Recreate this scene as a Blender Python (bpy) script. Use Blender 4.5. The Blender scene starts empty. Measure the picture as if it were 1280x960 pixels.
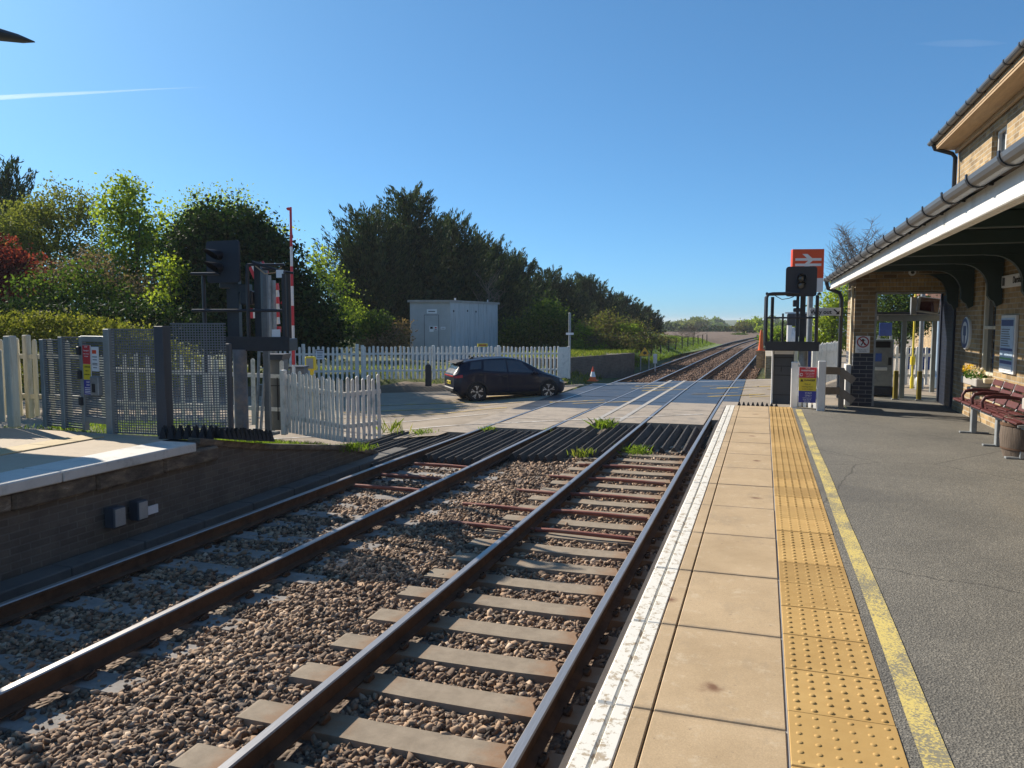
import bpy, math, random
import numpy as np
from mathutils import Vector, Matrix, Quaternion
random.seed(7)
RNG = np.random.default_rng(11)
SC = bpy.context.scene
COL = SC.collection
R = math.radians
PI = math.pi

# ------------------------------------------------------------------ materials
class NT:
    def __init__(s, name):
        s.m = bpy.data.materials.new(name); s.m.use_nodes = True
        s.t = s.m.node_tree; s.n = s.t.nodes; s.l = s.t.links
        s.p = s.n['Principled BSDF']; s.out = s.n['Material Output']
    def add(s, typ, **kw):
        n = s.n.new(typ)
        for k, v in kw.items():
            if k in n.inputs.keys() if isinstance(k, str) else False: n.inputs[k].default_value = v
            else: setattr(n, k, v)
        return n
    def link(s, a, b): s.l.new(a, b)
    def pos(s): return s.add('ShaderNodeNewGeometry').outputs['Position']
    def noise(s, vec, scale, detail=4, rough=.6):
        n = s.n.new('ShaderNodeTexNoise'); n.inputs['Scale'].default_value = scale
        n.inputs['Detail'].default_value = detail; n.inputs['Roughness'].default_value = rough
        if vec is not None: s.link(vec, n.inputs['Vector'])
        return n.outputs['Fac']
    def ramp(s, fac, stops, interp='LINEAR'):
        n = s.n.new('ShaderNodeValToRGB'); n.color_ramp.interpolation = interp
        e = n.color_ramp.elements
        while len(e) < len(stops): e.new(.5)
        for i, (p, c) in enumerate(stops):
            e[i].position = p
            e[i].color = (*c, 1) if len(c) == 3 else c
        s.link(fac, n.inputs['Fac']); return n.outputs['Color']
    def mix(s, fac, a, b, typ='MIX'):
        n = s.n.new('ShaderNodeMixRGB'); n.blend_type = typ
        for v, sock in ((fac, n.inputs['Fac']), (a, n.inputs['Color1']), (b, n.inputs['Color2'])):
            if isinstance(v, (int, float)): sock.default_value = v
            elif isinstance(v, tuple): sock.default_value = (*v, 1) if len(v) == 3 else v
            else: s.link(v, sock)
        return n.outputs['Color']
    def math(s, op, a, b=None, c=None):
        n = s.n.new('ShaderNodeMath'); n.operation = op
        for v, sock in zip((a, b, c), n.inputs):
            if v is None: continue
            if isinstance(v, (int, float)): sock.default_value = v
            else: s.link(v, sock)
        return n.outputs[0]
    def scalevec(s, vec, sc):
        n = s.n.new('ShaderNodeVectorMath'); n.operation = 'MULTIPLY'
        s.link(vec, n.inputs[0]); n.inputs[1].default_value = sc; return n.outputs[0]
    def bump(s, h, strength=.3, dist=.01):
        n = s.n.new('ShaderNodeBump'); n.inputs['Strength'].default_value = strength
        n.inputs['Distance'].default_value = dist
        s.link(h, n.inputs['Height']); s.link(n.outputs['Normal'], s.p.inputs['Normal']); return n

def mul(c, k): return tuple(min(1, max(0, x * k)) for x in c)

def mat(name, col, rough=.6, var=.2, scale=6., bump=0, bscale=80., bdist=.004, metal=0, spec=.5, dirt=None, dirt_amt=.5, stretch=(1, 1, 1), dscale=2.):
    """noise-varied surface; dirt = colour of irregular blotches"""
    t = NT(name)
    v = t.scalevec(t.pos(), stretch)
    f = t.noise(v, scale, 5, .65)
    c = t.ramp(f, [(.25, mul(col, 1 - var)), (.75, mul(col, 1 + var))])
    if dirt is not None:
        d = t.noise(v, dscale, 8, .75)
        k = t.ramp(d, [(.62 - dirt_amt * .3, (0, 0, 0)), (.80 - dirt_amt * .2, (1, 1, 1))])
        c = t.mix(k, c, dirt)
    t.link(c, t.p.inputs['Base Color'])
    t.p.inputs['Roughness'].default_value = rough
    t.p.inputs['Metallic'].default_value = metal
    t.p.inputs['Specular IOR Level'].default_value = spec
    if bump: t.bump(t.noise(v, bscale, 6, .7), bump, bdist)
    return t.m

def brick_mat(name, c1, c2, mortar, w=.225, h=.075, blue_below=None, bump=.5):
    t = NT(name)
    g = t.add('ShaderNodeNewGeometry')
    sp = t.n.new('ShaderNodeSeparateXYZ'); t.link(g.outputs['Position'], sp.inputs[0])
    sn = t.n.new('ShaderNodeSeparateXYZ'); t.link(g.outputs['Normal'], sn.inputs[0])
    ax = t.math('GREATER_THAN', t.math('ABSOLUTE', sn.outputs['X']), .5)
    u = t.math('ADD', t.math('MULTIPLY', sp.outputs['X'], t.math('SUBTRACT', 1, ax)), t.math('MULTIPLY', sp.outputs['Y'], ax))
    cb = t.n.new('ShaderNodeCombineXYZ'); t.link(u, cb.inputs[0]); t.link(sp.outputs['Z'], cb.inputs[1])
    b = t.n.new('ShaderNodeTexBrick'); t.link(cb.outputs[0], b.inputs['Vector'])
    b.inputs['Scale'].default_value = 1; b.inputs['Brick Width'].default_value = w; b.inputs['Row Height'].default_value = h
    b.inputs['Mortar Size'].default_value = .010; b.inputs['Mortar Smooth'].default_value = .3; b.inputs['Bias'].default_value = 0
    b.inputs['Color1'].default_value = (*c1, 1); b.inputs['Color2'].default_value = (*c2, 1); b.inputs['Mortar'].default_value = (*mortar, 1)
    n = t.noise(t.pos(), 3.5, 6, .7)
    col = t.mix(.55, b.outputs['Color'], t.ramp(n, [(.3, (.55, .5, .42)), (.7, (1.25, 1.2, 1.1))]), 'MULTIPLY')
    n2 = t.noise(t.pos(), 1.3, 5, .7)
    col = t.mix(t.ramp(n2, [(.5, (0, 0, 0)), (.75, (.55, .55, .55))]), col, mul(c2, .38))
    if blue_below is not None:
        b2 = t.n.new('ShaderNodeTexBrick'); t.link(cb.outputs[0], b2.inputs['Vector'])
        b2.inputs['Scale'].default_value = 1; b2.inputs['Brick Width'].default_value = w; b2.inputs['Row Height'].default_value = h
        b2.inputs['Mortar Size'].default_value = .006
        b2.inputs['Color1'].default_value = (.030, .036, .055, 1); b2.inputs['Color2'].default_value = (.045, .05, .07, 1); b2.inputs['Mortar'].default_value = (.22, .22, .22, 1)
        col = t.mix(t.math('LESS_THAN', sp.outputs['Z'], blue_below), col, b2.outputs['Color'])
    t.link(col, t.p.inputs['Base Color']); t.p.inputs['Roughness'].default_value = .85
    hgt = t.math('ADD', t.math('MULTIPLY', b.outputs['Fac'], -1.), t.math('MULTIPLY', t.noise(t.pos(), 60, 4), .5))
    t.bump(hgt, bump, .006)
    return t.m

def leaf_mat(name, cols, trans=.35, rough=.7, nscale=.8):
    """leaf colour varies by leaf and by clump; part of the light passes through"""
    t = NT(name)
    g = t.add('ShaderNodeNewGeometry')
    f = t.math('ADD', t.math('MULTIPLY', g.outputs['Random Per Island'], .62), t.math('MULTIPLY', t.noise(g.outputs['Position'], nscale, 3), .42))
    k = len(cols)
    c = t.ramp(f, [(.12 + .78 * i / max(1, k - 1), cc) for i, cc in enumerate(cols)])
    t.link(c, t.p.inputs['Base Color']); t.p.inputs['Roughness'].default_value = rough
    t.p.inputs['Specular IOR Level'].default_value = .08
    tr = t.n.new('ShaderNodeBsdfTranslucent')
    t.link(t.mix(1., c, (1.5, 1.5, .7), 'MULTIPLY'), tr.inputs['Color'])
    ms = t.n.new('ShaderNodeMixShader'); ms.inputs[0].default_value = min(.6, trans * 1.2)
    t.link(t.p.outputs[0], ms.inputs[1]); t.link(tr.outputs[0], ms.inputs[2]); t.link(ms.outputs[0], t.out.inputs['Surface'])
    return t.m

def glass_mat(name, tint=(.02, .03, .04), rough=.03):
    t = NT(name); t.p.inputs['Base Color'].default_value = (*tint, 1); t.p.inputs['Roughness'].default_value = rough
    t.p.inputs['Specular IOR Level'].default_value = .9
    return t.m

def clear_glass(name):
    t = NT(name)
    tr = t.n.new('ShaderNodeBsdfTransparent'); tr.inputs[0].default_value = (.86, .92, .93, 1)
    gl = t.n.new('ShaderNodeBsdfGlossy'); gl.inputs['Roughness'].default_value = .03
    fr = t.n.new('ShaderNodeFresnel'); fr.inputs[0].default_value = 1.45
    ms = t.n.new('ShaderNodeMixShader'); t.link(fr.outputs[0], ms.inputs[0]); t.link(tr.outputs[0], ms.inputs[1]); t.link(gl.outputs[0], ms.inputs[2])
    t.link(ms.outputs[0], t.out.inputs['Surface']); return t.m

# ------------------------------------------------------------------ mesh building
def frame_z(d, up=(0, 0, 1)):
    d = Vector(d).normalized(); up = Vector(up)
    if abs(d.dot(up)) > .98: up = Vector((1, 0, 0))
    x = up.cross(d).normalized(); y = d.cross(x)
    return x, y, d

class MB:
    def __init__(s): s.v = []; s.f = []; s.mi = []; s.cur = 0
    def face(s, idx): s.f.append(tuple(idx)); s.mi.append(s.cur)
    def quad(s, a, b, c, d):
        n = len(s.v); s.v += [tuple(a), tuple(b), tuple(c), tuple(d)]; s.face((n, n + 1, n + 2, n + 3))
    def poly(s, pts):
        n = len(s.v); s.v += [tuple(p) for p in pts]; s.face(range(n, n + len(pts)))
    def box(s, c, size, rot=None, bev=0):
        """axis box of full size about centre c, optional Matrix rot, chamfered edges when bev"""
        hx, hy, hz = (x / 2 for x in size); n = len(s.v)
        c = Vector(c)
        if bev <= 0:
            for sx, sy, sz in ((-1, -1, -1), (1, -1, -1), (1, 1, -1), (-1, 1, -1), (-1, -1, 1), (1, -1, 1), (1, 1, 1), (-1, 1, 1)):
                p = Vector((sx * hx, sy * hy, sz * hz)); s.v.append(tuple(c + (rot @ p if rot else p)))
            for q in ((0, 3, 2, 1), (4, 5, 6, 7), (0, 1, 5, 4), (1, 2, 6, 5), (2, 3, 7, 6), (3, 0, 4, 7)): s.face([n + i for i in q])
        else:
            b = min(bev, hx * .9, hy * .9, hz * .9); ids = {}
            for sx in (-1, 1):
                for sy in (-1, 1):
                    for sz in (-1, 1):
                        for ax in range(3):
                            p = [sx * hx, sy * hy, sz * hz]
                            for k in range(3):
                                if k != ax: p[k] -= (sx, sy, sz)[k] * b
                            ids[(sx, sy, sz, ax)] = len(s.v); P = Vector(p); s.v.append(tuple(c + (rot @ P if rot else P)))
            for ax in range(3):
                o = [k for k in range(3) if k != ax]
                for sg in (-1, 1):
                    loop = []
                    for a, bb in ((-1, -1), (1, -1), (1, 1), (-1, 1)):
                        k = [0, 0, 0]; k[ax] = sg; k[o[0]] = a; k[o[1]] = bb; loop.append(ids[(*k, ax)])
                    if (sg > 0) == (ax == 1): loop.reverse()
                    s.face(loop)
            for ax in range(3):
                o = [k for k in range(3) if k != ax]
                for a in (-1, 1):
                    for bb in (-1, 1):
                        k0 = [0, 0, 0]; k1 = [0, 0, 0]; k0[ax] = -1; k1[ax] = 1
                        for k in (k0, k1): k[o[0]] = a; k[o[1]] = bb
                        lp = [ids[(*k0, o[0])], ids[(*k1, o[0])], ids[(*k1, o[1])], ids[(*k0, o[1])]]
                        s.face(lp)
            for sx in (-1, 1):
                for sy in (-1, 1):
                    for sz in (-1, 1): s.face([ids[(sx, sy, sz, k)] for k in range(3)])
        return s
    def beam(s, p, q, w, h, up=(0, 0, 1), bev=0):
        p, q = Vector(p), Vector(q); x, y, d = frame_z(q - p, up)
        return s.box((p + q) / 2, (w, h, (q - p).length), Matrix((x, y, d)).transposed(), bev)
    def tube(s, pts, r, seg=10, cap=True):
        pts = [Vector(p) for p in pts]; rs = r if isinstance(r, (list, tuple)) else [r] * len(pts)
        n0 = len(s.v); px = None
        for i, p in enumerate(pts):
            d = (pts[min(i + 1, len(pts) - 1)] - pts[max(i - 1, 0)]).normalized()
            if px is None: x, y, _ = frame_z(d)
            else:
                x = (px - d * px.dot(d)).normalized(); y = d.cross(x)
            px = x
            for k in range(seg):
                a = 2 * PI * k / seg; s.v.append(tuple(p + (x * math.cos(a) + y * math.sin(a)) * rs[i]))
        for i in range(len(pts) - 1):
            for k in range(seg):
                a = n0 + i * seg + k; b = n0 + i * seg + (k + 1) % seg
                s.face((a, b, b + seg, a + seg))
        if cap:
            s.face([n0 + k for k in reversed(range(seg))]); s.face([n0 + (len(pts) - 1) * seg + k for k in range(seg)])
        return s
    def lathe(s, prof, c=(0, 0, 0), axis=(0, 0, 1), seg=24, close=True):
        """prof: (radius, height) pairs along axis"""
        x, y, d = frame_z(axis); c = Vector(c); n0 = len(s.v)
        for r, h in prof:
            for k in range(seg):
                a = 2 * PI * k / seg; s.v.append(tuple(c + d * h + (x * math.cos(a) + y * math.sin(a)) * r))
        for i in range(len(prof) - 1):
            for k in range(seg):
                a = n0 + i * seg + k; b = n0 + i * seg + (k + 1) % seg; s.face((a, b, b + seg, a + seg))
        if close:
            s.face([n0 + k for k in reversed(range(seg))]); s.face([n0 + (len(prof) - 1) * seg + k for k in range(seg)])
        return s
    def prism(s, pts2, o, ax, ay, depth):
        """outline pts2 in plane (o; ax, ay), extruded by vector depth"""
        o, ax, ay, dp = Vector(o), Vector(ax), Vector(ay), Vector(depth); n = len(pts2); n0 = len(s.v)
        for k in (0, 1):
            for a, b in pts2: s.v.append(tuple(o + ax * a + ay * b + dp * k))
        s.face([n0 + i for i in reversed(range(n))]); s.face([n0 + n + i for i in range(n)])
        for i in range(n):
            j = (i + 1) % n; s.face((n0 + i, n0 + j, n0 + n + j, n0 + n + i))
        return s
    def split(s, name, m, parent=None, **k):
        """every separate piece becomes an object of its own"""
        par = list(range(len(s.v)))
        def find(a):
            while par[a] != a: par[a] = par[par[a]]; a = par[a]
            return a
        for f in s.f:
            r = find(f[0])
            for i in f[1:]: par[find(i)] = r
        grp = {}
        for f in s.f: grp.setdefault(find(f[0]), []).append(f)
        out = []
        for fs in grp.values():
            b = MB(); mp = {}
            for f in fs:
                for i in f:
                    if i not in mp: mp[i] = len(b.v); b.v.append(s.v[i])
                b.face([mp[i] for i in f])
            out.append(b.build(name, m, parent, **k))
        return out
    def build(s, name, m, parent=None, smooth=False, world=True, flipfix=True):
        me = bpy.data.meshes.new(name)
        vs = s.v
        o = bpy.data.objects.new(name, me)
        if parent is not None:
            o.parent = parent
            if world:
                M = WM(parent).inverted(); vs = [tuple(M @ Vector(p)) for p in vs]
        me.from_pydata(vs, [], s.f)
        for mm in (m if isinstance(m, (list, tuple)) else [m]): me.materials.append(mm)
        if isinstance(m, (list, tuple)): me.polygons.foreach_set('material_index', s.mi)
        if flipfix:
            import bmesh
            bm = bmesh.new(); bm.from_mesh(me); bmesh.ops.recalc_face_normals(bm, faces=bm.faces); bm.to_mesh(me); bm.free()
        if smooth: 
            me.polygons.foreach_set('use_smooth', [True] * len(me.polygons))
            if smooth == 'auto': me.set_sharp_from_angle(angle=R(38))
        me.update(); COL.objects.link(o); return o

def WM(o):
    M = Matrix.Translation(o.location) @ o.rotation_euler.to_matrix().to_4x4()
    return WM(o.parent) @ M if o.parent else M

def tag(o, label=None, cat=None, group=None, kind=None):
    if label: o['label'] = label
    if cat: o['category'] = cat
    if group: o['group'] = group
    if kind: o['kind'] = kind
    return o
def thing(name, label, cat, loc=(0, 0, 0), rz=0, group=None):
    o = bpy.data.objects.new(name, None); COL.objects.link(o); o.empty_display_size = .2
    o.location = loc; o.rotation_euler = (0, 0, rz)
    return tag(o, label, cat, group)
def npmesh(name, verts, faces, m, parent=None, smooth=False, world=True):
    """verts (N,3), faces (M,k) arrays"""
    me = bpy.data.meshes.new(name)
    verts = np.asarray(verts, dtype=np.float32); faces = np.asarray(faces, dtype=np.int32)
    if parent is not None and world:
        M = np.array(WM(parent).inverted()); verts = (verts @ M[:3, :3].T + M[:3, 3]).astype(np.float32)
    n, k = faces.shape
    me.vertices.add(len(verts)); me.vertices.foreach_set('co', verts.ravel())
    me.loops.add(n * k); me.loops.foreach_set('vertex_index', faces.ravel())
    me.polygons.add(n); me.polygons.foreach_set('loop_start', np.arange(0, n * k, k, dtype=np.int32))
    me.update(calc_edges=True)
    if smooth: me.polygons.foreach_set('use_smooth', np.ones(n, dtype=bool))
    me.materials.append(m)
    o = bpy.data.objects.new(name, me); COL.objects.link(o)
    if parent is not None: o.parent = parent
    return o
def copy_tree(o, parent=None):
    c = o.copy(); COL.objects.link(c); c.parent = parent
    for ch in list(o.children): copy_tree(ch, c)
    return c
def text(s, size, o, right, up, m, parent, name='lettering', align='CENTER', ext=.0008, bold=False, sx=1.):
    cu = bpy.data.curves.new(name, 'FONT'); cu.body = s; cu.size = size; cu.align_x = align; cu.align_y = 'CENTER'; cu.extrude = ext
    if bold: cu.offset = size * .022
    cu.materials.append(m); ob = bpy.data.objects.new(name, cu); COL.objects.link(ob)
    r, u = Vector(right).normalized(), Vector(up).normalized(); n = r.cross(u)
    Mx = Matrix((r * sx, u, n)).transposed().to_4x4(); Mx.translation = Vector(o)
    dg = bpy.context.evaluated_depsgraph_get(); me = bpy.data.meshes.new_from_object(ob.evaluated_get(dg)); bpy.data.objects.remove(ob)
    me.transform(WM(parent).inverted() @ Mx); ob = bpy.data.objects.new(name, me); COL.objects.link(ob); ob.parent = parent
    return ob
ORD = ['first', 'second', 'third', 'fourth', 'fifth', 'sixth', 'seventh', 'eighth', 'ninth', 'tenth', 'eleventh', 'twelfth', 'thirteenth',
       'fourteenth', 'fifteenth', 'sixteenth', 'seventeenth', 'eighteenth', 'nineteenth', 'twentieth'] + ['twenty-' + x for x in
       ('first', 'second', 'third', 'fourth', 'fifth', 'sixth', 'seventh', 'eighth', 'ninth')] + ['thirtieth'] + ['thirty-' + x for x in ('first', 'second', 'third', 'fourth', 'fifth', 'sixth', 'seventh', 'eighth', 'ninth')] + ['fortieth']

# ------------------------------------------------------------------ shared materials
M = {}
M['steel_top'] = mat('rail_head', (.42, .40, .385), .42, .15, 14, metal=.75, stretch=(8, .4, 1))
M['rust'] = mat('rusty_steel', (.095, .056, .036), .85, .35, 9, .3, 60, spec=.2, dirt=(.17, .088, .046), dirt_amt=.45)
M['sleeper'] = mat('sleeper_concrete', (.275, .235, .185), .9, .22, 7, .5, 90, .003, dirt=(.27, .165, .085), dirt_amt=.45, dscale=4)
t = NT('stained_sleeper'); P = t.pos(); tcn = t.n.new('ShaderNodeTexCoord'); sx = t.n.new('ShaderNodeSeparateXYZ'); t.link(tcn.outputs['Object'], sx.inputs[0])
c = t.ramp(t.noise(P, 7, 6, .7), [(.25, (.195, .155, .11)), (.75, (.325, .265, .195))])
d = t.math('ABSOLUTE', t.math('SUBTRACT', t.math('ABSOLUTE', sx.outputs['X']), .7525))
k = t.math('MULTIPLY', t.ramp(t.math('ADD', d, t.math('MULTIPLY', t.math('SUBTRACT', t.noise(P, 9, 6, .7), .5), .45)), [(.12, (1, 1, 1)), (.36, (0, 0, 0))]), .8)
c = t.mix(k, c, (.24, .125, .058)); c = t.mix(t.ramp(t.noise(P, 3.1, 7, .75), [(.56, (0, 0, 0)), (.72, (.6, .6, .6))]), c, (.12, .10, .08))
t.link(c, t.p.inputs['Base Color']); t.p.inputs['Roughness'].default_value = .92; t.bump(t.noise(P, 90, 5, .7), .5, .004); M['sleeper'] = t.m
M['dark_sleeper'] = mat('old_sleeper', (.25, .23, .21), .9, .3, 6, .5, 60, .004, dirt=(.16, .12, .09), dirt_amt=.5)
M['concrete'] = mat('concrete', (.36, .34, .31), .88, .2, 3, .3, 90)
M['white_paint'] = mat('white_paint', (.72, .71, .68), .55, .08, 5, .15, 40, .002, dirt=(.42, .40, .36), dirt_amt=.25)
M['picket'] = mat('picket_paint', (.76, .73, .65), .6, .1, 8, .2, 60, .002, dirt=(.36, .36, .30), dirt_amt=.3, dscale=5)
M['cream_board'] = mat('weathered_board', (.62, .58, .47), .7, .15, 6, .3, 60, .003, dirt=(.33, .27, .17), dirt_amt=.45, stretch=(3, 3, .4))
M['grey_board'] = mat('unpainted_board', (.27, .24, .21), .8, .2, 10, .4, 60, .003)
M['black'] = mat('black_paint', (.020, .023, .030), .45, .2, 5)
M['black_matt'] = mat('black_matt', (.012, .013, .017), .8, .2, 5)
M['slate'] = mat('slate_paint', (.055, .062, .075), .5, .12, 4)
M['mesh_grey'] = mat('grey_mesh_paint', (.125, .14, .155), .45, .12, 4)
M['mesh_pale'] = mat('galvanised_frame', (.27, .30, .30), .45, .15, 6, metal=.3)
M['galv'] = mat('galvanised_steel', (.30, .32, .33), .5, .22, 9, metal=.4, dirt=(.16, .16, .16), dirt_amt=.3)
M['red'] = mat('red_paint', (.55, .03, .04), .45, .08, 5)
M['yellow'] = mat('yellow_paint', (.72, .56, .03), .45, .08, 5)
M['blue'] = mat('blue_paint', (.03, .04, .30), .45, .08, 5)
M['white_sign'] = mat('white_sign', (.78, .79, .80), .4, .04, 5)
M['ink'] = mat('black_ink', (.012, .012, .015), .6, .05)
M['orange'] = mat('orange_plastic', (.75, .13, .02), .5, .1, 4)
M['rail_red'] = mat('orange_red_sign', (.74, .075, .02), .4, .05, 4)
M['duct'] = mat('red_brown_duct', (.27, .085, .055), .65, .2, 8, dirt=(.2, .13, .09), dirt_amt=.4)
M['timber_black'] = mat('tarred_timber', (.030, .026, .023), .75, .35, 8, .5, 60, .004, dirt=(.11, .085, .06), dirt_amt=.42, stretch=(4, .5, 4))
M['rubber'] = mat('rubber_spikes', (.010, .010, .012), .7, .2, 6)
M['green_dark'] = mat('dark_green_paint', (.022, .045, .045), .5, .15, 4)
M['navy'] = mat('navy_paint', (.018, .026, .05), .45, .12, 4)
M['gutter'] = mat('black_gutter', (.10, .105, .115), .32, .12, 5)
M['tan_wood'] = mat('soffit_wood', (.42, .29, .16), .6, .2, 6, .2, 50, stretch=(4, .5, 4))
M['glass'] = glass_mat('dark_glass')
M['clear'] = clear_glass('clear_pane')
M['bark'] = mat('bark', (.075, .058, .042), .9, .3, 8, .6, 30, .01)
M['twig'] = mat('pale_twig', (.17, .13, .10), .9, .25, 6)
# ------------------------------------------------------------------ camera, sun, sky
cam = bpy.data.cameras.new('camera'); cam.sensor_width = 36; cam.lens = 27.03; cam.clip_start = .05; cam.clip_end = 20000
co = bpy.data.objects.new('camera', cam); COL.objects.link(co)
co.location = (0, 0, 1.55); co.rotation_euler = (R(90 - 4.64), 0, R(18.09)); SC.camera = co
EL, AZ = R(31.6), R(-66)            # sun: height and bearing clockwise from +Y (along the platform)
sd = Vector((math.sin(AZ) * math.cos(EL), math.cos(AZ) * math.cos(EL), math.sin(EL)))
sl = bpy.data.lights.new('sun', 'SUN'); sl.energy = 5.; sl.angle = R(.53); sl.color = (1, .90, .76)
so = bpy.data.objects.new('sun', sl); COL.objects.link(so); so.rotation_euler = (-sd).to_track_quat('-Z', 'Y').to_euler(); so.location = (-20, 10, 30)
W = bpy.data.worlds.new('World'); SC.world = W; W.use_nodes = True
sk = W.node_tree.nodes.new('ShaderNodeTexSky'); sk.sky_type = 'NISHITA'; sk.sun_disc = False
sk.sun_elevation = EL; sk.sun_rotation = AZ; sk.air_density = .6; sk.dust_density = .5; sk.ozone_density = 4.; sk.altitude = 0
bgn = W.node_tree.nodes['Background']; bgn.inputs[1].default_value = .132
gm = W.node_tree.nodes.new('ShaderNodeGamma'); gm.inputs[1].default_value = .7
tn = W.node_tree.nodes.new('ShaderNodeMixRGB'); tn.blend_type = 'MULTIPLY'; tn.inputs[0].default_value = 1; tn.inputs[2].default_value = (.52, .95, 1.22, 1)
W.node_tree.links.new(sk.outputs[0], gm.inputs[0]); W.node_tree.links.new(gm.outputs[0], tn.inputs[1]); W.node_tree.links.new(tn.outputs[0], bgn.inputs[0])
SC.view_settings.view_transform = 'Standard'; SC.view_settings.look = 'None'; SC.view_settings.exposure = .66; SC.view_settings.gamma = 1
SC.cycles.max_bounces = 6; SC.cycles.diffuse_bounces = 3; SC.cycles.transparent_max_bounces = 12; SC.cycles.volume_bounces = 1
SC.cycles.use_denoising = True

# ------------------------------------------------------------------ track alignment
RT = -.92                                            # rail top height (platform surface is 0)
CY_ = np.array([-6, 0, 20, 28, 38, 50, 75, 95, 120, 160, 220, 300.])
CR = np.array([-2.05, -2.05, -2.01, -1.95, -1.75, -1.46, -.85, -.1, 1.6, 6, 15, 30.])
CL = np.array([-5.6, -5.6, -5.42, -5.1, -4.85, -4.6, -3.9, -3.1, -1.4, 2.9, 11.8, 26.5])
YY = np.arange(-6, 300, .5)
def smooth1(a, k=21):
    p = np.pad(a, k, mode='edge'); p = np.concatenate([2 * a[0] - a[k:0:-1], a, 2 * a[-1] - a[-2:-k - 2:-1]]); w = np.hanning(2 * k + 1); w /= w.sum()
    return np.convolve(p, w, mode='valid')
XR = smooth1(np.interp(YY, CY_, CR)); XL = smooth1(np.interp(YY, CY_, CL))
def xr(y): return np.interp(y, YY, XR)
def xl(y): return np.interp(y, YY, XL)
def rail_pts(f, off):
    ys = np.concatenate([np.arange(.3, 40, 1.), np.arange(40, 300, 4.)])
    xs = f(ys); dx = np.gradient(xs, ys); L = np.sqrt(1 + dx * dx)
    return [(x + off / l, y - off * d / l) for x, y, d, l in zip(xs, ys, dx, L)]
def make_rail(f, off, label):
    pts = rail_pts(f, off); b = MB()
    prof = [(-.036, -.010), (-.028, 0), (.028, 0), (.036, -.010), (.034, -.040), (.010, -.052), (.009, -.130), (.070, -.148), (.070, -.159), (-.070, -.159), (-.070, -.148), (-.009, -.130), (-.010, -.052), (-.034, -.040)]
    k = len(prof)
    for x, y in pts:
        for a, z in prof: b.v.append((x + a, y, RT + z))
    for i in range(len(pts) - 1):
        for j in range(k):
            b.cur = 1 if j in (0, 1, 2) else 0
            a = i * k + j; c = i * k + (j + 1) % k
            b.face((a, c, c + k, a + k))
    return tag(b.build('rail', [M['rust'], M['steel_top']]), label, 'rail', 'running rails of the two tracks')
make_rail(xr, .7525, 'rusty steel rail nearest the white-edged platform')
make_rail(xr, -.7525, 'rusty steel rail with sunlit sleeper ends beside the stone-filled middle strip')
make_rail(xl, .7525, 'rusty steel rail where the shadow of the far platform ends')
make_rail(xl, -.7525, 'rusty steel rail nearest the dark wall of the far platform')

# ------------------------------------------------------------------ sleepers
M['rust_stone'] = mat('rusty_stone', (.17, .105, .07), .9, .45, 9, .4, 40, .01)
def sleeper_mesh(name, m):
    b = MB(); L = 1.26
    prof = [(-.145, -.12), (-.128, 0), (.128, 0), (.145, -.12)]
    # slightly waisted concrete beam: full height below the rails, lower in the middle
    xs = [(-L, 0), (-L + .02, .004), (-.55, .004), (-.30, -.002), (.30, -.002), (.55, .004), (L - .02, .004), (L, 0)]
    for x, dz in xs:
        for y, z in prof: b.v.append((x, y, z + (dz if z == 0 else 0)))
    for i in range(len(xs) - 1):
        for j in range(4):
            a = i * 4 + j; c = i * 4 + (j + 1) % 4; b.face((a, c, c + 4, a + 4))
    b.face((0, 1, 2, 3)); b.face([len(xs) * 4 - 4 + j for j in range(4)])
    return b.build(name, m)
def clip_part(parent, x):
    for s in (-1, 1):
        b = MB()
        b.box((x + s * .10, 0, .018), (.05, .09, .03), bev=.006)
        pts = [(x + s * .105, -.055, .02), (x + s * .13, -.03, .05), (x + s * .12, .02, .055), (x + s * .085, .04, .045), (x + s * .075, 0, .035)]
        b.tube(pts, .009, 6)
        b.build('rail_clip', M['rust'], parent, world=False)
SLZ = RT - .168
proto_r = sleeper_mesh('sleeper', M['sleeper']); clip_part(proto_r, -.7525); clip_part(proto_r, .7525)
proto_l = sleeper_mesh('sleeper', M['dark_sleeper']); clip_part(proto_l, -.7525); clip_part(proto_l, .7525)
yr_list = [2.44 + .605 * k for k in range(24)]
SLEEP = []
def ordn(i): return ORD[i]
first = True
near = yr_list                                                    # front track up to the guard
for i, y in enumerate(near):
    o = proto_r if i == 0 else copy_tree(proto_r)
    o.location = (float(xr(y)) + random.uniform(-.015, .015), y, SLZ + random.uniform(-.006, .006)); o.rotation_euler = (0, 0, random.uniform(-.008, .008))
    n = len(near) - 1 - i
    tag(o, f'pale sleeper of the sunlit near track, {ordn(n)} back from its timber guard', 'sleeper', 'sleepers of the sunlit near track')
    SLEEP.append((float(xr(y)), y, 1))
nl = [3.1 + .605 * k for k in range(17)]
for i, y in enumerate(nl):
    o = proto_l if i == 0 else copy_tree(proto_l)
    o.location = (float(xl(y)) + random.uniform(-.02, .02), y, SLZ - .024 + random.uniform(-.012, .006)); o.rotation_euler = (0, 0, random.uniform(-.012, .012))
    n = len(nl) - 1 - i
    tag(o, f'half-buried grey sleeper of the far shaded track, {ordn(n)} back from its timber guard', 'sleeper', 'sleepers of the far shaded track')
    SLEEP.append((float(xl(y)), y, .3))
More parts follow.
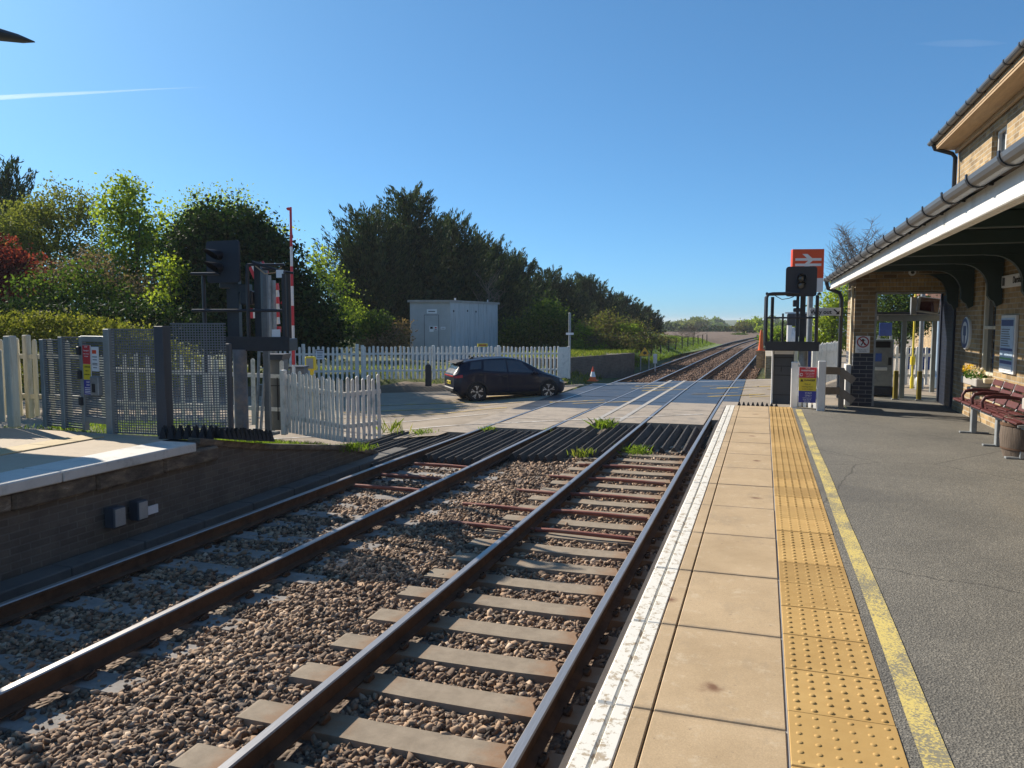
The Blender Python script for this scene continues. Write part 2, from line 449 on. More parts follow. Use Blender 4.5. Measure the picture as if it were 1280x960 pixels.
# beyond the road crossing: too small to show clips
for f, y0, key, words in ((xr, 35.4, 'sleeper', 'right-hand'), (xl, 34.2, 'dark_sleeper', 'left-hand')):
    me = proto_r.data.copy(); me.materials.clear(); me.materials.append(M['rust_stone'])
    for k in range(40):
        y = y0 + .7 * k
        o = bpy.data.objects.new('sleeper', me); COL.objects.link(o)
        o.location = (float(f(y)), y, SLZ - .055); o.rotation_euler = (0, 0, random.uniform(-.01, .01))
        tag(o, f'brown ballast-stained sleeper, {ordn(k)} from the road crossing in the {words} track beyond it', 'sleeper', f'sleepers beyond the crossing, {words} track')

# ------------------------------------------------------------------ ballast
def sstep(a, b, x):
    t = np.clip((x - a) / (b - a), 0, 1); return t * t * (3 - 2 * t)
def ballast_h(x, y):
    """height of the ballast bed"""
    mid = (xr(y) + xl(y)) / 2
    h = np.full_like(x, SLZ - .042)
    h += .05 * np.exp(-((x - mid) / .42) ** 2)
    for f in (xr, xl):
        for s in (-1, 1): h -= .035 * np.exp(-((x - f(y) - s * .7525) / .15) ** 2)
    h += .012 * np.sin(x * 7.3 + y * 3.1) * np.sin(y * 5.7 - x * 2.2)
    h -= .05 * sstep(-6.5, -6.9, x) * (y < 33)
    return h
def grid_sheet(name, xs, ys, hf, m, kind=None, uvx=None):
    X, Y = np.meshgrid(xs, ys)
    if uvx is not None: X = X + uvx(Y)
    Z = hf(X, Y); nx, ny = len(xs), len(ys)
    v = np.stack([X, Y, Z], -1).reshape(-1, 3)
    i = np.arange((ny - 1) * (nx - 1)); r = i // (nx - 1); c = i % (nx - 1); a = r * nx + c
    o = npmesh(name, v, np.stack([a, a + 1, a + nx + 1, a + nx], -1), m, smooth=True)
    if kind: o['kind'] = kind
    return o
t = NT('ballast_bed')
P = t.pos(); vo = t.n.new('ShaderNodeTexVoronoi'); vo.inputs['Scale'].default_value = 24; t.link(P, vo.inputs['Vector'])
cc = t.ramp(t.math('FRACT', t.math('MULTIPLY', vo.outputs['Color'], 7.)), [(0, (.05, .042, .036)), (.5, (.13, .10, .08)), (1, (.24, .19, .14))])
t.link(t.mix(t.ramp(t.noise(P, .6, 4), [(.4, (0, 0, 0)), (.7, (.7, .7, .7))]), cc, (.16, .095, .06)), t.p.inputs['Base Color']); t.p.inputs['Roughness'].default_value = .9
t.bump(t.math('MULTIPLY', vo.outputs['Distance'], -1), 1., .03); M['ballast_bed'] = t.m
grid_sheet('ballast_bed', np.linspace(-6.98, -.6, 60), np.arange(.3, 19.6, .12), ballast_h, M['ballast_bed'], 'structure')
M['far_bed'] = mat('rusty_ballast_bed', (.13, .082, .056), .95, .4, 5, 1., 24, .03)
grid_sheet('ballast_bed', np.linspace(-3.1, 3.3, 30), np.concatenate([np.arange(32.5, 60, .6), np.arange(60, 300, 4)]),
           lambda x, y: ballast_h(x, y) - .03 - .5 * sstep(2.5, 3.3, np.abs(x - (xr(y) + xl(y)) / 2)), M['far_bed'], 'structure', uvx=lambda y: (xr(y) + xl(y)) / 2)
t = NT('ballast_stone')
g = t.n.new('ShaderNodeNewGeometry')
c = t.ramp(g.outputs['Random Per Island'], [(0, (.058, .041, .030)), (.3, (.158, .104, .066)), (.6, (.295, .19, .114)), (.85, (.43, .287, .178)), (1, (.56, .43, .31))])
c = t.mix(t.ramp(t.noise(g.outputs['Position'], .9, 4), [(.45, (0, 0, 0)), (.75, (.55, .55, .55))]), c, (.17, .10, .065))
c = t.mix(.35, c, t.ramp(t.noise(g.outputs['Position'], 90, 3), [(.3, (.5, .5, .5)), (.7, (1.3, 1.3, 1.3))]), 'MULTIPLY')
t.link(c, t.p.inputs['Base Color']); t.p.inputs['Roughness'].default_value = .85; M['stone'] = t.m
phi = (1 + 5 ** .5) / 2
ICO_V = np.array([(-1, phi, 0), (1, phi, 0), (-1, -phi, 0), (1, -phi, 0), (0, -1, phi), (0, 1, phi), (0, -1, -phi), (0, 1, -phi), (phi, 0, -1), (phi, 0, 1), (-phi, 0, -1), (-phi, 0, 1)]) / math.sqrt(1 + phi * phi)
ICO_F = np.array([(0, 11, 5), (0, 5, 1), (0, 1, 7), (0, 7, 10), (0, 10, 11), (1, 5, 9), (5, 11, 4), (11, 10, 2), (10, 7, 6), (7, 1, 8), (3, 9, 4), (3, 4, 2), (3, 2, 6), (3, 6, 8), (3, 8, 9), (4, 9, 5), (2, 4, 11), (6, 2, 10), (8, 6, 7), (9, 8, 1)])
def rand_rot(n):
    q = RNG.normal(size=(n, 4)); q /= np.linalg.norm(q, axis=1)[:, None]; w, x, y, z = q.T
    return np.stack([1 - 2 * (y * y + z * z), 2 * (x * y - z * w), 2 * (x * z + y * w), 2 * (x * y + z * w), 1 - 2 * (x * x + z * z), 2 * (y * z - x * w), 2 * (x * z - y * w), 2 * (y * z + x * w), 1 - 2 * (x * x + y * y)], -1).reshape(n, 3, 3)
def stones(name, x, y, z, size, m):
    n = len(x); base = ICO_V[None] * RNG.uniform(.8, 1.25, (n, 12, 1))
    base *= np.stack([np.ones(n), RNG.uniform(.5, .9, n), RNG.uniform(.38, .7, n)], -1)[:, None]
    for _ in range(7):                            # chop flat faces so the stones are angular
        d = RNG.normal(size=(n, 1, 3)); d /= np.linalg.norm(d, axis=2)[..., None]; k = (base * d).sum(-1, keepdims=True); lim = RNG.uniform(.22, .48, (n, 1, 1)); base = base - d * np.maximum(k - lim, 0)
    base *= 1.42; rot = rand_rot(n); v = np.einsum('nij,nkj->nki', rot, base)
    v[:, :, 2] *= .85; v = v * size[:, None, None] + np.stack([x, y, z], -1)[:, None]
    f = ICO_F[None] + (np.arange(n) * 12)[:, None, None]
    return npmesh(name, v.reshape(-1, 3), f.reshape(-1, 3), m)
def scatter_ballast(x0, x1, y0, y1, n, s0, s1, uv=None, keep_sleepers=True):
    x = RNG.uniform(x0, x1, n); y = RNG.uniform(y0, y1, n)
    if uv is not None: x = x + uv(y)
    ok = np.ones(n, bool)
    if keep_sleepers:
        for sx, sy, pr in SLEEP:
            inside = (np.abs(x - sx) < 1.27) & (np.abs(y - sy) < .14)
            ok &= ~(inside & (RNG.random(n) < (.985 if pr == 1 else .58)))
        for f in (xr, xl):
            for s in (-1, 1): ok &= ~(np.abs(x - f(y) - s * .7525) < .085)
    x, y = x[ok], y[ok]; sz = RNG.uniform(s0, s1, len(x)) * RNG.choice([.75, 1, 1, 1.2], len(x))
    return x, y, ballast_h(x, y) + RNG.uniform(-.018, .018, len(x)) + (.0 if not keep_sleepers else 0), sz
parts = [scatter_ballast(-6.85, -.68, 1.9, 6.5, 29000, .022, .043), scatter_ballast(-6.85, -.68, 6.5, 11, 21000, .024, .044), scatter_ballast(-6.85, -.68, 11, 17.5, 17000, .027, .046)]
far_part = scatter_ballast(-3.0, 3.0, 34, 80, 15000, .04, .07, lambda y: (xr(y) + xl(y)) / 2, False)
ba = stones('ballast', *[np.concatenate([p[k] for p in parts]) for k in range(4)], M['stone'])
tag(ba, 'angular brown and grey stone ballast heaped round the sleepers of both tracks', 'ballast', kind='stuff')
tag(stones('ballast', *far_part, M['rust_stone']), 'rust-brown stone ballast under the tracks beyond the road crossing', 'ballast', kind='stuff')

# ------------------------------------------------------------------ terrain
UX, UY = .8, .6                       # road direction; n = -.6 x + .8 y
def nn(x, y): return -.6 * x + .8 * y
def Yat(n, x): return (n + .6 * x) / .8
def terr(x, y):
    h = np.full_like(x, -1.24)
    mid = (xr(y) + xl(y)) / 2
    n = nn(x, y)
    left = sstep(-7.4, -9.4, x)
    h += .68 * left * sstep(15.9, 14.2, n)
    h += left * sstep(13, 11, y) * .38
    h += .75 * sstep(28.2, 30.5, n) * sstep(-6.8, -9.5, x - (mid + 3.8)) * sstep(130, 70, y)
    h += 1.0 * sstep(-9, -15, x - (mid + 3.8)) * sstep(44, 52, y) * sstep(120, 70, y)
    h += 1.17 * sstep(1.2, 3.8, x) * sstep(14.2, 15.2, y) * sstep(90, 60, y)
    h -= .12 * sstep(33, 36, y) * sstep(5.2, 4.4, np.abs(x - mid))
    r = np.hypot(x, y)
    h -= 7.5 * sstep(140, 900, r)
    h += .05 * np.sin(x * .9 + 1) * np.sin(y * .8) * sstep(8, 14, np.abs(x - mid))
    return h
ax_ = np.concatenate([-np.geomspace(3000, 41, 34), np.arange(-40, 40.1, .8), np.geomspace(41, 3000, 34)])
ay_ = np.concatenate([-np.geomspace(600, 3, 14)[:-1], np.arange(-2, 80, .8), np.geomspace(80, 4000, 46)])
t = NT('terrain')
P = t.pos()
gr = t.ramp(t.noise(P, 1.1, 6, .7), [(.3, (.045, .062, .016)), (.5, (.085, .105, .028)), (.7, (.14, .135, .055))])
far = t.ramp(t.noise(t.scalevec(P, (1, 1.6, 1)), .011, 2, .4), [(.42, (.06, .11, .025)), (.5, (.10, .15, .035)), (.56, (.17, .13, .075)), (.62, (.075, .12, .03))])
sx = t.n.new('ShaderNodeSeparateXYZ'); t.link(P, sx.inputs[0])
t.link(t.mix(t.math('GREATER_THAN', sx.outputs['Y'], 140), gr, far), t.p.inputs['Base Color']); t.p.inputs['Roughness'].default_value = .95
t.bump(t.noise(P, 14, 5), .6, .05); M['terrain'] = t.m
grid_sheet('ground', ax_, ay_, terr, M['terrain'], 'structure')
# rolling hills on the skyline
t = NT('hill_woods')
t.link(t.ramp(t.noise(t.pos(), .01, 6, .7), [(.35, (.03, .05, .02)), (.5, (.06, .09, .03)), (.62, (.10, .13, .05))]), t.p.inputs['Base Color']); t.p.inputs['Roughness'].default_value = 1
M['hill'] = t.m
def hill_sheet(dist, deep, h0, amp, seed, az0, az1):
    az = np.linspace(R(az0), R(az1), 160); rr = np.linspace(0, 1, 12)
    A, K = np.meshgrid(az, rr)
    prof = np.sin(K * PI) ** .8
    top = h0 + amp * (np.sin(A * 9 + seed) * .5 + np.sin(A * 23 + seed * 2) * .25 + np.sin(A * 61 + seed) * .08)
    D = dist + deep * K
    v = np.stack([np.sin(A) * D, np.cos(A) * D, -12 + (top + 12) * prof], -1).reshape(-1, 3)
    nx = len(az); i = np.arange(11 * (nx - 1)); r = i // (nx - 1); c = i % (nx - 1); a = r * nx + c
    o = npmesh('hills', v, np.stack([a, a + 1, a + nx + 1, a + nx], -1), M['hill'], smooth=True); o['kind'] = 'structure'
hill_sheet(900, 500, 1.5, 3.5, 1.3, -75, 60)
hill_sheet(1700, 900, 1., 6., 4.1, -75, 60)

# ploughed field and meadow beyond the crossing
def patch(name, pts, dz, m, nsub=14):
    """quad patch draped on the terrain"""
    a, b, c, d = (np.array(p, float) for p in pts); s = np.linspace(0, 1, nsub); S, T = np.meshgrid(s, s)
    q = (a[None, None] * (1 - S)[..., None] + b[None, None] * S[..., None]) * (1 - T)[..., None] + (d[None, None] * (1 - S)[..., None] + c[None, None] * S[..., None]) * T[..., None]
    z = terr(q[..., 0], q[..., 1]) + dz; v = np.concatenate([q, z[..., None]], -1).reshape(-1, 3)
    i = np.arange((nsub - 1) ** 2); r = i // (nsub - 1); cc_ = i % (nsub - 1); k = r * nsub + cc_
    o = npmesh(name, v, np.stack([k, k + 1, k + nsub + 1, k + nsub], -1), m, smooth=True); o['kind'] = 'structure'; return o
M['plough'] = mat('ploughed_soil', (.135, .088, .055), .95, .18, .35, .6, 3, .15, stretch=(3, .3, 1))
M['meadow'] = mat('meadow_grass', (.15, .20, .04), .95, .28, 1.6, .5, 16, .05)
M['crop'] = mat('young_crop', (.10, .19, .035), .95, .15, .2)
patch('ploughed_field', [(-21, 92), (-3.5, 92), (2, 215), (-62, 215)], .25, M['plough'])
patch('meadow', [(-8.6, 39), (-7.9, 39), (-4.0, 92), (-13.5, 92)], .30, M['meadow'])
patch('crop_field', [(-75, 235), (-20, 235), (-40, 430), (-170, 430)], .4, M['crop'])
# ------------------------------------------------------------------ road over the crossing
t = NT('road_tarmac')
P = t.pos(); f = t.noise(P, 1.2, 6, .7)
c = t.ramp(f, [(.3, (.26, .215, .165)), (.7, (.38, .32, .25))])
c = t.mix(.5, c, t.ramp(t.noise(P, 160, 2), [(.3, (.6, .6, .6)), (.7, (1.35, 1.35, 1.35))]), 'MULTIPLY')
t.link(c, t.p.inputs['Base Color']); t.p.inputs['Roughness'].default_value = .9; t.p.inputs['Specular IOR Level'].default_value = .12; t.bump(t.noise(P, 120, 3), .25, .004); M['road'] = t.m
M['panel'] = mat('rubber_panel', (.045, .050, .060), .42, .25, 2.5, .15, 40, .003, dirt=(.16, .14, .12), dirt_amt=.22, dscale=1.6)
M['foot_panel'] = mat('footway_panel', (.33, .275, .215), .9, .15, 2.5, .3, 90, .003, dirt=(.14, .13, .12), dirt_amt=.4)
def worn(name, col, under, amt):
    t = NT(name); n = t.math('ADD', t.math('MULTIPLY', t.noise(t.pos(), 9, 8, .8), .5), t.math('MULTIPLY', t.noise(t.pos(), .9, 3, .6), .5))
    t.link(t.mix(t.ramp(n, [(amt - .06, (0, 0, 0)), (amt + .06, (1, 1, 1))]), col, under), t.p.inputs['Base Color']); t.p.inputs['Roughness'].default_value = .75; return t.m
M['line_white'] = worn('worn_white_line', (.68, .66, .62), (.27, .24, .2), .53)
M['line_yellow'] = worn('worn_yellow_line', (.66, .44, .07), (.26, .22, .17), .505)
def road_z(x): return RT - .012 - .12 * float(sstep(-6.9, -9., np.array(float(x)))) + .14 * float(sstep(-14, -26, np.array(float(x))))
road = MB()
xs_left = [-40, -30, -24, -20, -17, -14.5, -12.5, -11, -10, -9.2, -8.5, -8, -7.5, -7, -6.72]
for a, b in zip(xs_left[:-1], xs_left[1:]):
    road.quad((a, Yat(16.3, a), road_z(a)), (b, Yat(16.3, b), road_z(b)), (b, Yat(28., b), road_z(b)), (a, Yat(28., a), road_z(a)))
road.quad((-.66, 20.2, RT - .012), (2.6, Yat(20.4, 2.6), RT - .012), (2.6, Yat(28., 2.6), RT - .012), (-.66, Yat(28., -.66), RT - .012))
rd = road.build('road', M['road'], flipfix=False); rd['kind'] = 'structure'
# panels between and beside the rails
pan, ftp = MB(), MB()
strips = [(lambda y: xl(y) - 1.42, lambda y: xl(y) - .805, 15.9), (lambda y: xl(y) - .68, lambda y: xl(y) + .68, 16.9), (lambda y: xl(y) + .805, lambda y: (xl(y) + xr(y)) / 2 - .2, 17.5),
          (lambda y: (xl(y) + xr(y)) / 2 - .18, lambda y: xr(y) - .805, 18.7), (lambda y: xr(y) - .68, lambda y: xr(y) + .68, 18.9), (lambda y: xr(y) + .805, lambda y: xr(y) * 0 - .68, 19.9)]
for fa, fb, y0 in strips:
    xm = float((fa(25.) + fb(25.)) / 2)
    ysplit, yend = Yat(20.3, xm), Yat(28.2, xm)
    for mb, ya, yb, step in ((ftp, y0, ysplit, .93), (pan, ysplit, yend, .93)):
        k = max(1, round((yb - ya) / step)); 
        for i in range(k):
            p, q = ya + (yb - ya) * i / k + .006, ya + (yb - ya) * (i + 1) / k - .006
            dz = random.uniform(-.004, .003)
            c0, c1 = (RT - .008 + dz), (RT - .2)
            A = [(float(fa(p)), p), (float(fb(p)), p), (float(fb(q)), q), (float(fa(q)), q)]
            mb.prism([(0, 0)], (0, 0, 0), (1, 0, 0), (0, 1, 0), (0, 0, 0)) if False else None
            n0 = len(mb.v); mb.v += [(x, y, c0) for x, y in A] + [(x, y, c1) for x, y in A]
            mb.face((n0, n0 + 1, n0 + 2, n0 + 3)); 
            for j in range(4): mb.face((n0 + j, n0 + 4 + j, n0 + 4 + (j + 1) % 4, n0 + (j + 1) % 4))
pan.build('carriageway_panels', M['panel'], rd)['kind'] = 'structure'
ftp.build('footway_panels', M['foot_panel'], rd)['kind'] = 'structure'
def road_line(n, x0, x1, w, key, dz):
    mb = MB(); xs = np.arange(x0, x1 + .01, .5)
    for a, b in zip(xs[:-1], xs[1:]):
        for z0, z1 in [(road_z(a) + dz, road_z(b) + dz)]:
            mb.quad((a, Yat(n, a), z0), (b, Yat(n, b), z1), (b, Yat(n + w, b), z1), (a, Yat(n + w, a), z0))
    return mb
l1 = MB()
for n, x0, x1, w in ((17.7, -14, -1.2, .07), (19.6, -14, -6.7, .07), (27.4, -9, 2, .09)):
    m_ = road_line(n, x0, x1, w, 'line_white', .0135 if True else 0); o_ = len(l1.v); l1.v += m_.v; [l1.face([i + o_ for i in f_]) for f_ in m_.f]
l1.build('white_road_markings', M['line_white'], rd, flipfix=False)['kind'] = 'structure'
l2 = MB()
segs = [(20.9, -14, -6.8, .10), (22.2, -14, -6.8, .10), (23.7, -14, -6.8, .12), (25.3, -9, -6.8, .12)]
rl = random.Random(5)
for _ in range(26):
    x0 = rl.uniform(-6.6, 1.4); segs.append((rl.choice([20.6, 21.3, 21.9, 22.8, 23.6, 24.5, 25.4, 26.3]) + rl.uniform(-.1, .1), x0, x0 + rl.uniform(.5, 1.9), rl.uniform(.06, .16)))
for n, x0, x1, w in segs:
    m_ = road_line(n, x0, x1, w, 'line_yellow', .0135); o_ = len(l2.v); l2.v += m_.v; [l2.face([i + o_ for i in f_]) for f_ in m_.f]
l2.build('yellow_hatching', M['line_yellow'], rd, flipfix=False)['kind'] = 'structure'
# pale kerbs either side of the middle strip and at the far edge of the road
kb = MB()
for off in (-.25, .32):
    ys = np.arange(18.9, 33, 1.0)
    for a, b in zip(ys[:-1], ys[1:]):
        m0, m1 = (xl(a) + xr(a)) / 2 + off, (xl(b) + xr(b)) / 2 + off
        kb.quad((m0 - .06, a, RT - .001), (m0 + .06, a, RT - .001), (m1 + .06, b, RT - .001), (m1 - .06, b, RT - .001))
kb.build('panel_edge_strips', M['concrete'], rd, flipfix=False)['kind'] = 'structure'

# ------------------------------------------------------------------ trespass guards: rows of arris timbers
def guard(x0f, x1f, y0, y1, label, step=.15, zt=RT - .005, tilt=.05):
    ya = (y0 + y1) / 2; x0, x1 = float(x0f(ya)), float(x1f(ya)); o = thing('trespass_guard', label, 'trespass guard', ((x0 + x1) / 2, y0, zt - .2))
    b = MB(); n = max(2, int((x1 - x0) / step)); s = (x1 - x0) / n
    for i in range(n):
        xc = x0 + s * (i + .5) + random.uniform(-.01, .01); dz = random.uniform(-.03, .012); dy0, dy1 = random.uniform(-.09, .12), random.uniform(-.08, .03)
        b.prism([(-s * .47, -.14), (s * .47, -.14), (s * .06, 0), (-s * .06, 0)], (xc, y0 + dy0, zt + dz - tilt * .6), (1, 0, 0), (0, 0, 1), (random.uniform(-.02, .02), y1 - y0 + dy1 - dy0, tilt * .6))
    b.build('arris_rails', M['timber_black'], o)
    b = MB()
    for k in range(3):
        y = y0 + .15 + (y1 - y0 - .3) * k / 2; b.box(((x0 + x1) / 2, y, zt - .20), (x1 - x0, .12, .07))
    b.build('bearers', M['timber_black'], o)
    return o
guard(lambda y: xl(y) - 2.5, lambda y: xl(y) - .86, 12.0, 15.7, 'black ridged timber guard between the far platform ramp and the outermost rail')
guard(lambda y: xl(y) - .66, lambda y: xl(y) + .66, 13.1, 16.8, 'black ridged timber guard between the rails of the far shaded track')
guard(lambda y: xl(y) + .86, lambda y: xr(y) - 1.55, 13.7, 17.4, 'black ridged timber guard in the middle strip, its left half', step=.16)
guard(lambda y: xr(y) - 1.5, lambda y: xr(y) - .85, 14.6, 18.6, 'black ridged timber guard in the middle strip beside the sunlit near track', step=.16)
guard(lambda y: xr(y) - .66, lambda y: xr(y) + .66, 15.6, 18.8, 'black ridged timber guard between the rails of the sunlit near track', step=.19, tilt=.12)
guard(lambda y: xr(y) + .86, lambda y: xr(y) * 0 - .70, 16.2, 19.8, 'narrow brown timber guard wedged between the near rail and the white platform edge', step=.2)

# red cable ducts crossing between the sleepers
for i, (y, x0, x1) in enumerate([(9.05, -3.85, -1.4), (10.05, -4.05, -1.4), (11.15, -3.6, -1.45), (12.35, -3.4, -1.45), (13.55, -3.15, -1.45)]):
    b = MB(); z = RT - .125
    for x_a, x_b, dz in ((x0, -2.87, -.01), (-2.73, x1, 0)):
        b.tube([(x_a, y + .08, z - .02), (x_a + .3, y + .05, z + dz), ((x_a + x_b) / 2, y + .01, z + .008 + dz), (x_b, y - .02, z + dz)], .027, 10)
    o = b.build('cable_duct', M['duct'], smooth='auto')
    tag(o, f'red-brown cable pipe lying across the near track, {ORD[4 - i]} back from the trespass guard', 'cable duct', 'red pipes across the near track')
for i, (y, x0, x1) in enumerate([(10.6, -6.1, -4.1), (11.5, -6.1, -4.15), (12.6, -6.0, -4.7)]):
    b = MB(); z = RT - .12
    b.tube([(x0, y + .05, z), ((x0 + x1) / 2, y + .02, z + .01), (-4.9, y, z)], .03, 10)
    o = b.build('cable_duct', M['duct'], smooth='auto')
    tag(o, f'red-brown cable pipe lying across the far track, {ORD[2 - i]} back from the trespass guard', 'cable duct', 'red pipes across the far track')

# ------------------------------------------------------------------ near platform
t = NT('platform_slab')
P = t.pos(); c = t.ramp(t.noise(P, 1.6, 6, .7), [(.3, (.385, .275, .155)), (.7, (.51, .375, .225))])
c = t.mix(.4, c, t.ramp(t.noise(P, 170, 3), [(.3, (.65, .65, .65)), (.7, (1.25, 1.25, 1.25))]), 'MULTIPLY')
st = t.n.new('ShaderNodeTexVoronoi'); st.voronoi_dimensions = '2D'; st.inputs['Scale'].default_value = .75; t.link(t.mix(.10, P, t.noise(P, 9, 5), 'ADD'), st.inputs['Vector'])
c = t.mix(t.ramp(st.outputs['Distance'], [(.012, (.9, .9, .9)), (.045, (0, 0, 0))]), c, (.15, .065, .03))
c = t.mix(t.ramp(t.noise(t.scalevec(P, (1, .5, 1)), 2.2, 8, .8), [(.54, (0, 0, 0)), (.72, (.7, .7, .7))]), c, (.29, .225, .15))
c = t.mix(t.ramp(t.noise(P, 7., 9, .8), [(.55, (0, 0, 0)), (.68, (.5, .5, .5))]), c, (.60, .50, .36))
c = t.mix(t.ramp(t.noise(P, 19., 4, .7), [(.66, (0, 0, 0)), (.72, (.7, .7, .7))]), c, (.20, .15, .10))
sxy = t.n.new('ShaderNodeSeparateXYZ'); t.link(P, sxy.inputs[0]); jt = t.math('ABSOLUTE', t.math('SUBTRACT', t.math('FRACT', t.math('DIVIDE', t.math('SUBTRACT', 14.75 + 90.5, sxy.outputs['Y']), .905)), .5))
c = t.mix(t.ramp(t.math('ADD', jt, t.math('MULTIPLY', t.math('SUBTRACT', t.noise(P, 14, 6, .75), .5), .09)), [(.465, (0, 0, 0)), (.495, (.6, .6, .6))]), c, (.20, .15, .10))
t.link(c, t.p.inputs['Base Color']); t.p.inputs['Roughness'].default_value = .85; t.bump(t.noise(P, 140, 4), .3, .003); M['slab'] = t.m
t = NT('platform_white_edge'); P = t.pos(); n = t.noise(P, 16, 10, .8)
t.link(t.mix(t.ramp(n, [(.525, (0, 0, 0)), (.57, (1, 1, 1))]), (.72, .69, .61), (.40, .32, .22)), t.p.inputs['Base Color']); t.p.inputs['Roughness'].default_value = .7; t.bump(n, .2, .004); M['edge_white'] = t.m
t = NT('platform_asphalt'); P = t.pos()
c = t.ramp(t.noise(P, .55, 5, .7), [(.3, (.112, .106, .092)), (.7, (.185, .172, .145))])
vo = t.n.new('ShaderNodeTexVoronoi'); vo.inputs['Scale'].default_value = 115; t.link(P, vo.inputs['Vector'])
c = t.mix(.48, c, t.ramp(t.math('FRACT', t.math('MULTIPLY', vo.outputs['Color'], 5.)), [(.1, (.45, .45, .45)), (.7, (1.1, 1.1, 1.1)), (.97, (2.1, 2.05, 1.95))]), 'MULTIPLY')
c = t.mix(t.ramp(t.noise(t.scalevec(P, (1, .25, 1)), .9, 6, .7), [(.55, (0, 0, 0)), (.72, (.5, .5, .5))]), c, (.17, .145, .105))
ck = t.n.new('ShaderNodeTexVoronoi'); ck.voronoi_dimensions = '2D'; ck.feature = 'DISTANCE_TO_EDGE'; ck.inputs['Scale'].default_value = .33; t.link(t.mix(.22, P, t.noise(P, 2.2, 6, .7), 'ADD'), ck.inputs['Vector'])
c = t.mix(t.ramp(ck.outputs['Distance'], [(.0015, (.75, .75, .75)), (.004, (0, 0, 0))]), c, (.03, .028, .025))
c = t.mix(t.ramp(t.noise(P, .38, 3, .5), [(.56, (0, 0, 0)), (.60, (.35, .35, .35))]), c, (.075, .072, .068))
t.link(c, t.p.inputs['Base Color']); t.p.inputs['Roughness'].default_value = .85; t.bump(vo.outputs['Distance'], .6, .006); M['asphalt'] = t.m
t = NT('tactile_paving'); P = t.pos()
c = t.ramp(t.noise(P, 2.4, 6, .7), [(.3, (.40, .24, .070)), (.7, (.52, .335, .112))])
sx = t.n.new('ShaderNodeSeparateXYZ'); t.link(P, sx.inputs[0])
tile = t.n.new('ShaderNodeTexWhiteNoise'); tile.noise_dimensions = '1D'; t.link(t.math('FLOOR', t.math('DIVIDE', t.math('ADD', sx.outputs['Y'], .02), .4)), tile.inputs['W'])
c = t.mix(1., c, t.ramp(tile.outputs['Value'], [(0, (.78, .76, .72)), (1, (1.1, 1.1, 1.14))]), 'MULTIPLY')
c = t.mix(t.ramp(t.noise(P, 12, 8, .8), [(.6, (0, 0, 0)), (.78, (.6, .6, .6))]), c, (.55, .42, .22))
t.link(c, t.p.inputs['Base Color']); t.p.inputs['Roughness'].default_value = .8; t.bump(t.noise(P, 160, 3), .2, .002); M['tactile'] = t.m
t = NT('platform_yellow_line'); P = t.pos(); n = t.math('ADD', t.math('MULTIPLY', t.noise(P, 110, 3, .6), .5), t.math('MULTIPLY', t.noise(t.scalevec(P, (1, .6, 1)), 3., 6, .7), .5))
t.link(t.mix(t.ramp(n, [(.45, (0, 0, 0)), (.54, (1, 1, 1))]), (.64, .50, .15), (.22, .20, .14)), t.p.inputs['Base Color']); t.p.inputs['Roughness'].default_value = .8; M['plat_yellow'] = t.m
M['plat_wall'] = brick_mat('platform_wall_brick', (.10, .075, .06), (.07, .06, .055), (.12, .11, .1))
YE = 14.75                                           # far end of the near platform
base = MB(); base.box((1.4, 6.5, -.64), (4.1, 16.5, 1.24)); pb = base.build('platform_base', M['plat_wall']); pb['kind'] = 'structure'
b = MB()                                             # asphalt: one sheet
b.quad((.50, -1.5, 0), (3.45, -1.5, 0), (3.45, YE, 0), (.50, YE, 0)); b.quad((1.45, YE, 0), (3.45, YE, 0), (3.45, 17.2, 0), (1.45, 17.2, 0)); b.quad((.5, YE, -.001), (1.45, YE, -.001), (1.45, 15.6, -.02), (.5, 15.6, -.02))
pa = b.build('platform_asphalt', M['asphalt'], flipfix=False); pa['kind'] = 'structure'
# coping: nosing + white strips + slabs, each joint a real gap
cop, slab = MB(), MB(); ys = [YE - .905 * k for k in range(18)]
for y1, y0 in zip(ys[:-1], ys[1:]):
    a, c = y0 + .004, y1 - .004; dz = random.uniform(-.002, .002)
    cop.box((-.58, (a + c) / 2, -.046 + dz), (.08, c - a, .10), bev=.012)
    cop.box((-.503, (a + c) / 2, -.046 + dz), (.066, c - a, .10), bev=.004)
    slab.box((-.4255, (a + c) / 2, -.046 + dz), (.075, c - a, .10), bev=.004)
    slab.box((-.1305, (a + c) / 2, -.046 + dz), (.499, c - a, .10), bev=.004)
cp_ = cop.build('platform_coping', M['edge_white']); cp_['kind'] = 'structure'; tag(cp_)
sb = slab.build('platform_slabs', M['slab'], cp_); sb['kind'] = 'structure'
b = MB()
b.box((-.54, 6.6, -.06), (.10, 16.2, .04)); b.box((.122, 6.6, -.012), (.012, 16.2, .02)); b.build('mortar_joint', M['concrete'], cp_)['kind'] = 'structure'
tc = MB(); k = 0; y = YE
while y > 1.5:
    tc.box((.325, y - .2, -.012 + random.uniform(-.001, .002)), (.392, .396, .03), bev=.003); y -= .4
tp = tc.build('tactile_paving', M['tactile']); tp['kind'] = 'structure'
nx_, ny_ = 6, 188
dome = [(.0125, 0), (.0115, .0028), (.008, .0048), (.0035, .0055)]; seg = 10
bx = np.array([.325 + (i - 2.5) * .064 for i in range(nx_)]); by = np.array([YE - .033 - .0667 * j for j in range(ny_)])
GX, GY = np.meshgrid(bx, by); ctr = np.stack([GX.ravel(), GY.ravel()], -1)
ang = np.arange(seg) * 2 * PI / seg; ring = np.concatenate([np.stack([np.cos(ang) * r, np.sin(ang) * r, np.full(seg, .003 + h)], -1) for r, h in dome])
dv = ring[None] + np.concatenate([ctr, np.zeros((len(ctr), 1))], -1)[:, None]; m_ = len(ring)
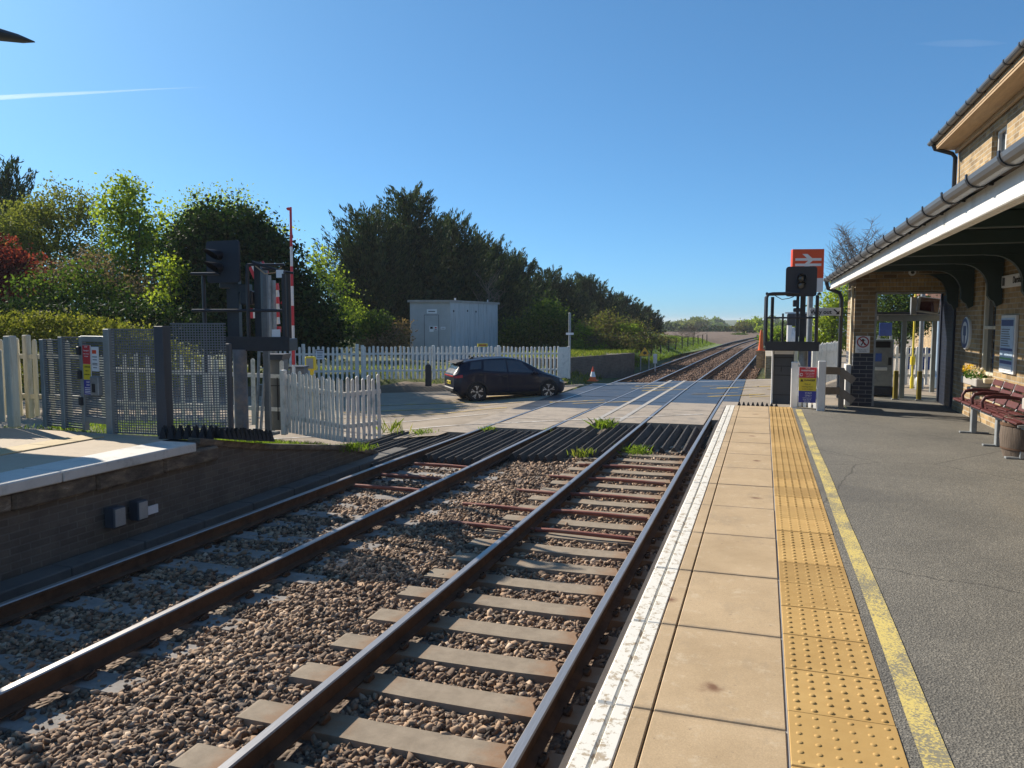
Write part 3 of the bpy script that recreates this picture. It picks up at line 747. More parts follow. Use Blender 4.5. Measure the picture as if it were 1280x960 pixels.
df = np.array([(r * seg + j, r * seg + (j + 1) % seg, (r + 1) * seg + (j + 1) % seg, (r + 1) * seg + j) for r in range(3) for j in range(seg)])
npmesh('tactile_domes', dv.reshape(-1, 3), (df[None] + (np.arange(len(ctr)) * m_)[:, None, None]).reshape(-1, 4), M['tactile'], tp, smooth=True)['kind'] = 'structure'
cap_f = np.stack([3 * seg + np.arange(seg)], 0); npmesh('tactile_dome_tops', dv.reshape(-1, 3), (cap_f[None] + (np.arange(len(ctr)) * m_)[:, None, None]).reshape(-1, seg), M['tactile'], tp, smooth=True)['kind'] = 'structure'
b = MB(); ys_ = np.arange(1.2, YE, .4)
for a, c in zip(ys_[:-1], ys_[1:]):
    w = lambda q: .572 + .004 * math.sin(q * 1.7); b.quad((w(a), a, .004), (w(a) + .10, a, .004), (w(c) + .10, c, .004), (w(c), c, .004))
yl = b.build('yellow_line', M['plat_yellow'], flipfix=False); yl['kind'] = 'structure'
# spiky rubber guard across the platform end
def spikes(name, label, pts, n, rows, w, h, seed):
    rnd = random.Random(seed); b = MB(); pts = [Vector(x) for x in pts]; tot = sum((y - x).length for x, y in zip(pts[:-1], pts[1:]))
    for p, q in zip(pts[:-1], pts[1:]):
        d = q - p; s = Vector((-d.y, d.x, 0)).normalized(); m = max(1, round(n * d.length / tot))
        for i in range(m):
            for j in range(rows):
                c = p + d * ((i + .5) / m) + s * (w * (j - (rows - 1) / 2)); a = d.length / m * .5
                hh = h * rnd.uniform(.85, 1.05); ax = d.normalized(); n0 = len(b.v)
                for u, v_ in ((-1, -1), (1, -1), (1, 1), (-1, 1)): b.v.append(tuple(c + ax * u * a * .98 + s * v_ * w * .48))
                for u, v_ in ((-1, -1), (1, -1), (1, 1), (-1, 1)): b.v.append(tuple(c + ax * u * a * .18 + s * v_ * w * .10 + Vector((0, 0, hh))))
                for k_ in range(4): b.face((n0 + k_, n0 + (k_ + 1) % 4, n0 + 4 + (k_ + 1) % 4, n0 + 4 + k_))
                b.face([n0 + 4 + k_ for k_ in range(4)])
    o = b.build(name, M['rubber']); return tag(o, label, 'rubber guard')
spikes('spiked_rubber_mat', 'small row of black rubber spikes at the end of the white-edged platform', [(-.45, 15.02, -.06), (.30, 15.02, -.06)], 9, 3, .12, .10, 1)

# ------------------------------------------------------------------ far platform with its ramp
M['lslab'] = mat('far_platform_paving', (.47, .39, .29), .9, .15, 2, .3, 120, .003, dirt=(.30, .25, .19), dirt_amt=.3)
t = NT('far_platform_tactile'); P = t.pos()
t.link(t.ramp(t.noise(P, 3, 5), [(.3, (.46, .36, .20)), (.7, (.56, .45, .27))]), t.p.inputs['Base Color']); t.p.inputs['Roughness'].default_value = .85; M['ltact'] = t.m
M['lwall'] = brick_mat('far_platform_wall', (.14, .12, .10), (.10, .088, .076), (.16, .145, .13), bump=.8)
t = NT('rough_corbel_stone'); P = t.pos(); n = t.noise(t.scalevec(P, (1, .7, 1.6)), 4.5, 10, .75)
t.link(t.ramp(n, [(.3, (.05, .042, .034)), (.48, (.14, .11, .08)), (.60, (.25, .19, .13)), (.70, (.50, .47, .42))]), t.p.inputs['Base Color']); t.p.inputs['Roughness'].default_value = .95; t.bump(n, .9, .05); M['corbel'] = t.m
M['lcoping'] = mat('far_platform_coping', (.62, .60, .55), .8, .15, 4, .3, 80, .003, dirt=(.25, .23, .2), dirt_amt=.4)
b = MB(); b.box((-12.1, 2.6, -.66), (10.2, 11.2, 1.28)); lb = b.build('far_platform_wall', M['lwall']); lb['kind'] = 'structure'
b = MB()
for k in range(8): b.box((-6.97, 1.0 + k * 1.0, -.21 + random.uniform(-.01, .01)), (.14, .992, .2), bev=.03)
b.build('corbel_course', M['corbel'], lb)['kind'] = 'structure'
b = MB(); ye = 8.0
for k in range(5): b.box((-7.13, ye - .99 - 1.98 * k, -.05), (.56, 1.97, .115), bev=.012)
b.build('far_platform_coping', M['lcoping'], lb)['kind'] = 'structure'
b = MB(); b.quad((-16, -2.9, .004), (-7.412, -2.9, .004), (-7.412, 8.3, .004), (-16, 8.3, .004)); b.build('far_platform_paving', M['lslab'], lb, flipfix=False)['kind'] = 'structure'
b = MB()
for k in range(26): b.box((-8.55, 8.0 - .2 - .4 * k, .012), (.4, .392, .016), bev=.004)
b.build('far_platform_tactile', M['ltact'], lb)['kind'] = 'structure'
# ramp: wall slopes down to the crossing
b = MB(); prof = [(8.19, .0), (8.66, -.10), (9.54, -.28), (11.97, -.68), (13.0, -.93)]
for (y0, z0), (y1, z1) in zip(prof[:-1], prof[1:]):
    for xa, xb in ((-9.0, -6.995),):
        n0 = len(b.v); b.v += [(xa, y0, -1.3), (xb, y0, -1.3), (xb, y0, z0), (xa, y0, z0), (xa, y1, -1.3), (xb, y1, -1.3), (xb, y1, z1), (xa, y1, z1)]
        for q in ((1, 5, 6, 2), (2, 6, 7, 3), (0, 3, 7, 4)): b.face([n0 + i for i in q])
rp = b.build('platform_ramp', M['lwall'], flipfix=False); rp['kind'] = 'structure'
b = MB()
for (y0, z0), (y1, z1) in zip(prof[:-1], prof[1:]):
    b.beam((-7.06, y0, z0 - .01), (-7.06, y1, z1 - .01), .20, .09, bev=.01)
b.build('ramp_coping', M['corbel'], rp)['kind'] = 'structure'
# concrete cable trough along the foot of the wall
b = MB(); yy = np.arange(1, 13, .98)
for a in yy: b.box((-6.80, a + .49, -1.02), (.30, .97, .14), bev=.012)
o = b.build('cable_trough', mat('grimy_concrete', (.13, .12, .108), .9, .3, 4, .4, 60, dirt=(.06, .055, .05), dirt_amt=.5)); tag(o, 'long concrete cable trough at the foot of the far platform wall', 'cable trough')
for i, (y, z, w, h) in enumerate([(6.70, -.64, .17, .23), (7.04, -.64, .15, .23)]):
    b = MB(); b.box((-6.89, y, z), (.14, w, h), bev=.01)
    o = b.build('junction_box', M['slate'])
    b = MB(); b.box((-6.815, y, z), (.012, w * .86, h * .86), bev=.004); b.build('box_lid', M['concrete'], o)
    tag(o, ['grey metal box on the dark platform wall, the one nearer the camera', 'grey metal box on the dark platform wall, next to the small white plate'][i], 'junction box', 'boxes on the far platform wall')
b = MB(); b.box((-6.93, 7.30, -.70), (.02, .16, .10)); tag(b.build('wall_plate', M['white_sign']), 'small white plate on the dark wall beside the grey boxes', 'plate')
# ------------------------------------------------------------------ station building
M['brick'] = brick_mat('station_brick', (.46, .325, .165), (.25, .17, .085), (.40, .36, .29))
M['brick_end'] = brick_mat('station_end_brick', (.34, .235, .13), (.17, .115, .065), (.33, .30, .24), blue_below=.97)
M['roof_tile'] = mat('roof_tile', (.10, .085, .08), .8, .25, 7, .5, 20, .02)
M['cream'] = mat('cream_stone', (.62, .54, .38), .8, .12, 4, .2, 60)
st = thing('station_building', 'yellow brick station building with white-edged canopy and black gutters beside the platform', 'station', (3.2, 15.4, 0))
WX, Y0, Y1 = 3.22, 15.35, 16.6
b = MB()                                              # end wall round the doorway
b.box(((1.57 + 1.91) / 2, (Y0 + Y1) / 2, 1.25), (.34, Y1 - Y0, 2.5)); b.box(((1.913 + 3.30) / 2, (Y0 + Y1) / 2, 2.29), (1.38, Y1 - Y0 - .006, .42))
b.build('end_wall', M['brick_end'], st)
b = MB()                                              # long wall with its window opening
def wallbox(y0, y1, z0, z1): b.box((WX + .16, (y0 + y1) / 2, (z0 + z1) / 2), (.32, y1 - y0, z1 - z0))
wallbox(13.72, Y1 - .002, -.02, 2.9); wallbox(13.72, 15.8, 2.902, 4.58); wallbox(12.92, 13.716, -.02, .72); wallbox(12.92, 13.716, 2.2, 3.94); wallbox(1.5, 12.916, -.02, 3.94)
wallbox(13.60, 13.716, 3.944, 4.58); wallbox(1.5, 12.84, 3.944, 4.58); wallbox(12.84, 13.60, 4.42, 4.58)
b.box((6.3, 15.64, 2.3), (6.0 - .32, .32, 4.6)); b.build('wall', M['brick'], st)
b = MB(); b.prism([(WX + .32, 4.6), (9.2, 4.6), (6.2, 6.6)], (0, 15.48, 0), (1, 0, 0), (0, 0, 1), (0, .32, 0)); b.build('gable', M['brick'], st)
b = MB()
b.prism([(2.80, 4.78), (2.80, 4.84), (6.3, 7.1), (6.3, 7.02)], (0, 1.5, 0), (1, 0, 0), (0, 0, 1), (0, 14.4, 0)); b.build('roof', M['roof_tile'], st)
b = MB(); b.box((3.03, 8.65, 4.62), (.38, 14.3, .03)); b.build('soffit', M['tan_wood'], st)
b = MB(); b.box((2.845, 8.65, 4.71), (.03, 14.32, .15), bev=.004); b.box((3.18, 8.65, 4.57), (.05, 14.2, .08), bev=.01); b.box((3.03, 15.825, 4.70), (.40, .03, .15)); b.build('eaves_board', M['tan_wood'], st)
def gutter(name, x, z, y0, y1, r, sp):
    b = MB(); pr = [(r * math.cos(a), r * math.sin(a)) for a in np.linspace(PI, 2 * PI, 9)] + [(r * .88 * math.cos(a), r * .88 * math.sin(a)) for a in np.linspace(2 * PI, PI, 9)]
    b.prism(pr, (x, y0, z), (1, 0, 0), (0, 0, 1), (0, y1 - y0, 0)); g_ = b.build(name, M['gutter'], st)
    b = MB(); y = y1 - .35
    while y > y0:
        b.prism([(1.12 * r * math.cos(a), 1.12 * r * math.sin(a)) for a in np.linspace(PI * .93, PI * 2.07, 9)] + [(r * .98 * math.cos(a), r * .98 * math.sin(a)) for a in np.linspace(PI * 2.07, PI * .93, 9)], (x, y, z), (1, 0, 0), (0, 0, 1), (0, .035, 0))
        b.box((x + r + .06, y + .017, z - .03), (.14, .03, .05)); y -= sp
    b.split('gutter_bracket', M['black'], g_); return g_
gutter('gutter', 2.78, 4.76, 1.5, 15.85, .055, .62)
gutter('canopy_gutter', 1.17, 2.395, 1.5, 16.75, .062, .66)
b = MB()                                              # downpipes
b.tube([(2.79, 15.66, 4.70), (2.82, 15.66, 4.62), (3.10, 15.66, 4.52), (3.15, 15.66, 4.45), (3.15, 15.66, 2.75)], .036, 10)
b.tube([(1.17, 16.70, 2.34), (1.20, 16.70, 2.22), (1.42, 16.70, 2.12), (1.46, 16.69, 2.0), (1.46, 16.69, .02)], .04, 10)
b.split('downpipe', M['black'], st, smooth='auto')
# canopy
b = MB(); b.box((1.262, 9.1, 2.275), (.028, 15.1, .16), bev=.003); b.box((1.30, 9.1, 2.212), (.05, 15.08, .04), bev=.012); b.box((1.246, 9.1, 2.205), (.02, 15.1, .028), bev=.006); b.build('canopy_fascia', M['white_paint'], st)
b = MB(); b.prism([(1.22, 2.42), (1.22, 2.45), (3.20, 2.92), (3.20, 2.88)], (0, 1.5, 0), (1, 0, 0), (0, 0, 1), (0, 15.2, 0)); b.build('canopy_roof', M['roof_tile'], st)
b = MB(); n = 13
for k in range(n): b.box((1.34 + (k + .5) * 1.86 / n, 9.1, 2.545), (1.86 / n - .006, 15.0, .02))
b.build('canopy_ceiling', M['green_dark'], st)
b = MB()
for y in (14.2, 12.62, 11.05, 9.48, 7.9, 6.3, 4.7, 3.1): b.box((2.26, y, 2.455), (1.9, .09, .15), bev=.008)
b.box((2.26, 15.28, 2.49), (1.9, .06, .10)); b.split('canopy_beam', M['green_dark'], st)
for y in (15.22, 14.2, 12.62, 11.05, 9.48):
    b = MB(); arc = [(2.66 + .36 * math.sin(a), 2.375 - .36 * (1 - math.cos(a))) for a in np.linspace(0, PI / 2, 9)]
    prof = [(2.60, 2.378)] + arc[1:] + [(3.02, 1.92), (3.06, 1.86), (3.10, 1.84), (3.13, 1.76), (3.20, 1.80), (3.20, 2.378)]
    b.prism(prof, (0, y - .045, 0), (1, 0, 0), (0, 0, 1), (0, .09, 0)); b.build('canopy_bracket', M['green_dark'], st)
# window of the long wall
wn = MB(); wn.box((WX + .10, 13.318, 1.46), (.06, .79, 1.47)); 
w_ = MB()
for y in (12.95, 13.69): w_.box((WX + .07, y, 1.46), (.07, .055, 1.48), bev=.006)
for z in (.75, 1.46, 2.175): w_.box((WX + .073, 13.32, z), (.065, .70, .05), bev=.006)
wf = w_.build('window', M['cream_board'], st); p_ = MB(); p_.box((WX + .10, 13.32, 1.46), (.02, .72, 1.42)); p_.build('pane', M['glass'], wf)
b = MB(); b.box((WX - .02, 13.32, .68), (.22, 1.0, .07), bev=.01); b.build('sill', M['cream'], wf)
w_ = MB()
for y in (12.87, 13.57): w_.box((WX + .11, y, 4.18), (.07, .05, .46), bev=.006)
for z in (3.97, 4.395): w_.box((WX + .113, 13.22, z), (.065, .68, .05), bev=.006)
w_.box((WX + .113, 13.22, 4.18), (.05, .04, .40))
wf = w_.build('window', M['white_paint'], st); p_ = MB(); p_.box((WX + .13, 13.22, 4.18), (.02, .68, .42)); p_.build('pane', M['glass'], wf)
b = MB(); b.box((3.245, 15.98, 1.02), (.05, 1.22, 2.04)); 
dr = b.build('door', M['navy'], st); b = MB(); b.box((3.215, 15.46, 1.05), (.05, .07, 2.06), bev=.005); b.box((3.215, 16.52, 1.05), (.05, .07, 2.06), bev=.005); b.build('door_frame', M['navy'], dr)
b = MB()                                              # arch of brick headers over the opening, framed opening edge
for k in range(22): b.box((1.98 + k * .056 + .01, Y0 - .004, 2.20 + .0), (.046, .02, .22), Matrix.Rotation((k - 10.5) * .012, 3, 'Y'))
b.build('lintel', M['brick'], st)
b = MB(); b.box((1.925, Y0 + .02, 1.03), (.03, .08, 2.05)); b.box((2.58, Y0 + .02, 2.062), (1.30, .08, .025)); b.build('opening_trim', M['galv'], st)
b = MB(); b.box((1.60 - .055, Y0 + .25, 1.1), (.03, .16, 2.2)); b.build('pilaster', M['cream'], st)
b = MB(); b.box((1.505, Y0 + .20, .38), (.10, .34, .76), bev=.01); b.build('plinth', M['white_paint'], st)
b = MB(); b.lathe([(.055, 0), (.06, .02), (.055, .09), (.03, .10)], (2.48, Y0 - .10, 2.42), (0, 1, 0), 16); cc_ = b.build('security_camera', M['white_sign'], None, smooth='auto')
b = MB(); b.lathe([(.03, 0), (.03, .006)], (2.48, Y0 - .108, 2.42), (0, 1, 0), 16); b.build('lens', M['ink'], cc_); tag(cc_, 'small round white security camera above the brick doorway', 'camera')

# things on the long wall -------------------------------------------------
def wall_sign(name, label, cat, y0, y1, z0, z1, fm, depth=.04):
    b = MB(); b.box((WX - depth / 2 - .002, (y0 + y1) / 2, (z0 + z1) / 2), (depth, abs(y1 - y0), z1 - z0), bev=.006)
    return tag(b.build(name, fm), label, cat)
def onwall(parent, y0, y1, z0, z1, m, name='panel', d=.046):
    b = MB(); b.box((WX - d, (y0 + y1) / 2, (z0 + z1) / 2), (.006, abs(y1 - y0), z1 - z0)); return b.build(name, m, parent)
M['pblue'] = mat('poster_blue', (.025, .06, .21), .35, .15, 8); M['plight'] = mat('poster_pale_blue', (.42, .55, .70), .35, .12, 9); M['pgreen'] = mat('poster_green', (.12, .38, .14), .35, .15, 8)
ps = wall_sign('poster_frame', 'tall framed timetable poster in blue and white on the station wall', 'poster', 12.48, 11.82, .84, 1.64, M['white_paint'])
onwall(ps, 12.44, 11.86, .875, 1.60, M['plight']); onwall(ps, 12.42, 11.88, 1.49, 1.575, M['pblue'], 'header', .049); onwall(ps, 12.42, 11.88, 1.15, 1.185, M['pblue'], 'stripe', .049)
onwall(ps, 12.42, 11.88, 1.03, 1.055, M['pgreen'], 'stripe', .0492); onwall(ps, 12.42, 11.88, .97, 1.015, M['pblue'], 'stripe', .0494); onwall(ps, 12.42, 11.88, .88, .935, M['white_sign'], 'footer', .0496)
for i, z in enumerate(np.arange(1.215, 1.475, .032)):
    onwall(ps, 12.40, 12.40 - random.uniform(.3, .5), z, z + .010, M['slate'], 'print', .0498) if i < 8 else None
sg = wall_sign('station_name_sign', 'white station name board high on the brick wall under the canopy', 'sign', 12.56, 11.30, 2.02, 2.19, M['white_sign'])
text('Darsham', .125, (WX - .047, 11.79, 2.105), (0, -1, 0), (0, 0, 1), M['ink'], sg, bold=True)
onwall(sg, 12.50, 12.40, 2.05, 2.16, M['slate'], 'emblem')
rs = MB(); rs.lathe([(.27, 0), (.27, .035), (.25, .045)], (WX - .002, 14.5, 1.36), (-1, 0, 0), 32); rs = tag(rs.build('round_sign', M['white_sign'], smooth='auto'), 'round blue and white sign on the brick wall left of the window', 'sign')
b = MB(); b.lathe([(.25, .047), (.19, .047)], (WX - .002, 14.5, 1.36), (-1, 0, 0), 32, close=False); b.build('rim', M['pblue'], rs); b = MB(); b.box((WX - .05, 14.5, 1.40), (.006, .16, .16)); b.box((WX - .05, 14.5, 1.22), (.006, .05, .2)); b.build('emblem', M['pblue'], rs)
# flower trough on the sill
fb = thing('flower_box', 'stone window box full of yellow and white spring flowers', 'flower box', (WX - .12, 13.35, .60))
b = MB(); b.box((WX - .12, 13.35, .645), (.20, .92, .12), bev=.012); b.build('trough', M['concrete'], fb); b = MB(); b.box((WX - .06, 13.35, .50), (.13, .98, .05), bev=.008); b.build('ledge', M['concrete'], fb)
def blob_leaves(name, parent, c, rad, n, size, m):
    p = RNG.normal(size=(n, 3)); p /= np.linalg.norm(p, axis=1)[:, None]; p *= RNG.random((n, 1)) ** .4; p = p * np.array(rad) + np.array(c)
    return leaf_quads(name, p, size, m, parent)
def leaf_quads(name, p, size, m, parent=None, aspect=.6, updir=None, jit=1.):
    """one bent diamond leaf per point, random orientation (or biased to updir)"""
    n = len(p); a = RNG.normal(size=(n, 3)) * jit
    if updir is not None: a += np.asarray(updir)
    a /= np.linalg.norm(a, axis=1)[:, None]; b = np.cross(a, RNG.normal(size=(n, 3))); b /= np.linalg.norm(b, axis=1)[:, None] + 1e-9
    s = (size if np.ndim(size) else np.full(n, size)) * RNG.uniform(.6, 1.35, n); s = s[:, None]
    nrm = np.cross(a, b)
    v = np.stack([p - a * s * .5, p + b * s * aspect * .5 + nrm * s * .08, p + a * s * .5, p - b * s * aspect * .5 + nrm * s * .08], 1)
    f = np.arange(n * 4).reshape(n, 4)
    return npmesh(name, v.reshape(-1, 3), f, m, parent)
M['leaf_flower'] = leaf_mat('flower_leaves', [(.03, .09, .02), (.07, .16, .03), (.10, .2, .04)], .25)
M['petal_y'] = leaf_mat('yellow_petals', [(.75, .45, .02), (.85, .62, .05)], .2); M['petal_w'] = leaf_mat('white_petals', [(.75, .7, .65), (.8, .55, .3)], .2)
blob_leaves('foliage', fb, (WX - .14, 13.35, .74), (.12, .46, .09), 420, .05, M['leaf_flower']); blob_leaves('yellow_flowers', fb, (WX - .14, 13.68, .80), (.10, .14, .08), 150, .04, M['petal_y'])
blob_leaves('mixed_flowers', fb, (WX - .14, 13.2, .79), (.11, .34, .08), 150, .04, M['petal_w'])
# second trough just at the frame edge
fb2 = thing('flower_box', 'small leafy window box behind the bench back at the picture edge', 'flower box', (WX - .12, 10.3, .55)); b = MB(); b.box((WX - .12, 10.3, .56), (.2, .9, .14), bev=.012); b.build('trough', M['concrete'], fb2); blob_leaves('foliage', fb2, (WX - .14, 10.35, .66), (.11, .42, .08), 300, .05, M['leaf_flower'])

# bench ----------------------------------------------------------------
M['maroon'] = mat('maroon_slats', (.085, .016, .015), .5, .25, 6, .2, 40, .002, dirt=(.22, .10, .08), dirt_amt=.2)
bn = thing('bench', 'long platform bench with dark red slatted seat and grey metal legs', 'bench', (2.85, 11.3, 0))
YB0, YB1 = 9.55, 12.55
def seatline(t):  # side profile, t 0 front of seat .. 1 top of back
    pts = [(2.64, .44), (2.72, .452), (2.84, .425), (2.96, .415), (3.03, .45), (3.09, .55), (3.13, .66), (3.16, .76)]
    i = min(int(t * 7), 6); f = t * 7 - i; return (pts[i][0] * (1 - f) + pts[i + 1][0] * f, pts[i][1] * (1 - f) + pts[i + 1][1] * f)
for nm, ts in (('seat', [.03, .17, .31, .43]), ('backrest', [.62, .76, .90])):
    b = MB(); k = 6; w = (YB1 - YB0) / k
    for t_ in ts:
        p, q = seatline(t_ - .05), seatline(t_ + .06); d = Vector((q[0] - p[0], 0, q[1] - p[1])); x, y, dd = frame_z(d, (0, 1, 0))
        for i in range(k):
            yc = YB0 + w * (i + .5); c_ = ((p[0] + q[0]) / 2, yc, (p[1] + q[1]) / 2)
            ang_ = math.atan2(d.z, d.x); b.box(c_, (d.length * 1.0, w - .05, .026), Matrix.Rotation(-ang_, 3, 'Y'), bev=.006)
    b.build(nm, M['maroon'], bn)
b = MB()
for y in np.linspace(YB0, YB1, 7):
    b.tube([(*(lambda q: (q[0], y, q[1] - .025))(seatline(t_)),) for t_ in np.linspace(0, 1, 12)], .014, 8)
b.box((2.80, (YB0 + YB1) / 2, .375), (.06, YB1 - YB0, .05)); b.build('frame', M['galv'], bn, smooth='auto')
for y in (9.95, 10.9, 12.1):
    b = MB(); b.box((2.81, y, .19), (.07, .09, .37), bev=.006); b.box((2.82, y, .012), (.36, .07, .022), bev=.004); b.build('leg', M['galv'], bn)
for y in (11.1, 11.6, 12.1):
    b = MB(); b.tube([(2.67, y, .45), (2.66, y, .53), (2.69, y, .585), (2.78, y, .605), (2.94, y, .60), (3.10, y, .58)], [.02, .02, .024, .026, .026, .02], 10); b.build('armrest', M['maroon'], bn, smooth='auto')
# half barrel
br = thing('barrel_planter', 'weathered wooden half barrel standing beside the bench', 'planter', (2.87, 10.12, 0))
M['barrel'] = mat('barrel_wood', (.12, .088, .065), .85, .45, 9, .8, 9, .012, stretch=(4, 4, .3))
b = MB(); b.lathe([(.20, 0), (.235, .12), (.245, .24), (.235, .37), (.21, .46), (.185, .46), (.19, .40)], (2.87, 10.12, 0), seg=28); b.build('staves', M['barrel'], br, smooth='auto')
for z, r in ((.09, .231), (.36, .241)): b = MB(); b.lathe([(r, 0), (r + .004, .005), (r + .002, .035), (r - .004, .038)], (2.87, 10.12, z), seg=28, close=False); b.build('hoop', M['rust'], br, smooth='auto')
b = MB(); b.lathe([(.0, .0), (.19, .0)], (2.87, 10.12, .40), seg=20, close=False); b.build('soil', M['bark'], br, flipfix=False)

# no entry for pedestrians sign on the end wall
ne = MB(); ne.box((1.725, Y0 - .012, 1.135), (.235, .016, .31), bev=.004); ne = tag(ne.build('no_entry_sign', M['white_sign']), 'white sign with crossed-out walking figure on the brick pier', 'sign')
def ring_part(name, parent, c, r0, r1, m, off, seg=32):
    b = MB()
    for k in range(seg):
        a, e = 2 * PI * k / seg, 2 * PI * (k + 1) / seg
        P = lambda r, q: (c[0] + r * math.cos(q), c[1] - off, c[2] + r * math.sin(q))
        b.quad(P(r0, a), P(r1, a), P(r1, e), P(r0, e))
    return b.build(name, m, parent, flipfix=False)
M['sign_red'] = mat('sign_red', (.36, .02, .03), .45, .05)
ring_part('prohibition_ring', ne, (1.725, Y0 - .012, 1.18), .082, .103, M['sign_red'], .0100)
b = MB(); b.tube([(1.725, Y0 - .022, 1.252), (1.725, Y0 - .022, 1.253)], .016, 10)
b.beam((1.722, Y0 - .0215, 1.235), (1.73, Y0 - .0215, 1.175), .030, .003, up=(0, 1, 0)); b.beam((1.73, Y0 - .0215, 1.18), (1.695, Y0 - .0215, 1.115), .018, .003, up=(0, 1, 0)); b.beam((1.728, Y0 - .0215, 1.18), (1.765, Y0 - .0215, 1.12), .018, .003, up=(0, 1, 0))
b.beam((1.72, Y0 - .0215, 1.225), (1.685, Y0 - .0215, 1.19), .012, .003, up=(0, 1, 0)); b.beam((1.727, Y0 - .0215, 1.225), (1.762, Y0 - .0215, 1.205), .012, .003, up=(0, 1, 0)); b.build('walking_figure', M['ink'], ne)
b = MB(); b.beam((1.660, Y0 - .0235, 1.245), (1.790, Y0 - .0235, 1.115), .02, .002, up=(0, 1, 0)); b.build('prohibition_bar', M['sign_red'], ne)
text('Passengers must not', .021, (1.725, Y0 - .0215, 1.045), (1, 0, 0), (0, 0, 1), M['ink'], ne); text('cross the line', .024, (1.725, Y0 - .0215, 1.015), (1, 0, 0), (0, 0, 1), M['ink'], ne, bold=True)

# ------------------------------------------------------------------ through the doorway: kiosk, posts, car park
b = MB(); b.quad((.9, 15.55, -.03), (60, 15.55, -.03), (60, 75, -.03), (3.6, 75, -.03)) ; fc = b.build('forecourt', M['road'], flipfix=False); fc['kind'] = 'structure'
ks = thing('ticket_shelter', 'grey framed glass ticket shelter behind the doorway', 'shelter', (2.2, 17.6, 0))
b = MB()
for x, y in ((2.02, 17.3), (2.70, 17.3), (3.55, 17.3), (2.05, 18.9), (3.55, 18.9)): b.box((x, y, .82), (.09, .09, 1.64), bev=.006)
b.split('post', M['mesh_pale'], ks); b = MB(); b.box((2.80, 17.27, 1.62), (1.66, .10, .12), bev=.006); b.box((2.8, 18.9, 1.62), (1.6, .1, .12)); b.build('beam', M['mesh_pale'], ks)
b = MB(); b.box((2.8, 18.1, 1.72), (1.8, 1.9, .05)); b.build('roof', M['slate'], ks); b = MB(); b.box((2.05, 18.1, .85), (.012, 1.5, 1.4)); b.build('pane', M['clear'], ks)
b = MB(); b.box((2.10, 17.25, 1.63), (.22, .09, .08), bev=.004); b.build('white_cap', M['white_sign'], ks)
tm = thing('ticket_machine', 'grey ticket machine with a small blue screen inside the shelter', 'ticket machine', (2.35, 18.0, 0))
b = MB(); b.box((2.35, 18.0, .68), (.50, .45, 1.0), bev=.02); b.build('cabinet', M['galv'], tm); b = MB(); b.box((2.35, 18.0, .09), (.54, .5, .18), bev=.01); b.build('base', M['navy'], tm)
b = MB(); b.box((2.27, 17.765, .80), (.20, .02, .17)); b.build('screen', mat('screen_blue', (.03, .12, .5), .2, .1), tm); b = MB(); b.box((2.33, 17.755, .56), (.3, .05, .07), bev=.01); b.build('ticket_tray', M['white_sign'], tm)
b = MB(); b.box((2.35, 17.765, 1.07), (.36, .02, .13)); b.build('header', M['ink'], tm); b = MB(); b.box((2.53, 17.765, .72), (.06, .02, .16)); b.build('card_reader', M['ink'], tm)
for i, x in enumerate((2.52, 2.94)):
    b = MB(); b.box((x, 16.85, .28), (.085, .085, .60), bev=.01); o = b.build('bollard', mat('mustard_paint', (.24, .19, .025), .5, .1) if i == 0 else bpy.data.materials['mustard_paint']); b = MB(); b.box((x, 16.85, .012), (.13, .13, .02)); b.build('base_plate', M['galv'], o)
    tag(o, ['square mustard yellow bollard just beyond the doorway, in front of the ticket machine', 'square mustard yellow bollard just beyond the doorway, in front of the white fence'][i], 'bollard', 'mustard bollards at the doorway')
ds = thing('display_screen', 'dark tilted departure screen hanging behind the doorway', 'screen', (3.0, 17.0, 1.8))
b = MB(); rot = Matrix.Rotation(R(8), 3, 'Y') @ Matrix.Rotation(R(-12), 3, 'X'); b.box((3.05, 16.95, 1.87), (.40, .10, .30), rot, bev=.01); b.build('housing', M['mesh_pale'], ds)
b = MB(); b.box((3.07, 16.885, 1.875), (.33, .012, .26), rot); b.build('glass_front', glass_mat('screen_glass', (.035, .012, .016), .08), ds); b = MB(); b.box((2.80, 16.97, 1.86), (.10, .12, .34)); b.build('side_bracket', M['galv'], ds)
for nm, lb, ct, m, x, y, r, h in (('lamp_column', 'slim grey lamp column seen through the doorway', 'lamp post', M['galv'], 3.42, 19.6, .05, 3.2), ('sign_pole', 'thin yellow pole seen through the doorway', 'pole', M['yellow'], 3.30, 19.8, .022, 3.0), ('post', 'pale blue-grey square post seen through the doorway', 'post', M['plight'], 3.9, 20.2, .06, 1.75)):
    b = MB(); b.lathe([(r, 0), (r, h), (r * .6, h + .02)], (x, y, 0), seg=12); b.lathe([(r * 1.8, 0), (r * 1.8, .25), (r, .3)], (x, y, 0), seg=12); tag(b.build(nm, m, smooth='auto'), lb, ct)
b = MB(); b.lathe([(.05, 0), (.06, .1), (.05, .2)], (3.30, 19.8, .55), seg=12)
b.build('grit_bell', M['yellow'], bpy.data.objects['sign_pole'], smooth='auto')
bb = thing('blue_sign_board', 'blue notice board standing beyond the shelter', 'sign', (3.3, 22, 0)); b = MB(); b.box((3.0, 22, 1.35), (.30, .05, .34), bev=.01); b.build('panel', M['pblue'], bb); b = MB(); b.box((2.86, 22.04, .6), (.06, .05, 1.2)); b.box((3.14, 22.04, .6), (.06, .05, 1.2)); b.split('post', M['galv'], bb)
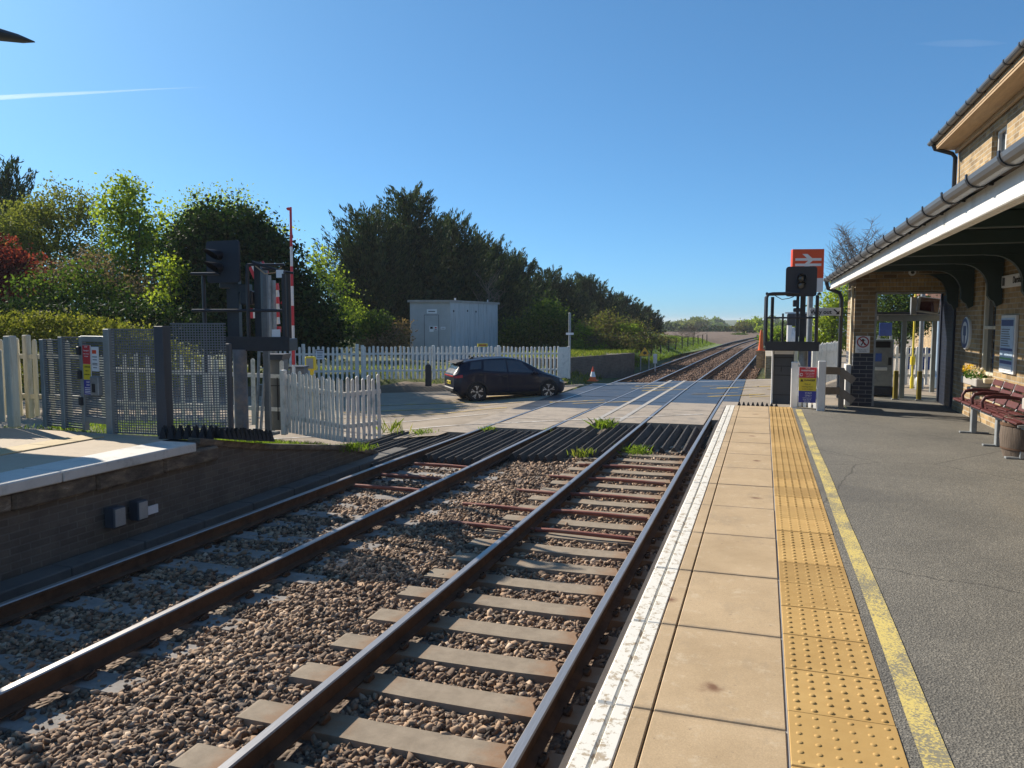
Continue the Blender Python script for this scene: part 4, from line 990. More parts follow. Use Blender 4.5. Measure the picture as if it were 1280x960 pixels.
# ------------------------------------------------------------------ fences
def picket_fence(name, label, pts, h, sp, w, m, posts=(), rails=(.28, .78), group=None, th=.02, topsh=.03, jit=.022, post_w=.1, post_h=.06, alt=0., both=False):
    """pts: (x, y, z) foot line"""
    o = thing(name, label, 'fence', pts[0], 0, group); b = MB(); rb = MB(); cnt = 0
    for p, q in zip(pts[:-1], pts[1:]):
        p, q = Vector(p), Vector(q); d = q - p; L = Vector((d.x, d.y, 0)).length; u = Vector((d.x, d.y, 0)).normalized(); s = Vector((-u.y, u.x, 0)); n = max(1, int(L / sp))
        for i in range(n):
            c = p + d * ((i + .5) / n) + (s * (th + .075) * (cnt % 2) if both else s * 0); hh = h + random.uniform(-jit, jit) + (alt if cnt % 2 else 0); cnt += 1; tl = random.uniform(-.016, .016)
            pr = [(-w / 2, .04), (w / 2, .04), (w / 2 + tl, hh - topsh), (w * .3 + tl, hh - topsh * .35), (tl, hh), (-w * .3 + tl, hh - topsh * .35), (-w / 2 + tl, hh - topsh)]
            b.prism(pr, c - s * (th / 2 + .02), u, (0, 0, 1), s * th)
        for k in rails: rb.beam(p + Vector((0, 0, h * k)) + s * .014, q + Vector((0, 0, h * k)) + s * .014, .035, .075, up=(0, 0, 1))
    b.build('pickets', m, o); rb.build('rails', m, o)
    for x, y, z in posts:
        pb_ = MB(); pb_.box((x, y, z + (h + post_h) / 2), (post_w, post_w, h + post_h), bev=.012); pb_.build('post', m, o)
    return o
# the return fence beside the far platform ramp
picket_fence('picket_fence', 'white picket fence corner beside the ramp of the far platform', [(-8.18, 11.95, -.50), (-6.86, 11.66, -.58), (-6.46, 12.25, -.56)], 1.12, .090, .060, M['picket'],
             posts=[(-8.24, 11.90, -.50)], alt=.05)
# fence on the far side of the road
def onn(n, px_D): pass
F0, F1 = (-21.0, Yat(29, -21.0), -.55), (-7.86, Yat(29, -7.86), -.74)
def lerp(a, b, t): return tuple(a[i] * (1 - t) + b[i] * t for i in range(3))
tA = .50
picket_fence('picket_fence', 'long white picket fence beyond the road, in front of the grey equipment cabin', [lerp(F0, F1, .515), F1], 1.28, .165, .085, M['picket'], posts=[lerp(F0, F1, k) for k in (.515, .68, .84)], post_h=.04)
picket_fence('picket_fence', 'short run of white picket fence with a small notice, left of the grey cabin', [lerp(F0, F1, .30), lerp(F0, F1, .505)], 1.26, .165, .085, M['picket'], posts=[lerp(F0, F1, k) for k in (.385, .503)], post_h=.10)
o = thing('gate', 'solid white gate end where the far picket fence meets the track', 'gate', F1); b = MB(); b.box((F1[0] + .10, F1[1] + .09, F1[2] + .62), (.42, .06, 1.26), Matrix.Rotation(math.atan2(.6, .8), 3, 'Z'), bev=.01); b.build('boards', M['picket'], o)
b = MB(); b.box((F1[0] + .30, F1[1] + .24, F1[2] + .62), (.10, .10, 1.32), bev=.01); b.build('post', M['picket'], o)
nt = lerp(F0, F1, .42); o = thing('notice', 'small white notice fixed to the pickets beyond the road', 'notice', nt); Rz = Matrix.Rotation(math.atan2(.6, .8), 3, 'Z'); s_ = Vector((.6, -.8, 0))
b = MB(); b.box(Vector(nt) + s_ * .07 + Vector((0, 0, .98)), (.30, .015, .36), Rz); b.build('panel', M['white_sign'], o)
b = MB()
for z, w in ((1.06, .22), (1.0, .2), (.94, .18), (.88, .2)): b.box(Vector(nt) + s_ * .0795 + Vector((0, 0, z)), (w, .004, .022), Rz)
b.box(Vector(nt) + s_ * .0795 + Vector((0, 0, 1.125)), (.24, .004, .045), Rz); b.build('printed_lines', M['slate'], o)
nt = lerp(F0, F1, .80); b = MB(); b.box(Vector(nt) + s_ * .0 + Vector((0, 0, 1.33)), (.42, .03, .13), Rz); o = tag(b.build('warning_plate', M['yellow']), 'small yellow plate on top of the long far picket fence', 'plate'); b = MB(); b.box(Vector(nt) + s_ * .017 + Vector((0, 0, 1.33)), (.3, .004, .05), Rz); b.build('printed_lines', M['sign_red'], o)
# pickets behind the mesh fence on the left
picket_fence('picket_fence', 'white picket fence behind the grey mesh screen of the far platform', [(-12.0, 11.4, -.32), (-9.2, 12.1, -.42), (-8.45, 12.4, -.46)], 1.25, .22, .075, M['picket'], posts=[(-9.9, 11.93, -.4)], alt=.05)
picket_fence('picket_fence', 'old weathered wooden picket fence between the boarded fence and the mesh screen', [(-12.6, 9.55, -.05), (-10.55, 9.65, -.06)], 1.32, .30, .085, M['cream_board'], posts=[(-11.6, 9.62, -.05)])
# boarded white fence at the left picture edge
o = thing('boarded_fence', 'weathered cream boarded fence at the end of the far platform', 'fence', (-10.9, 8.45, 0)); b = MB()
for k in range(9):
    x = -10.74 - k * .125; b.box((x, 8.45 - .02 * k, .60 + .004 * k), (.118, .025, (1.06 if k < 2 else 1.30) + random.uniform(-.01, .01)), bev=.004)
b.build('boards', M['cream_board'], o); b = MB(); b.box((-10.60, 8.52, .66), (.13, .13, 1.36), bev=.012); b.build('post', M['cream_board'], o)
# grey mesh screens -----------------------------------------------------
def mesh_panel(parent, p, q, z0, z1, sp, m, t=.010, vsp=None, frame=.03):
    p, q = Vector(p), Vector(q); d = q - p; L = d.length; u = d.normalized(); b = MB(); rot = Matrix.Rotation(math.atan2(u.y, u.x), 3, 'Z')
    n = int(L / (vsp or sp)); k = int((z1 - z0) / sp)
    for i in range(1, n): b.box(p + u * (L * i / n) + Vector((0, 0, (z0 + z1) / 2)), (t, t, z1 - z0), rot)
    for j in range(1, k): b.box(p + d / 2 + Vector((0, 0, z0 + (z1 - z0) * j / k)), (L, t * 1.6, t * (1.3 if not vsp else 3.0)), rot)
    b.build('mesh_panel', m, parent)
    b = MB()
    for z in (z0, z1): b.box(p + d / 2 + Vector((0, 0, z)), (L, frame, frame * .7), rot)
    b.build('panel_frame', m, parent)
ms = thing('mesh_screen', 'tall dark grey mesh screen at the end of the far platform beside the signal', 'fence', (-7.7, 8.4, 0))
mesh_panel(ms, (-7.60, 8.44, 0), (-6.98, 8.78, 0), .03, 1.52, .034, M['mesh_grey'])
b = MB(); b.box((-7.70, 8.40, .74), (.15, .15, 1.50), bev=.006); b.box((-7.62, 8.34, .25), (.02, .02, .5)); b.build('post', M['slate'], ms)
b = MB(); b.box((-6.985, 8.84, .60), (.06, .06, 1.30), bev=.006); b.build('post', M['slate'], ms)
ms2 = thing('mesh_screen', 'grey mesh screen of the far platform between the gate and the thick slate post', 'fence', (-8.1, 8.35, 0))
mesh_panel(ms2, (-8.50, 8.34, 0), (-7.80, 8.40, 0), .02, 1.44, .036, M['mesh_grey'], .010)
b = MB(); b.box((-8.55, 8.33, .72), (.10, .10, 1.46), bev=.006); b.build('post', M['mesh_pale'], ms2)
ms3 = thing('mesh_screen', 'louvred grey screen of the far platform nearest the cream boarded fence', 'fence', (-9.8, 8.6, 0))
mesh_panel(ms3, (-10.10, 8.66, 0), (-9.72, 8.61, 0), .02, 1.28, .034, M['mesh_grey'], .007, .30); mesh_panel(ms3, (-9.68, 8.60, 0), (-9.24, 8.52, 0), .02, 1.32, .034, M['mesh_grey'], .007, .30)
b = MB(); b.box((-10.13, 8.66, .64), (.07, .07, 1.30), bev=.006); b.build('post', M['mesh_pale'], ms3); b = MB(); b.box((-9.70, 8.60, .66), (.07, .07, 1.34), bev=.006); b.build('post', M['mesh_pale'], ms3)
# staff gate with the three-colour board
gt = thing('staff_gate', 'narrow grey staff gate with warning boards in the mesh screen', 'gate', (-8.9, 8.45, 0)); g0, g1 = Vector((-9.20, 8.50, 0)), Vector((-8.62, 8.36, 0)); gu = (g1 - g0).normalized(); gn = Vector((gu.y, -gu.x, 0)); ang = math.atan2(gu.y, gu.x); GR = Matrix.Rotation(ang, 3, 'Z')
b = MB()
for p in (g0, g1): b.box(p + Vector((0, 0, .67)), (.07, .07, 1.34), GR, bev=.005)
b.box((g0 + g1) / 2 + Vector((0, 0, 1.31)), ((g1 - g0).length, .06, .08), GR, bev=.005); b.box((g0 + g1) / 2 + Vector((0, 0, .16)), ((g1 - g0).length, .05, .08), GR, bev=.005); b.build('frame', M['mesh_pale'], gt)
mesh_panel(gt, g0 + gu * .04, g1 - gu * .04, .20, 1.27, .034, M['mesh_grey'], .007, .25)
for z in (.42, .80, 1.14): b = MB(); b.box(g0 + gn * .05 + Vector((0, 0, z)), (.06, .06, .12), GR, bev=.008); b.build('hinge', M['black'], gt)
def on_gate(name, u0, u1, z0, z1, m, off, parent):
    b = MB(); b.box(g0 + gu * ((u0 + u1) / 2) + gn * off + Vector((0, 0, (z0 + z1) / 2)), (u1 - u0, .012, z1 - z0), GR); return b.build(name, m, parent)
bd = on_gate('warning_board', .09, .275, .52, 1.22, M['white_sign'], .045, None); tag(bd, 'red, yellow and blue warning board on the grey staff gate', 'sign')
on_gate('red_panel', .092, .273, .955, 1.218, M['red'], .048, bd); on_gate('yellow_panel', .092, .273, .735, .952, M['yellow'], .048, bd); on_gate('blue_panel', .092, .273, .523, .732, M['blue'], .048, bd)
def gtxt(s, size, u, z, m, parent, off=.0552): text(s, size, g0 + gu * u + gn * off + Vector((0, 0, z)), gu, (0, 0, 1), m, parent)
gtxt('STOP', .030, .18, 1.195, M['white_sign'], bd); gtxt('Passengers', .030, .182, 1.145, M['white_sign'], bd); gtxt('must not pass', .024, .182, 1.10, M['white_sign'], bd); gtxt('this point', .024, .182, 1.065, M['white_sign'], bd)
gtxt('DANGER', .034, .195, .915, M['ink'], bd); gtxt('Risk of', .026, .182, .86, M['ink'], bd); gtxt('moving trains', .024, .182, .81, M['ink'], bd)
gtxt('STAFF', .032, .20, .70, M['white_sign'], bd); gtxt('ONLY', .032, .20, .66, M['white_sign'], bd)
b = MB()
for z in (.62, .595, .57, .548): b.box(g0 + gu * .182 + gn * .0548 + Vector((0, 0, z)), (.13, .003, .009), GR)
b.build('small_print', M['white_sign'], bd)
nb = on_gate('white_notice', .30, .47, .86, 1.20, M['white_sign'], .045, None); tag(nb, 'white printed notice beside the warning board on the staff gate', 'notice')
b = MB()
for z, w in ((1.06, .12), (1.02, .10), (.97, .12), (.95, .12), (.91, .09)): b.box(g0 + gu * .385 + gn * .0525 + Vector((0, 0, z)), (w, .003, .010), GR)
b.build('small_print', M['slate'], nb); b = MB(); b.box(g0 + gu * .375 + gn * .0525 + Vector((0, 0, 1.13)), (.10, .003, .05), GR); b.build('emblem', M['rail_red'], nb)
lk = MB(); lk.box(g0 + gu * .43 + gn * .07 + Vector((0, 0, .66)), (.20, .07, .26), GR, bev=.008); lk = tag(lk.build('lock_box', M['galv']), 'grey steel lock box on the staff gate', 'lock box')
b = MB(); b.box(g0 + gu * .42 + gn * .108 + Vector((0, 0, .63)), (.07, .008, .12), GR); b.build('keypad', M['ink'], lk)
spikes('spiked_rubber_mat', 'long bed of black rubber spikes along the top of the far platform ramp', [(-7.62, 8.22, .01), (-7.05, 8.58, -.03), (-6.98, 9.62, -.22)], 19, 3, .11, .17, 3)

# ------------------------------------------------------------------ right-hand signal and gate
def signal_head(parent, c, yaw, w, h, hoods, hood_dir=1):
    """backboard with two hooded lenses; yaw turns the face (0 faces -Y)"""
    Rm = Matrix.Rotation(yaw, 3, 'Z'); c = Vector(c); r = .05
    pr = []
    for cx, cz, a0 in ((w / 2 - r, h / 2 - r, 0), (-w / 2 + r, h / 2 - r, 90), (-w / 2 + r, -h / 2 + r, 180), (w / 2 - r, -h / 2 + r, 270)):
        for a in (0, 30, 60, 90): pr.append((cx + r * math.cos(R(a0 + a)), cz + r * math.sin(R(a0 + a))))
    b = MB(); b.prism(pr, c, Rm @ Vector((1, 0, 0)), (0, 0, 1), Rm @ Vector((0, .03, 0))); hd = b.build('backboard', M['signal_black'], parent)
    b = MB(); b.box(c + Rm @ Vector((0, .11, 0)), (w * .5, .16, h * .66), Rm, bev=.02); b.build('lamp_case', M['black'], hd)
    for hx, hz, ln in hoods:
        b = MB(); seg = 18; L = ln; n0 = len(b.v)
        for q in range(2):
            for k in range(seg):
                a = 2 * PI * k / seg; cut = 1 if q == 0 else (.55 + .45 * math.sin(a))     # hood is longer on top
                b.v.append(tuple(c + Rm @ Vector((hx + .075 * math.cos(a), -.001 - (L * cut if q else 0), hz + .075 * math.sin(a)))))
        for k in range(seg): b.face((n0 + k, n0 + (k + 1) % seg, n0 + seg + (k + 1) % seg, n0 + seg + k))
        b.build('hood', M['black'], hd, smooth='auto', flipfix=False)
        b = MB(); b.lathe([(.070, 0), (.066, .004), (.03, .012), (.0, .014)], c + Rm @ Vector((hx, -.001, hz)), Rm @ Vector((0, -1, 0)), 20); b.build('lens', M['lens'], hd, smooth='auto')
    return hd
M['signal_black'] = mat('signal_backboard', (.022, .026, .036), .62, .12, 4)
M['lens'] = glass_mat('unlit_lens', (.05, .05, .05), .12)
sgR = thing('railway_signal', 'black railway signal with two hooded lenses and caged ladder platform at the platform end', 'signal', (.66, 15.05, 0))
signal_head(sgR, (.62, 14.86, 2.27), R(4), .53, .535, [(.0, .055, .12), (.0, -.065, .12)])
b = MB(); b.lathe([(.085, 0), (.085, 1.10)], (.70, 15.1, 0), seg=18); b.box((.70, 15.1, .03), (.26, .26, .05), bev=.01); b.beam((.60, 15.0, .05), (.66, 15.06, .28), .03, .02); b.build('mast', M['galv'], sgR, smooth='auto')
b = MB(); b.box((.49, 15.0, 1.10), (.92, .40, .16), bev=.008); b.box((.49, 14.79, 1.165), (.94, .02, .05)); b.build('platform_deck', M['black'], sgR)
b = MB(); b.box((.58, 15.1, 1.65), (.05, .09, 1.1)); b.box((.67, 15.12, 1.7), (.09, .09, 1.2)); b.split('upright', M['black'], sgR)
b = MB(); 
def tub(*pts, r=.024): b.tube(pts, r, 8)
tub((.04, 14.82, 1.1), (.04, 14.82, 1.98), (.07, 14.82, 2.05), (.14, 14.82, 2.06), (.60, 14.82, 2.06)); tub((.02, 15.16, 1.1), (.02, 15.16, 2.0), (.06, 15.16, 2.05), (.6, 15.16, 2.06)); tub((.89, 14.82, 1.1), (.89, 14.82, 2.02)); tub((.93, 15.16, 1.1), (.93, 15.16, 2.02), r=.018)
tub((.04, 14.82, 1.62), (.92, 14.82, 1.62), r=.016); tub((.04, 15.16, 1.62), (.92, 15.16, 1.62), r=.016); tub((.14, 14.98, 1.1), (.14, 14.98, 2.0), r=.03)
tub((.33, 15.1, 1.1), (.33, 15.1, 1.7), r=.018); tub((.93, 14.82, 2.05), (.93, 15.16, 2.05)); tub((.04, 14.82, 2.06), (.04, 15.16, 2.06))
b.build('cage', M['black'], sgR, smooth='auto')
b = MB(); b.box((.54, 14.95, 1.88), (.10, .14, .12), bev=.01); b.box((.56, 14.95, 1.76), (.12, .12, .07), bev=.01); b.build('junction_box', M['black'], sgR)
b = MB(); b.tube([(.18, 14.85, 2.02), (.30, 14.84, 1.95), (.42, 14.86, 1.97), (.5, 14.9, 2.0)], .008, 6); b.build('cable', M['black'], sgR)
# relay cabinet behind
cb = thing('relay_cabinet', 'dark grey relay cabinet with pale side edge beneath the right-hand signal', 'cabinet', (.37, 15.35, 0))
b = MB(); b.box((.37, 15.45, .50), (.36, .42, 1.0), bev=.008); b.build('doors', M['slate'], cb); b = MB(); b.box((.175, 15.40, .48), (.03, .46, 1.06), bev=.004); b.build('side_frame', M['white_paint'], cb)
b = MB(); b.box((.37, 15.23, .985), (.34, .012, .085)); b.build('name_plate', M['white_sign'], cb); b = MB()
for z in (.18, .55, .72, .88): b.box((.37, 15.236, z), (.35, .008, .012))
b.box((.33, 15.232, .66), (.012, .012, .09)); b.build('door_gaps', M['ink'], cb)
# white gate with board
wg = thing('platform_end_gate', 'white wooden gate with warning board at the end of the near platform', 'gate', (.75, 14.6, 0))
b = MB(); b.box((.55, 14.72, .41), (.12, .10, .84), bev=.01); b.build('post', M['white_paint'], wg); b = MB(); b.box((.98, 14.35, .43), (.13, .11, .88), bev=.01); b.build('post', M['white_paint'], wg)
b = MB()
for z in (.67, .30): b.beam((.60, 14.70, z), (.93, 14.40, z), .03, .15)
for k in range(4): p = Vector((.65 + k * .08, 14.68 - k * .075, .36)); b.box(p, (.06, .02, .66), Matrix.Rotation(R(-42), 3, 'Z'))
b.build('boards', M['white_paint'], wg)
b = MB()
for z in (.70, .345): b.beam((1.02, 14.42, z), (1.30, 14.72, z - .02), .03, .13); b.beam((1.30, 14.72, z - .02), (1.54, 14.78, z - .20), .03, .13)
b.box((1.34, 14.78, .36), (.09, .09, .74), bev=.01); b.build('wing_boards', M['grey_board'], wg)
sb_ = MB(); SBX = Vector((.755, 14.42, .44)); sr = Matrix.Rotation(R(-4), 3, 'Z'); sb_.box(SBX, (.295, .014, .63), sr, bev=.003); sb_ = tag(sb_.build('warning_board', M['white_sign']), 'red, yellow and blue danger board on the white platform-end gate', 'sign')
def sbp(name, z0, z1, m, w=.288):
    b = MB(); b.box(SBX + sr @ Vector((0, -.009, (z0 + z1) / 2)), (w, .006, z1 - z0), sr); return b.build(name, m, sb_)
sbp('red_panel', .125, .312, M['red']); sbp('yellow_panel', -.105, .123, M['yellow']); sbp('blue_panel', -.312, -.107, M['blue'])
def stx(s, size, x, z, m, bold=False): text(s, size, SBX + sr @ Vector((x, -.0135, z)), sr @ Vector((1, 0, 0)), (0, 0, 1), m, sb_, bold=bold)
stx('STOP', .032, 0, .292, M['white_sign']); stx('PASSENGERS', .038, 0, .252, M['white_sign'], True); stx('must not pass', .026, .035, .21, M['white_sign']); stx('this point or', .024, .035, .18, M['white_sign']); stx('cross the line', .024, .035, .15, M['white_sign'])
stx('DANGER', .044, .035, .083, M['ink'], True); stx('Risk of', .034, 0, .015, M['ink']); stx('moving trains', .032, 0, -.03, M['ink']); stx('at this crossing', .028, 0, -.072, M['ink'])
stx('STAFF', .042, .02, -.145, M['white_sign']); stx('ONLY', .042, .02, -.188, M['white_sign']); stx('authorised and', .024, 0, -.228, M['white_sign']); stx('people wearing', .022, 0, -.254, M['white_sign']); stx('high visibility', .022, 0, -.278, M['white_sign']); stx('clothing only', .02, 0, -.30, M['white_sign'])
P_ = SBX + sr @ Vector((-.105, -.0125, .18)); ring_part('prohibition_ring', sb_, P_, .018, .028, M['white_sign'], .001, 20)
b = MB()
tri = [(-.12, .06), (-.07, .06), (-.095, .105)]
b.prism(tri, SBX + Vector((0, -.0125, 0)), (1, 0, 0), (0, 0, 1), (0, -.002, 0)); b.build('warning_triangle', M['ink'], sb_)
# double-arrow station sign on its post
nr = thing('station_sign', 'orange-red station sign with white double arrow on a tall post behind the signal', 'sign', (1.1, 18.5, 0)); ns = Vector((.86, 18.0, 2.80)); nR = Matrix.Rotation(R(12), 3, 'Z')
b = MB(); b.box(ns, (.66, .16, .62), nR, bev=.008); b.build('box', M['rail_red'], nr)
b = MB(); b.box(ns + nR @ Vector((.0, 0, -.46)), (.655, .155, .296), nR, bev=.006); b.build('lower_panel', M['white_sign'], nr)
b = MB(); b.lathe([(.06, 0), (.06, 2.5)], (.95, 18.08, 0), seg=12); b.build('post', M['galv'], nr)
def arrow_poly(b, flip):
    pts = {0: [(-.235, .075), (.235, .075), (.235, .125), (-.235, .125)]}
    f = -1 if flip else 1
    A = [(-.235, .03), (.235, .03), (.235, .085), (-.235, .085)]
    O = ns + nR @ Vector((0, -.0815, 0)); ax = nR @ Vector((1, 0, 0))
    b.prism([(x, z * f + .03) for x, z in [(x * 1.16, z) for x, z in A]], O, ax, (0, 0, 1), nR @ Vector((0, -.003, 0)))
b = MB(); arrow_poly(b, False); arrow_poly(b, True)
O = ns + nR @ Vector((0, -.0825, .03)); ax = nR @ Vector((1, 0, 0))
for pr in ([(-.13, .175), (-.02, .175), (.08, .085), (-.03, .085)], [(.00, .032), (.095, .032), (.02, -.032), (-.075, -.032)], [(-.075, .03), (.02, .03), (.095, -.03), (0, -.03)][:0] or [(.12, -.175), (.02, -.175), (-.08, -.085), (.03, -.085)]):
    b.prism(pr, O, ax, (0, 0, 1), nR @ Vector((0, -.0035, 0)))
b.build('double_arrow', M['white_sign'], nr)
# way out sign
wo = thing('way_out_sign', 'pale grey way out sign with arrow hanging from the pier', 'sign', (1.2, 15.7, 1.7)); c = Vector((1.09, 15.65, 1.735)); b = MB(); b.box(c, (.54, .03, .145), bev=.004); b.build('panel', mat('sign_grey', (.68, .68, .69), .5, .05), wo)
text('Way out', .105, c + Vector((-.075, -.017, -.008)), (1, 0, 0), (0, 0, 1), M['ink'], wo, bold=True)
b = MB(); q = c + Vector((.20, -.0165, .0)); b.beam(q + Vector((-.05, 0, .045)), q + Vector((.022, 0, -.022)), .024, .003, up=(0, 1, 0)); b.prism([(.05, -.05), (.05, .02), (-.02, -.05)], q, (1, 0, 0), (0, 0, 1), (0, -.003, 0)); b.build('arrow', M['ink'], wo)
b = MB()
for z in (.05, -.03): b.box(c + Vector((.37, 0, z)), (.20, .02, .018))
b.build('arm', M['black'], wo)
# things behind the gate
o = thing('blue_post_sign', 'narrow blue sign post behind the white platform-end gate', 'sign', (1.05, 17.2, 0)); b = MB(); b.box((.90, 17.2, .85), (.10, .04, .50), bev=.006); b.build('panel', M['pblue'], o); b = MB(); b.box((.90, 17.24, .45), (.05, .04, .9)); b.build('post', M['galv'], o)
picket_fence('picket_fence', 'white picket fence of the car park behind the platform-end gate', [(1.15, 19.5, -.03), (1.9, 22.5, -.03)], 1.05, .13, .07, M['picket'], posts=[(1.15, 19.5, -.03)])
picket_fence('picket_fence', 'white picket fence seen through the station doorway', [(2.9, 20.6, -.03), (5.6, 21.6, -.03)], .98, .125, .065, M['picket'], posts=[(2.9, 20.6, -.03), (4.3, 21.12, -.03)])
# white post of the crossing's road signal, seen past the cage
rsig = thing('road_signal', 'white road crossing signal with dark hooded backs seen through the signal cage', 'road signal', (.9, 33, -.9))
b = MB(); b.lathe([(.10, 0), (.10, 2.3)], (.98, 33, -.9), seg=12); b.build('post', M['white_paint'], rsig); b = MB(); b.lathe([(.0, .62), (.08, .60), (.17, .42), (.24, .18), (.21, .0)], (1.12, 33.1, .70), seg=20, close=False); b.build('shroud', M['white_paint'], rsig, smooth='auto')
b = MB(); b.lathe([(.12, 0), (.12, 1.7)], (1.22, 33.2, -.9), seg=12); b.build('pedestal', M['cream'], rsig); b = MB(); b.box((1.30, 33, 1.62), (.85, .08, .50), bev=.03); b.box((1.45, 33, 1.2), (.5, .08, .5), bev=.03); b.build('signal_back', M['black'], rsig); b = MB(); b.box((1.28, 33.04, 1.90), (.95, .02, .06)); b.box((1.75, 33.04, 1.4), (.06, .02, 1.1)); b.build('white_border', M['white_paint'], rsig)
# orange cone and low brick wall beyond the crossing
lw = MB(); lw.box((.36, 41, -.55), (.5, 9, 1.1)); tag(lw.build('brick_wall', M['brick']), 'low red-brown brick wall along the track beyond the crossing', 'wall')
cn = thing('traffic_cone', 'tall orange cone standing at the end of the brick wall beyond the crossing', 'cone', (-.12, 44, 0)); b = MB(); b.box((-.1, 44.2, -.5), (.5, .9, .96)); tag(b.build('brick_pier', M['brick']), 'short brick pier under the tall orange cone beyond the crossing', 'pier'); b = MB(); b.lathe([(.15, 0), (.14, .10), (.10, .5), (.08, .95), (.04, 1.10)], (-.12, 44.0, .0), seg=16); b.build('body', M['orange'], cn, smooth='auto'); b = MB(); b.box((-.12, 44.0, -.02), (.48, .48, .05), bev=.01); b.build('base', M['orange'], cn)
def cam_pt0(px, D): a = (px - 640) / 961.; f = R(18.09); return (D * (a * math.cos(f) - math.sin(f)), D * (a * math.sin(f) + math.cos(f)))
# ------------------------------------------------------------------ left-hand signal
sgL = thing('railway_signal', 'black railway signal with long hoods pointing left on a mottled steel post', 'signal', (-7.70, 10.0, -.28))
signal_head(sgL, (-7.95, 9.98, 2.47), R(-4), .64, .64, [(-.06, .10, .30), (-.06, -.09, .30)])
b = MB(); b.lathe([(.105, 0), (.105, 1.42)], (-7.70, 10.0, -.30), seg=20); b.box((-7.62, 10.0, -.26), (.34, .3, .06), bev=.01); b.beam((-7.55, 9.9, -.25), (-7.62, 9.97, .05), .04, .02)
b.build('mast', mat('mottled_steel', (.13, .15, .175), .6, .35, 6, dirt=(.27, .22, .17), dirt_amt=.5, dscale=5), sgL, smooth='auto')
cu = Vector((.955, .297, 0)); cv = Vector((-.297, .955, 0)); c0 = Vector((-7.99, 10.02, 0)); CRt = Matrix((cu, cv, Vector((0, 0, 1)))).transposed()
def cg(u, v, z): return c0 + cu * u + cv * v + Vector((0, 0, z))
b = MB(); b.box(cg(.52, .1, 1.19), (1.06, .45, .19), CRt, bev=.01); b.box(cg(.52, -.13, 1.29), (1.08, .02, .05), CRt); b.build('platform_deck', M['black'], sgL)
b = MB()
for u, v, z1, w in ((.16, .1, 2.2, .13), (.52, .1, 2.48, .10), (.0, .25, 2.25, .06)): b.box(cg(u, v, (1.2 + z1) / 2), (w, w, z1 - 1.2), CRt)
b.split('upright', M['black'], sgL)
b = MB()
def tb(*pts, r=.024): b.tube([cg(*p) for p in pts], r, 8)
tb((.98, -.1, 1.2), (.98, -.1, 2.28), r=.035); tb((.92, .3, 1.2), (.92, .3, 2.3), r=.045); tb((.5, -.1, 2.46), (1.0, -.1, 2.30)); tb((-.45, -.1, 2.28), (.0, -.1, 2.28)); tb((-.45, -.1, 1.72), (1.0, -.1, 1.72)); tb((-.28, -.05, .75), (-.28, -.05, 2.28), r=.03)
tb((.42, -.1, 1.2), (.42, -.1, 2.42), r=.03); tb((.42, -.1, 2.42), (1.0, -.1, 2.42), r=.02); tb((.45, .35, 2.4), (1.0, .35, 2.32), r=.02)
b.build('cage', M['black'], sgL, smooth='auto')
b = MB(); b.box(cg(.31, .1, 2.06), (.16, .2, .14), CRt, bev=.01); b.box(cg(.36, .1, 1.92), (.20, .22, .22), CRt, bev=.02); b.box(cg(.05, .1, 2.12), (.24, .14, .10), CRt, bev=.01); b.split('signal_box', M['black'], sgL)
b = MB(); b.tube([cg(.55, -.1, 2.40), cg(.7, -.12, 2.28), cg(.85, -.1, 2.30), cg(.95, -.1, 2.38)], .010, 6); b.build('cable', M['tan_wood'], sgL)
b = MB(); b.box(cg(.93, -.12, 2.28), (.11, .012, .12), CRt); b.build('tag_plate', M['white_sign'], sgL); b = MB(); b.box(cg(.85, -.12, 1.36), (.13, .012, .14), CRt); b.build('tag_plate', M['white_sign'], sgL)
# white ladder stile and steel posts behind
b = MB(); b.box((-8.62, 11.95, .95), (.10, .10, 3.1), CRt, bev=.006); b.box((-8.62, 11.95, -.5), (.3, .3, .05)); o = b.build('steel_post', mat('dull_steel', (.13, .145, .155), .55, .2, 6)); tag(o, 'thick plain grey steel post standing behind the left-hand signal', 'post')
b = MB(); b.beam((-8.76, 11.8, -.45), (-8.9, 12.2, 2.0), .05, .03); b.beam((-8.62, 11.72, -.45), (-8.70, 12.2, 2.0), .05, .03)
for k in range(7): z = -.2 + k * .3; t_ = (z + .45) / 2.45; b.tube([(-8.76 - .14 * t_, 11.8 + .4 * t_, z), (-8.62 - .08 * t_, 11.72 + .48 * t_, z)], .012, 6)
tag(b.build('ladder', M['galv']), 'slim grey ladder leaning behind the left-hand signal', 'ladder')
o = thing('location_cabinet', 'grey metal equipment cabinet with sloping lid between the signal and the picket corner', 'cabinet', (-8.35, 11.9, -.5)); CBC = Vector((*cam_pt0(346, 14.6), 0)); b = MB(); b.box(CBC + Vector((0, 0, .17)), (.34, .34, 1.34), CRt, bev=.01); b.build('body', mat('cabinet_grey', (.15, .155, .15), .6, .15, 5), o)
b = MB(); b.prism([(-.17, 0), (.17, 0), (.20, .10), (-.20, .10)], (CBC + Vector((0, 0, .84))) - cv * .25, cu, (0, 0, 1), cv * .5); b.build('lid', M['slate'], o); b = MB(); b.box((CBC + Vector((0, 0, .35))) - cv * .202, (.38, .01, .015), CRt); b.box((CBC + Vector((.06, 0.02, .1))) - cv * .203, (.02, .012, .8), CRt); b.build('door_gap', M['ink'], o)
b = MB(); BMC = Vector((*cam_pt0(373, 18.), -.12)); b.box(BMC, (.34, .4, 1.2), CRt, bev=.02); o = tag(b.build('barrier_machine', mat('cabinet_slate', (.12, .135, .15), .6, .12, 5)), 'plain grey barrier machine housing beside the yellow box', 'cabinet')
b = MB(); b.box(BMC + Vector((0, 0, .61)), (.38, .44, .05), CRt, bev=.01); b.build('lid', M['slate'], o)
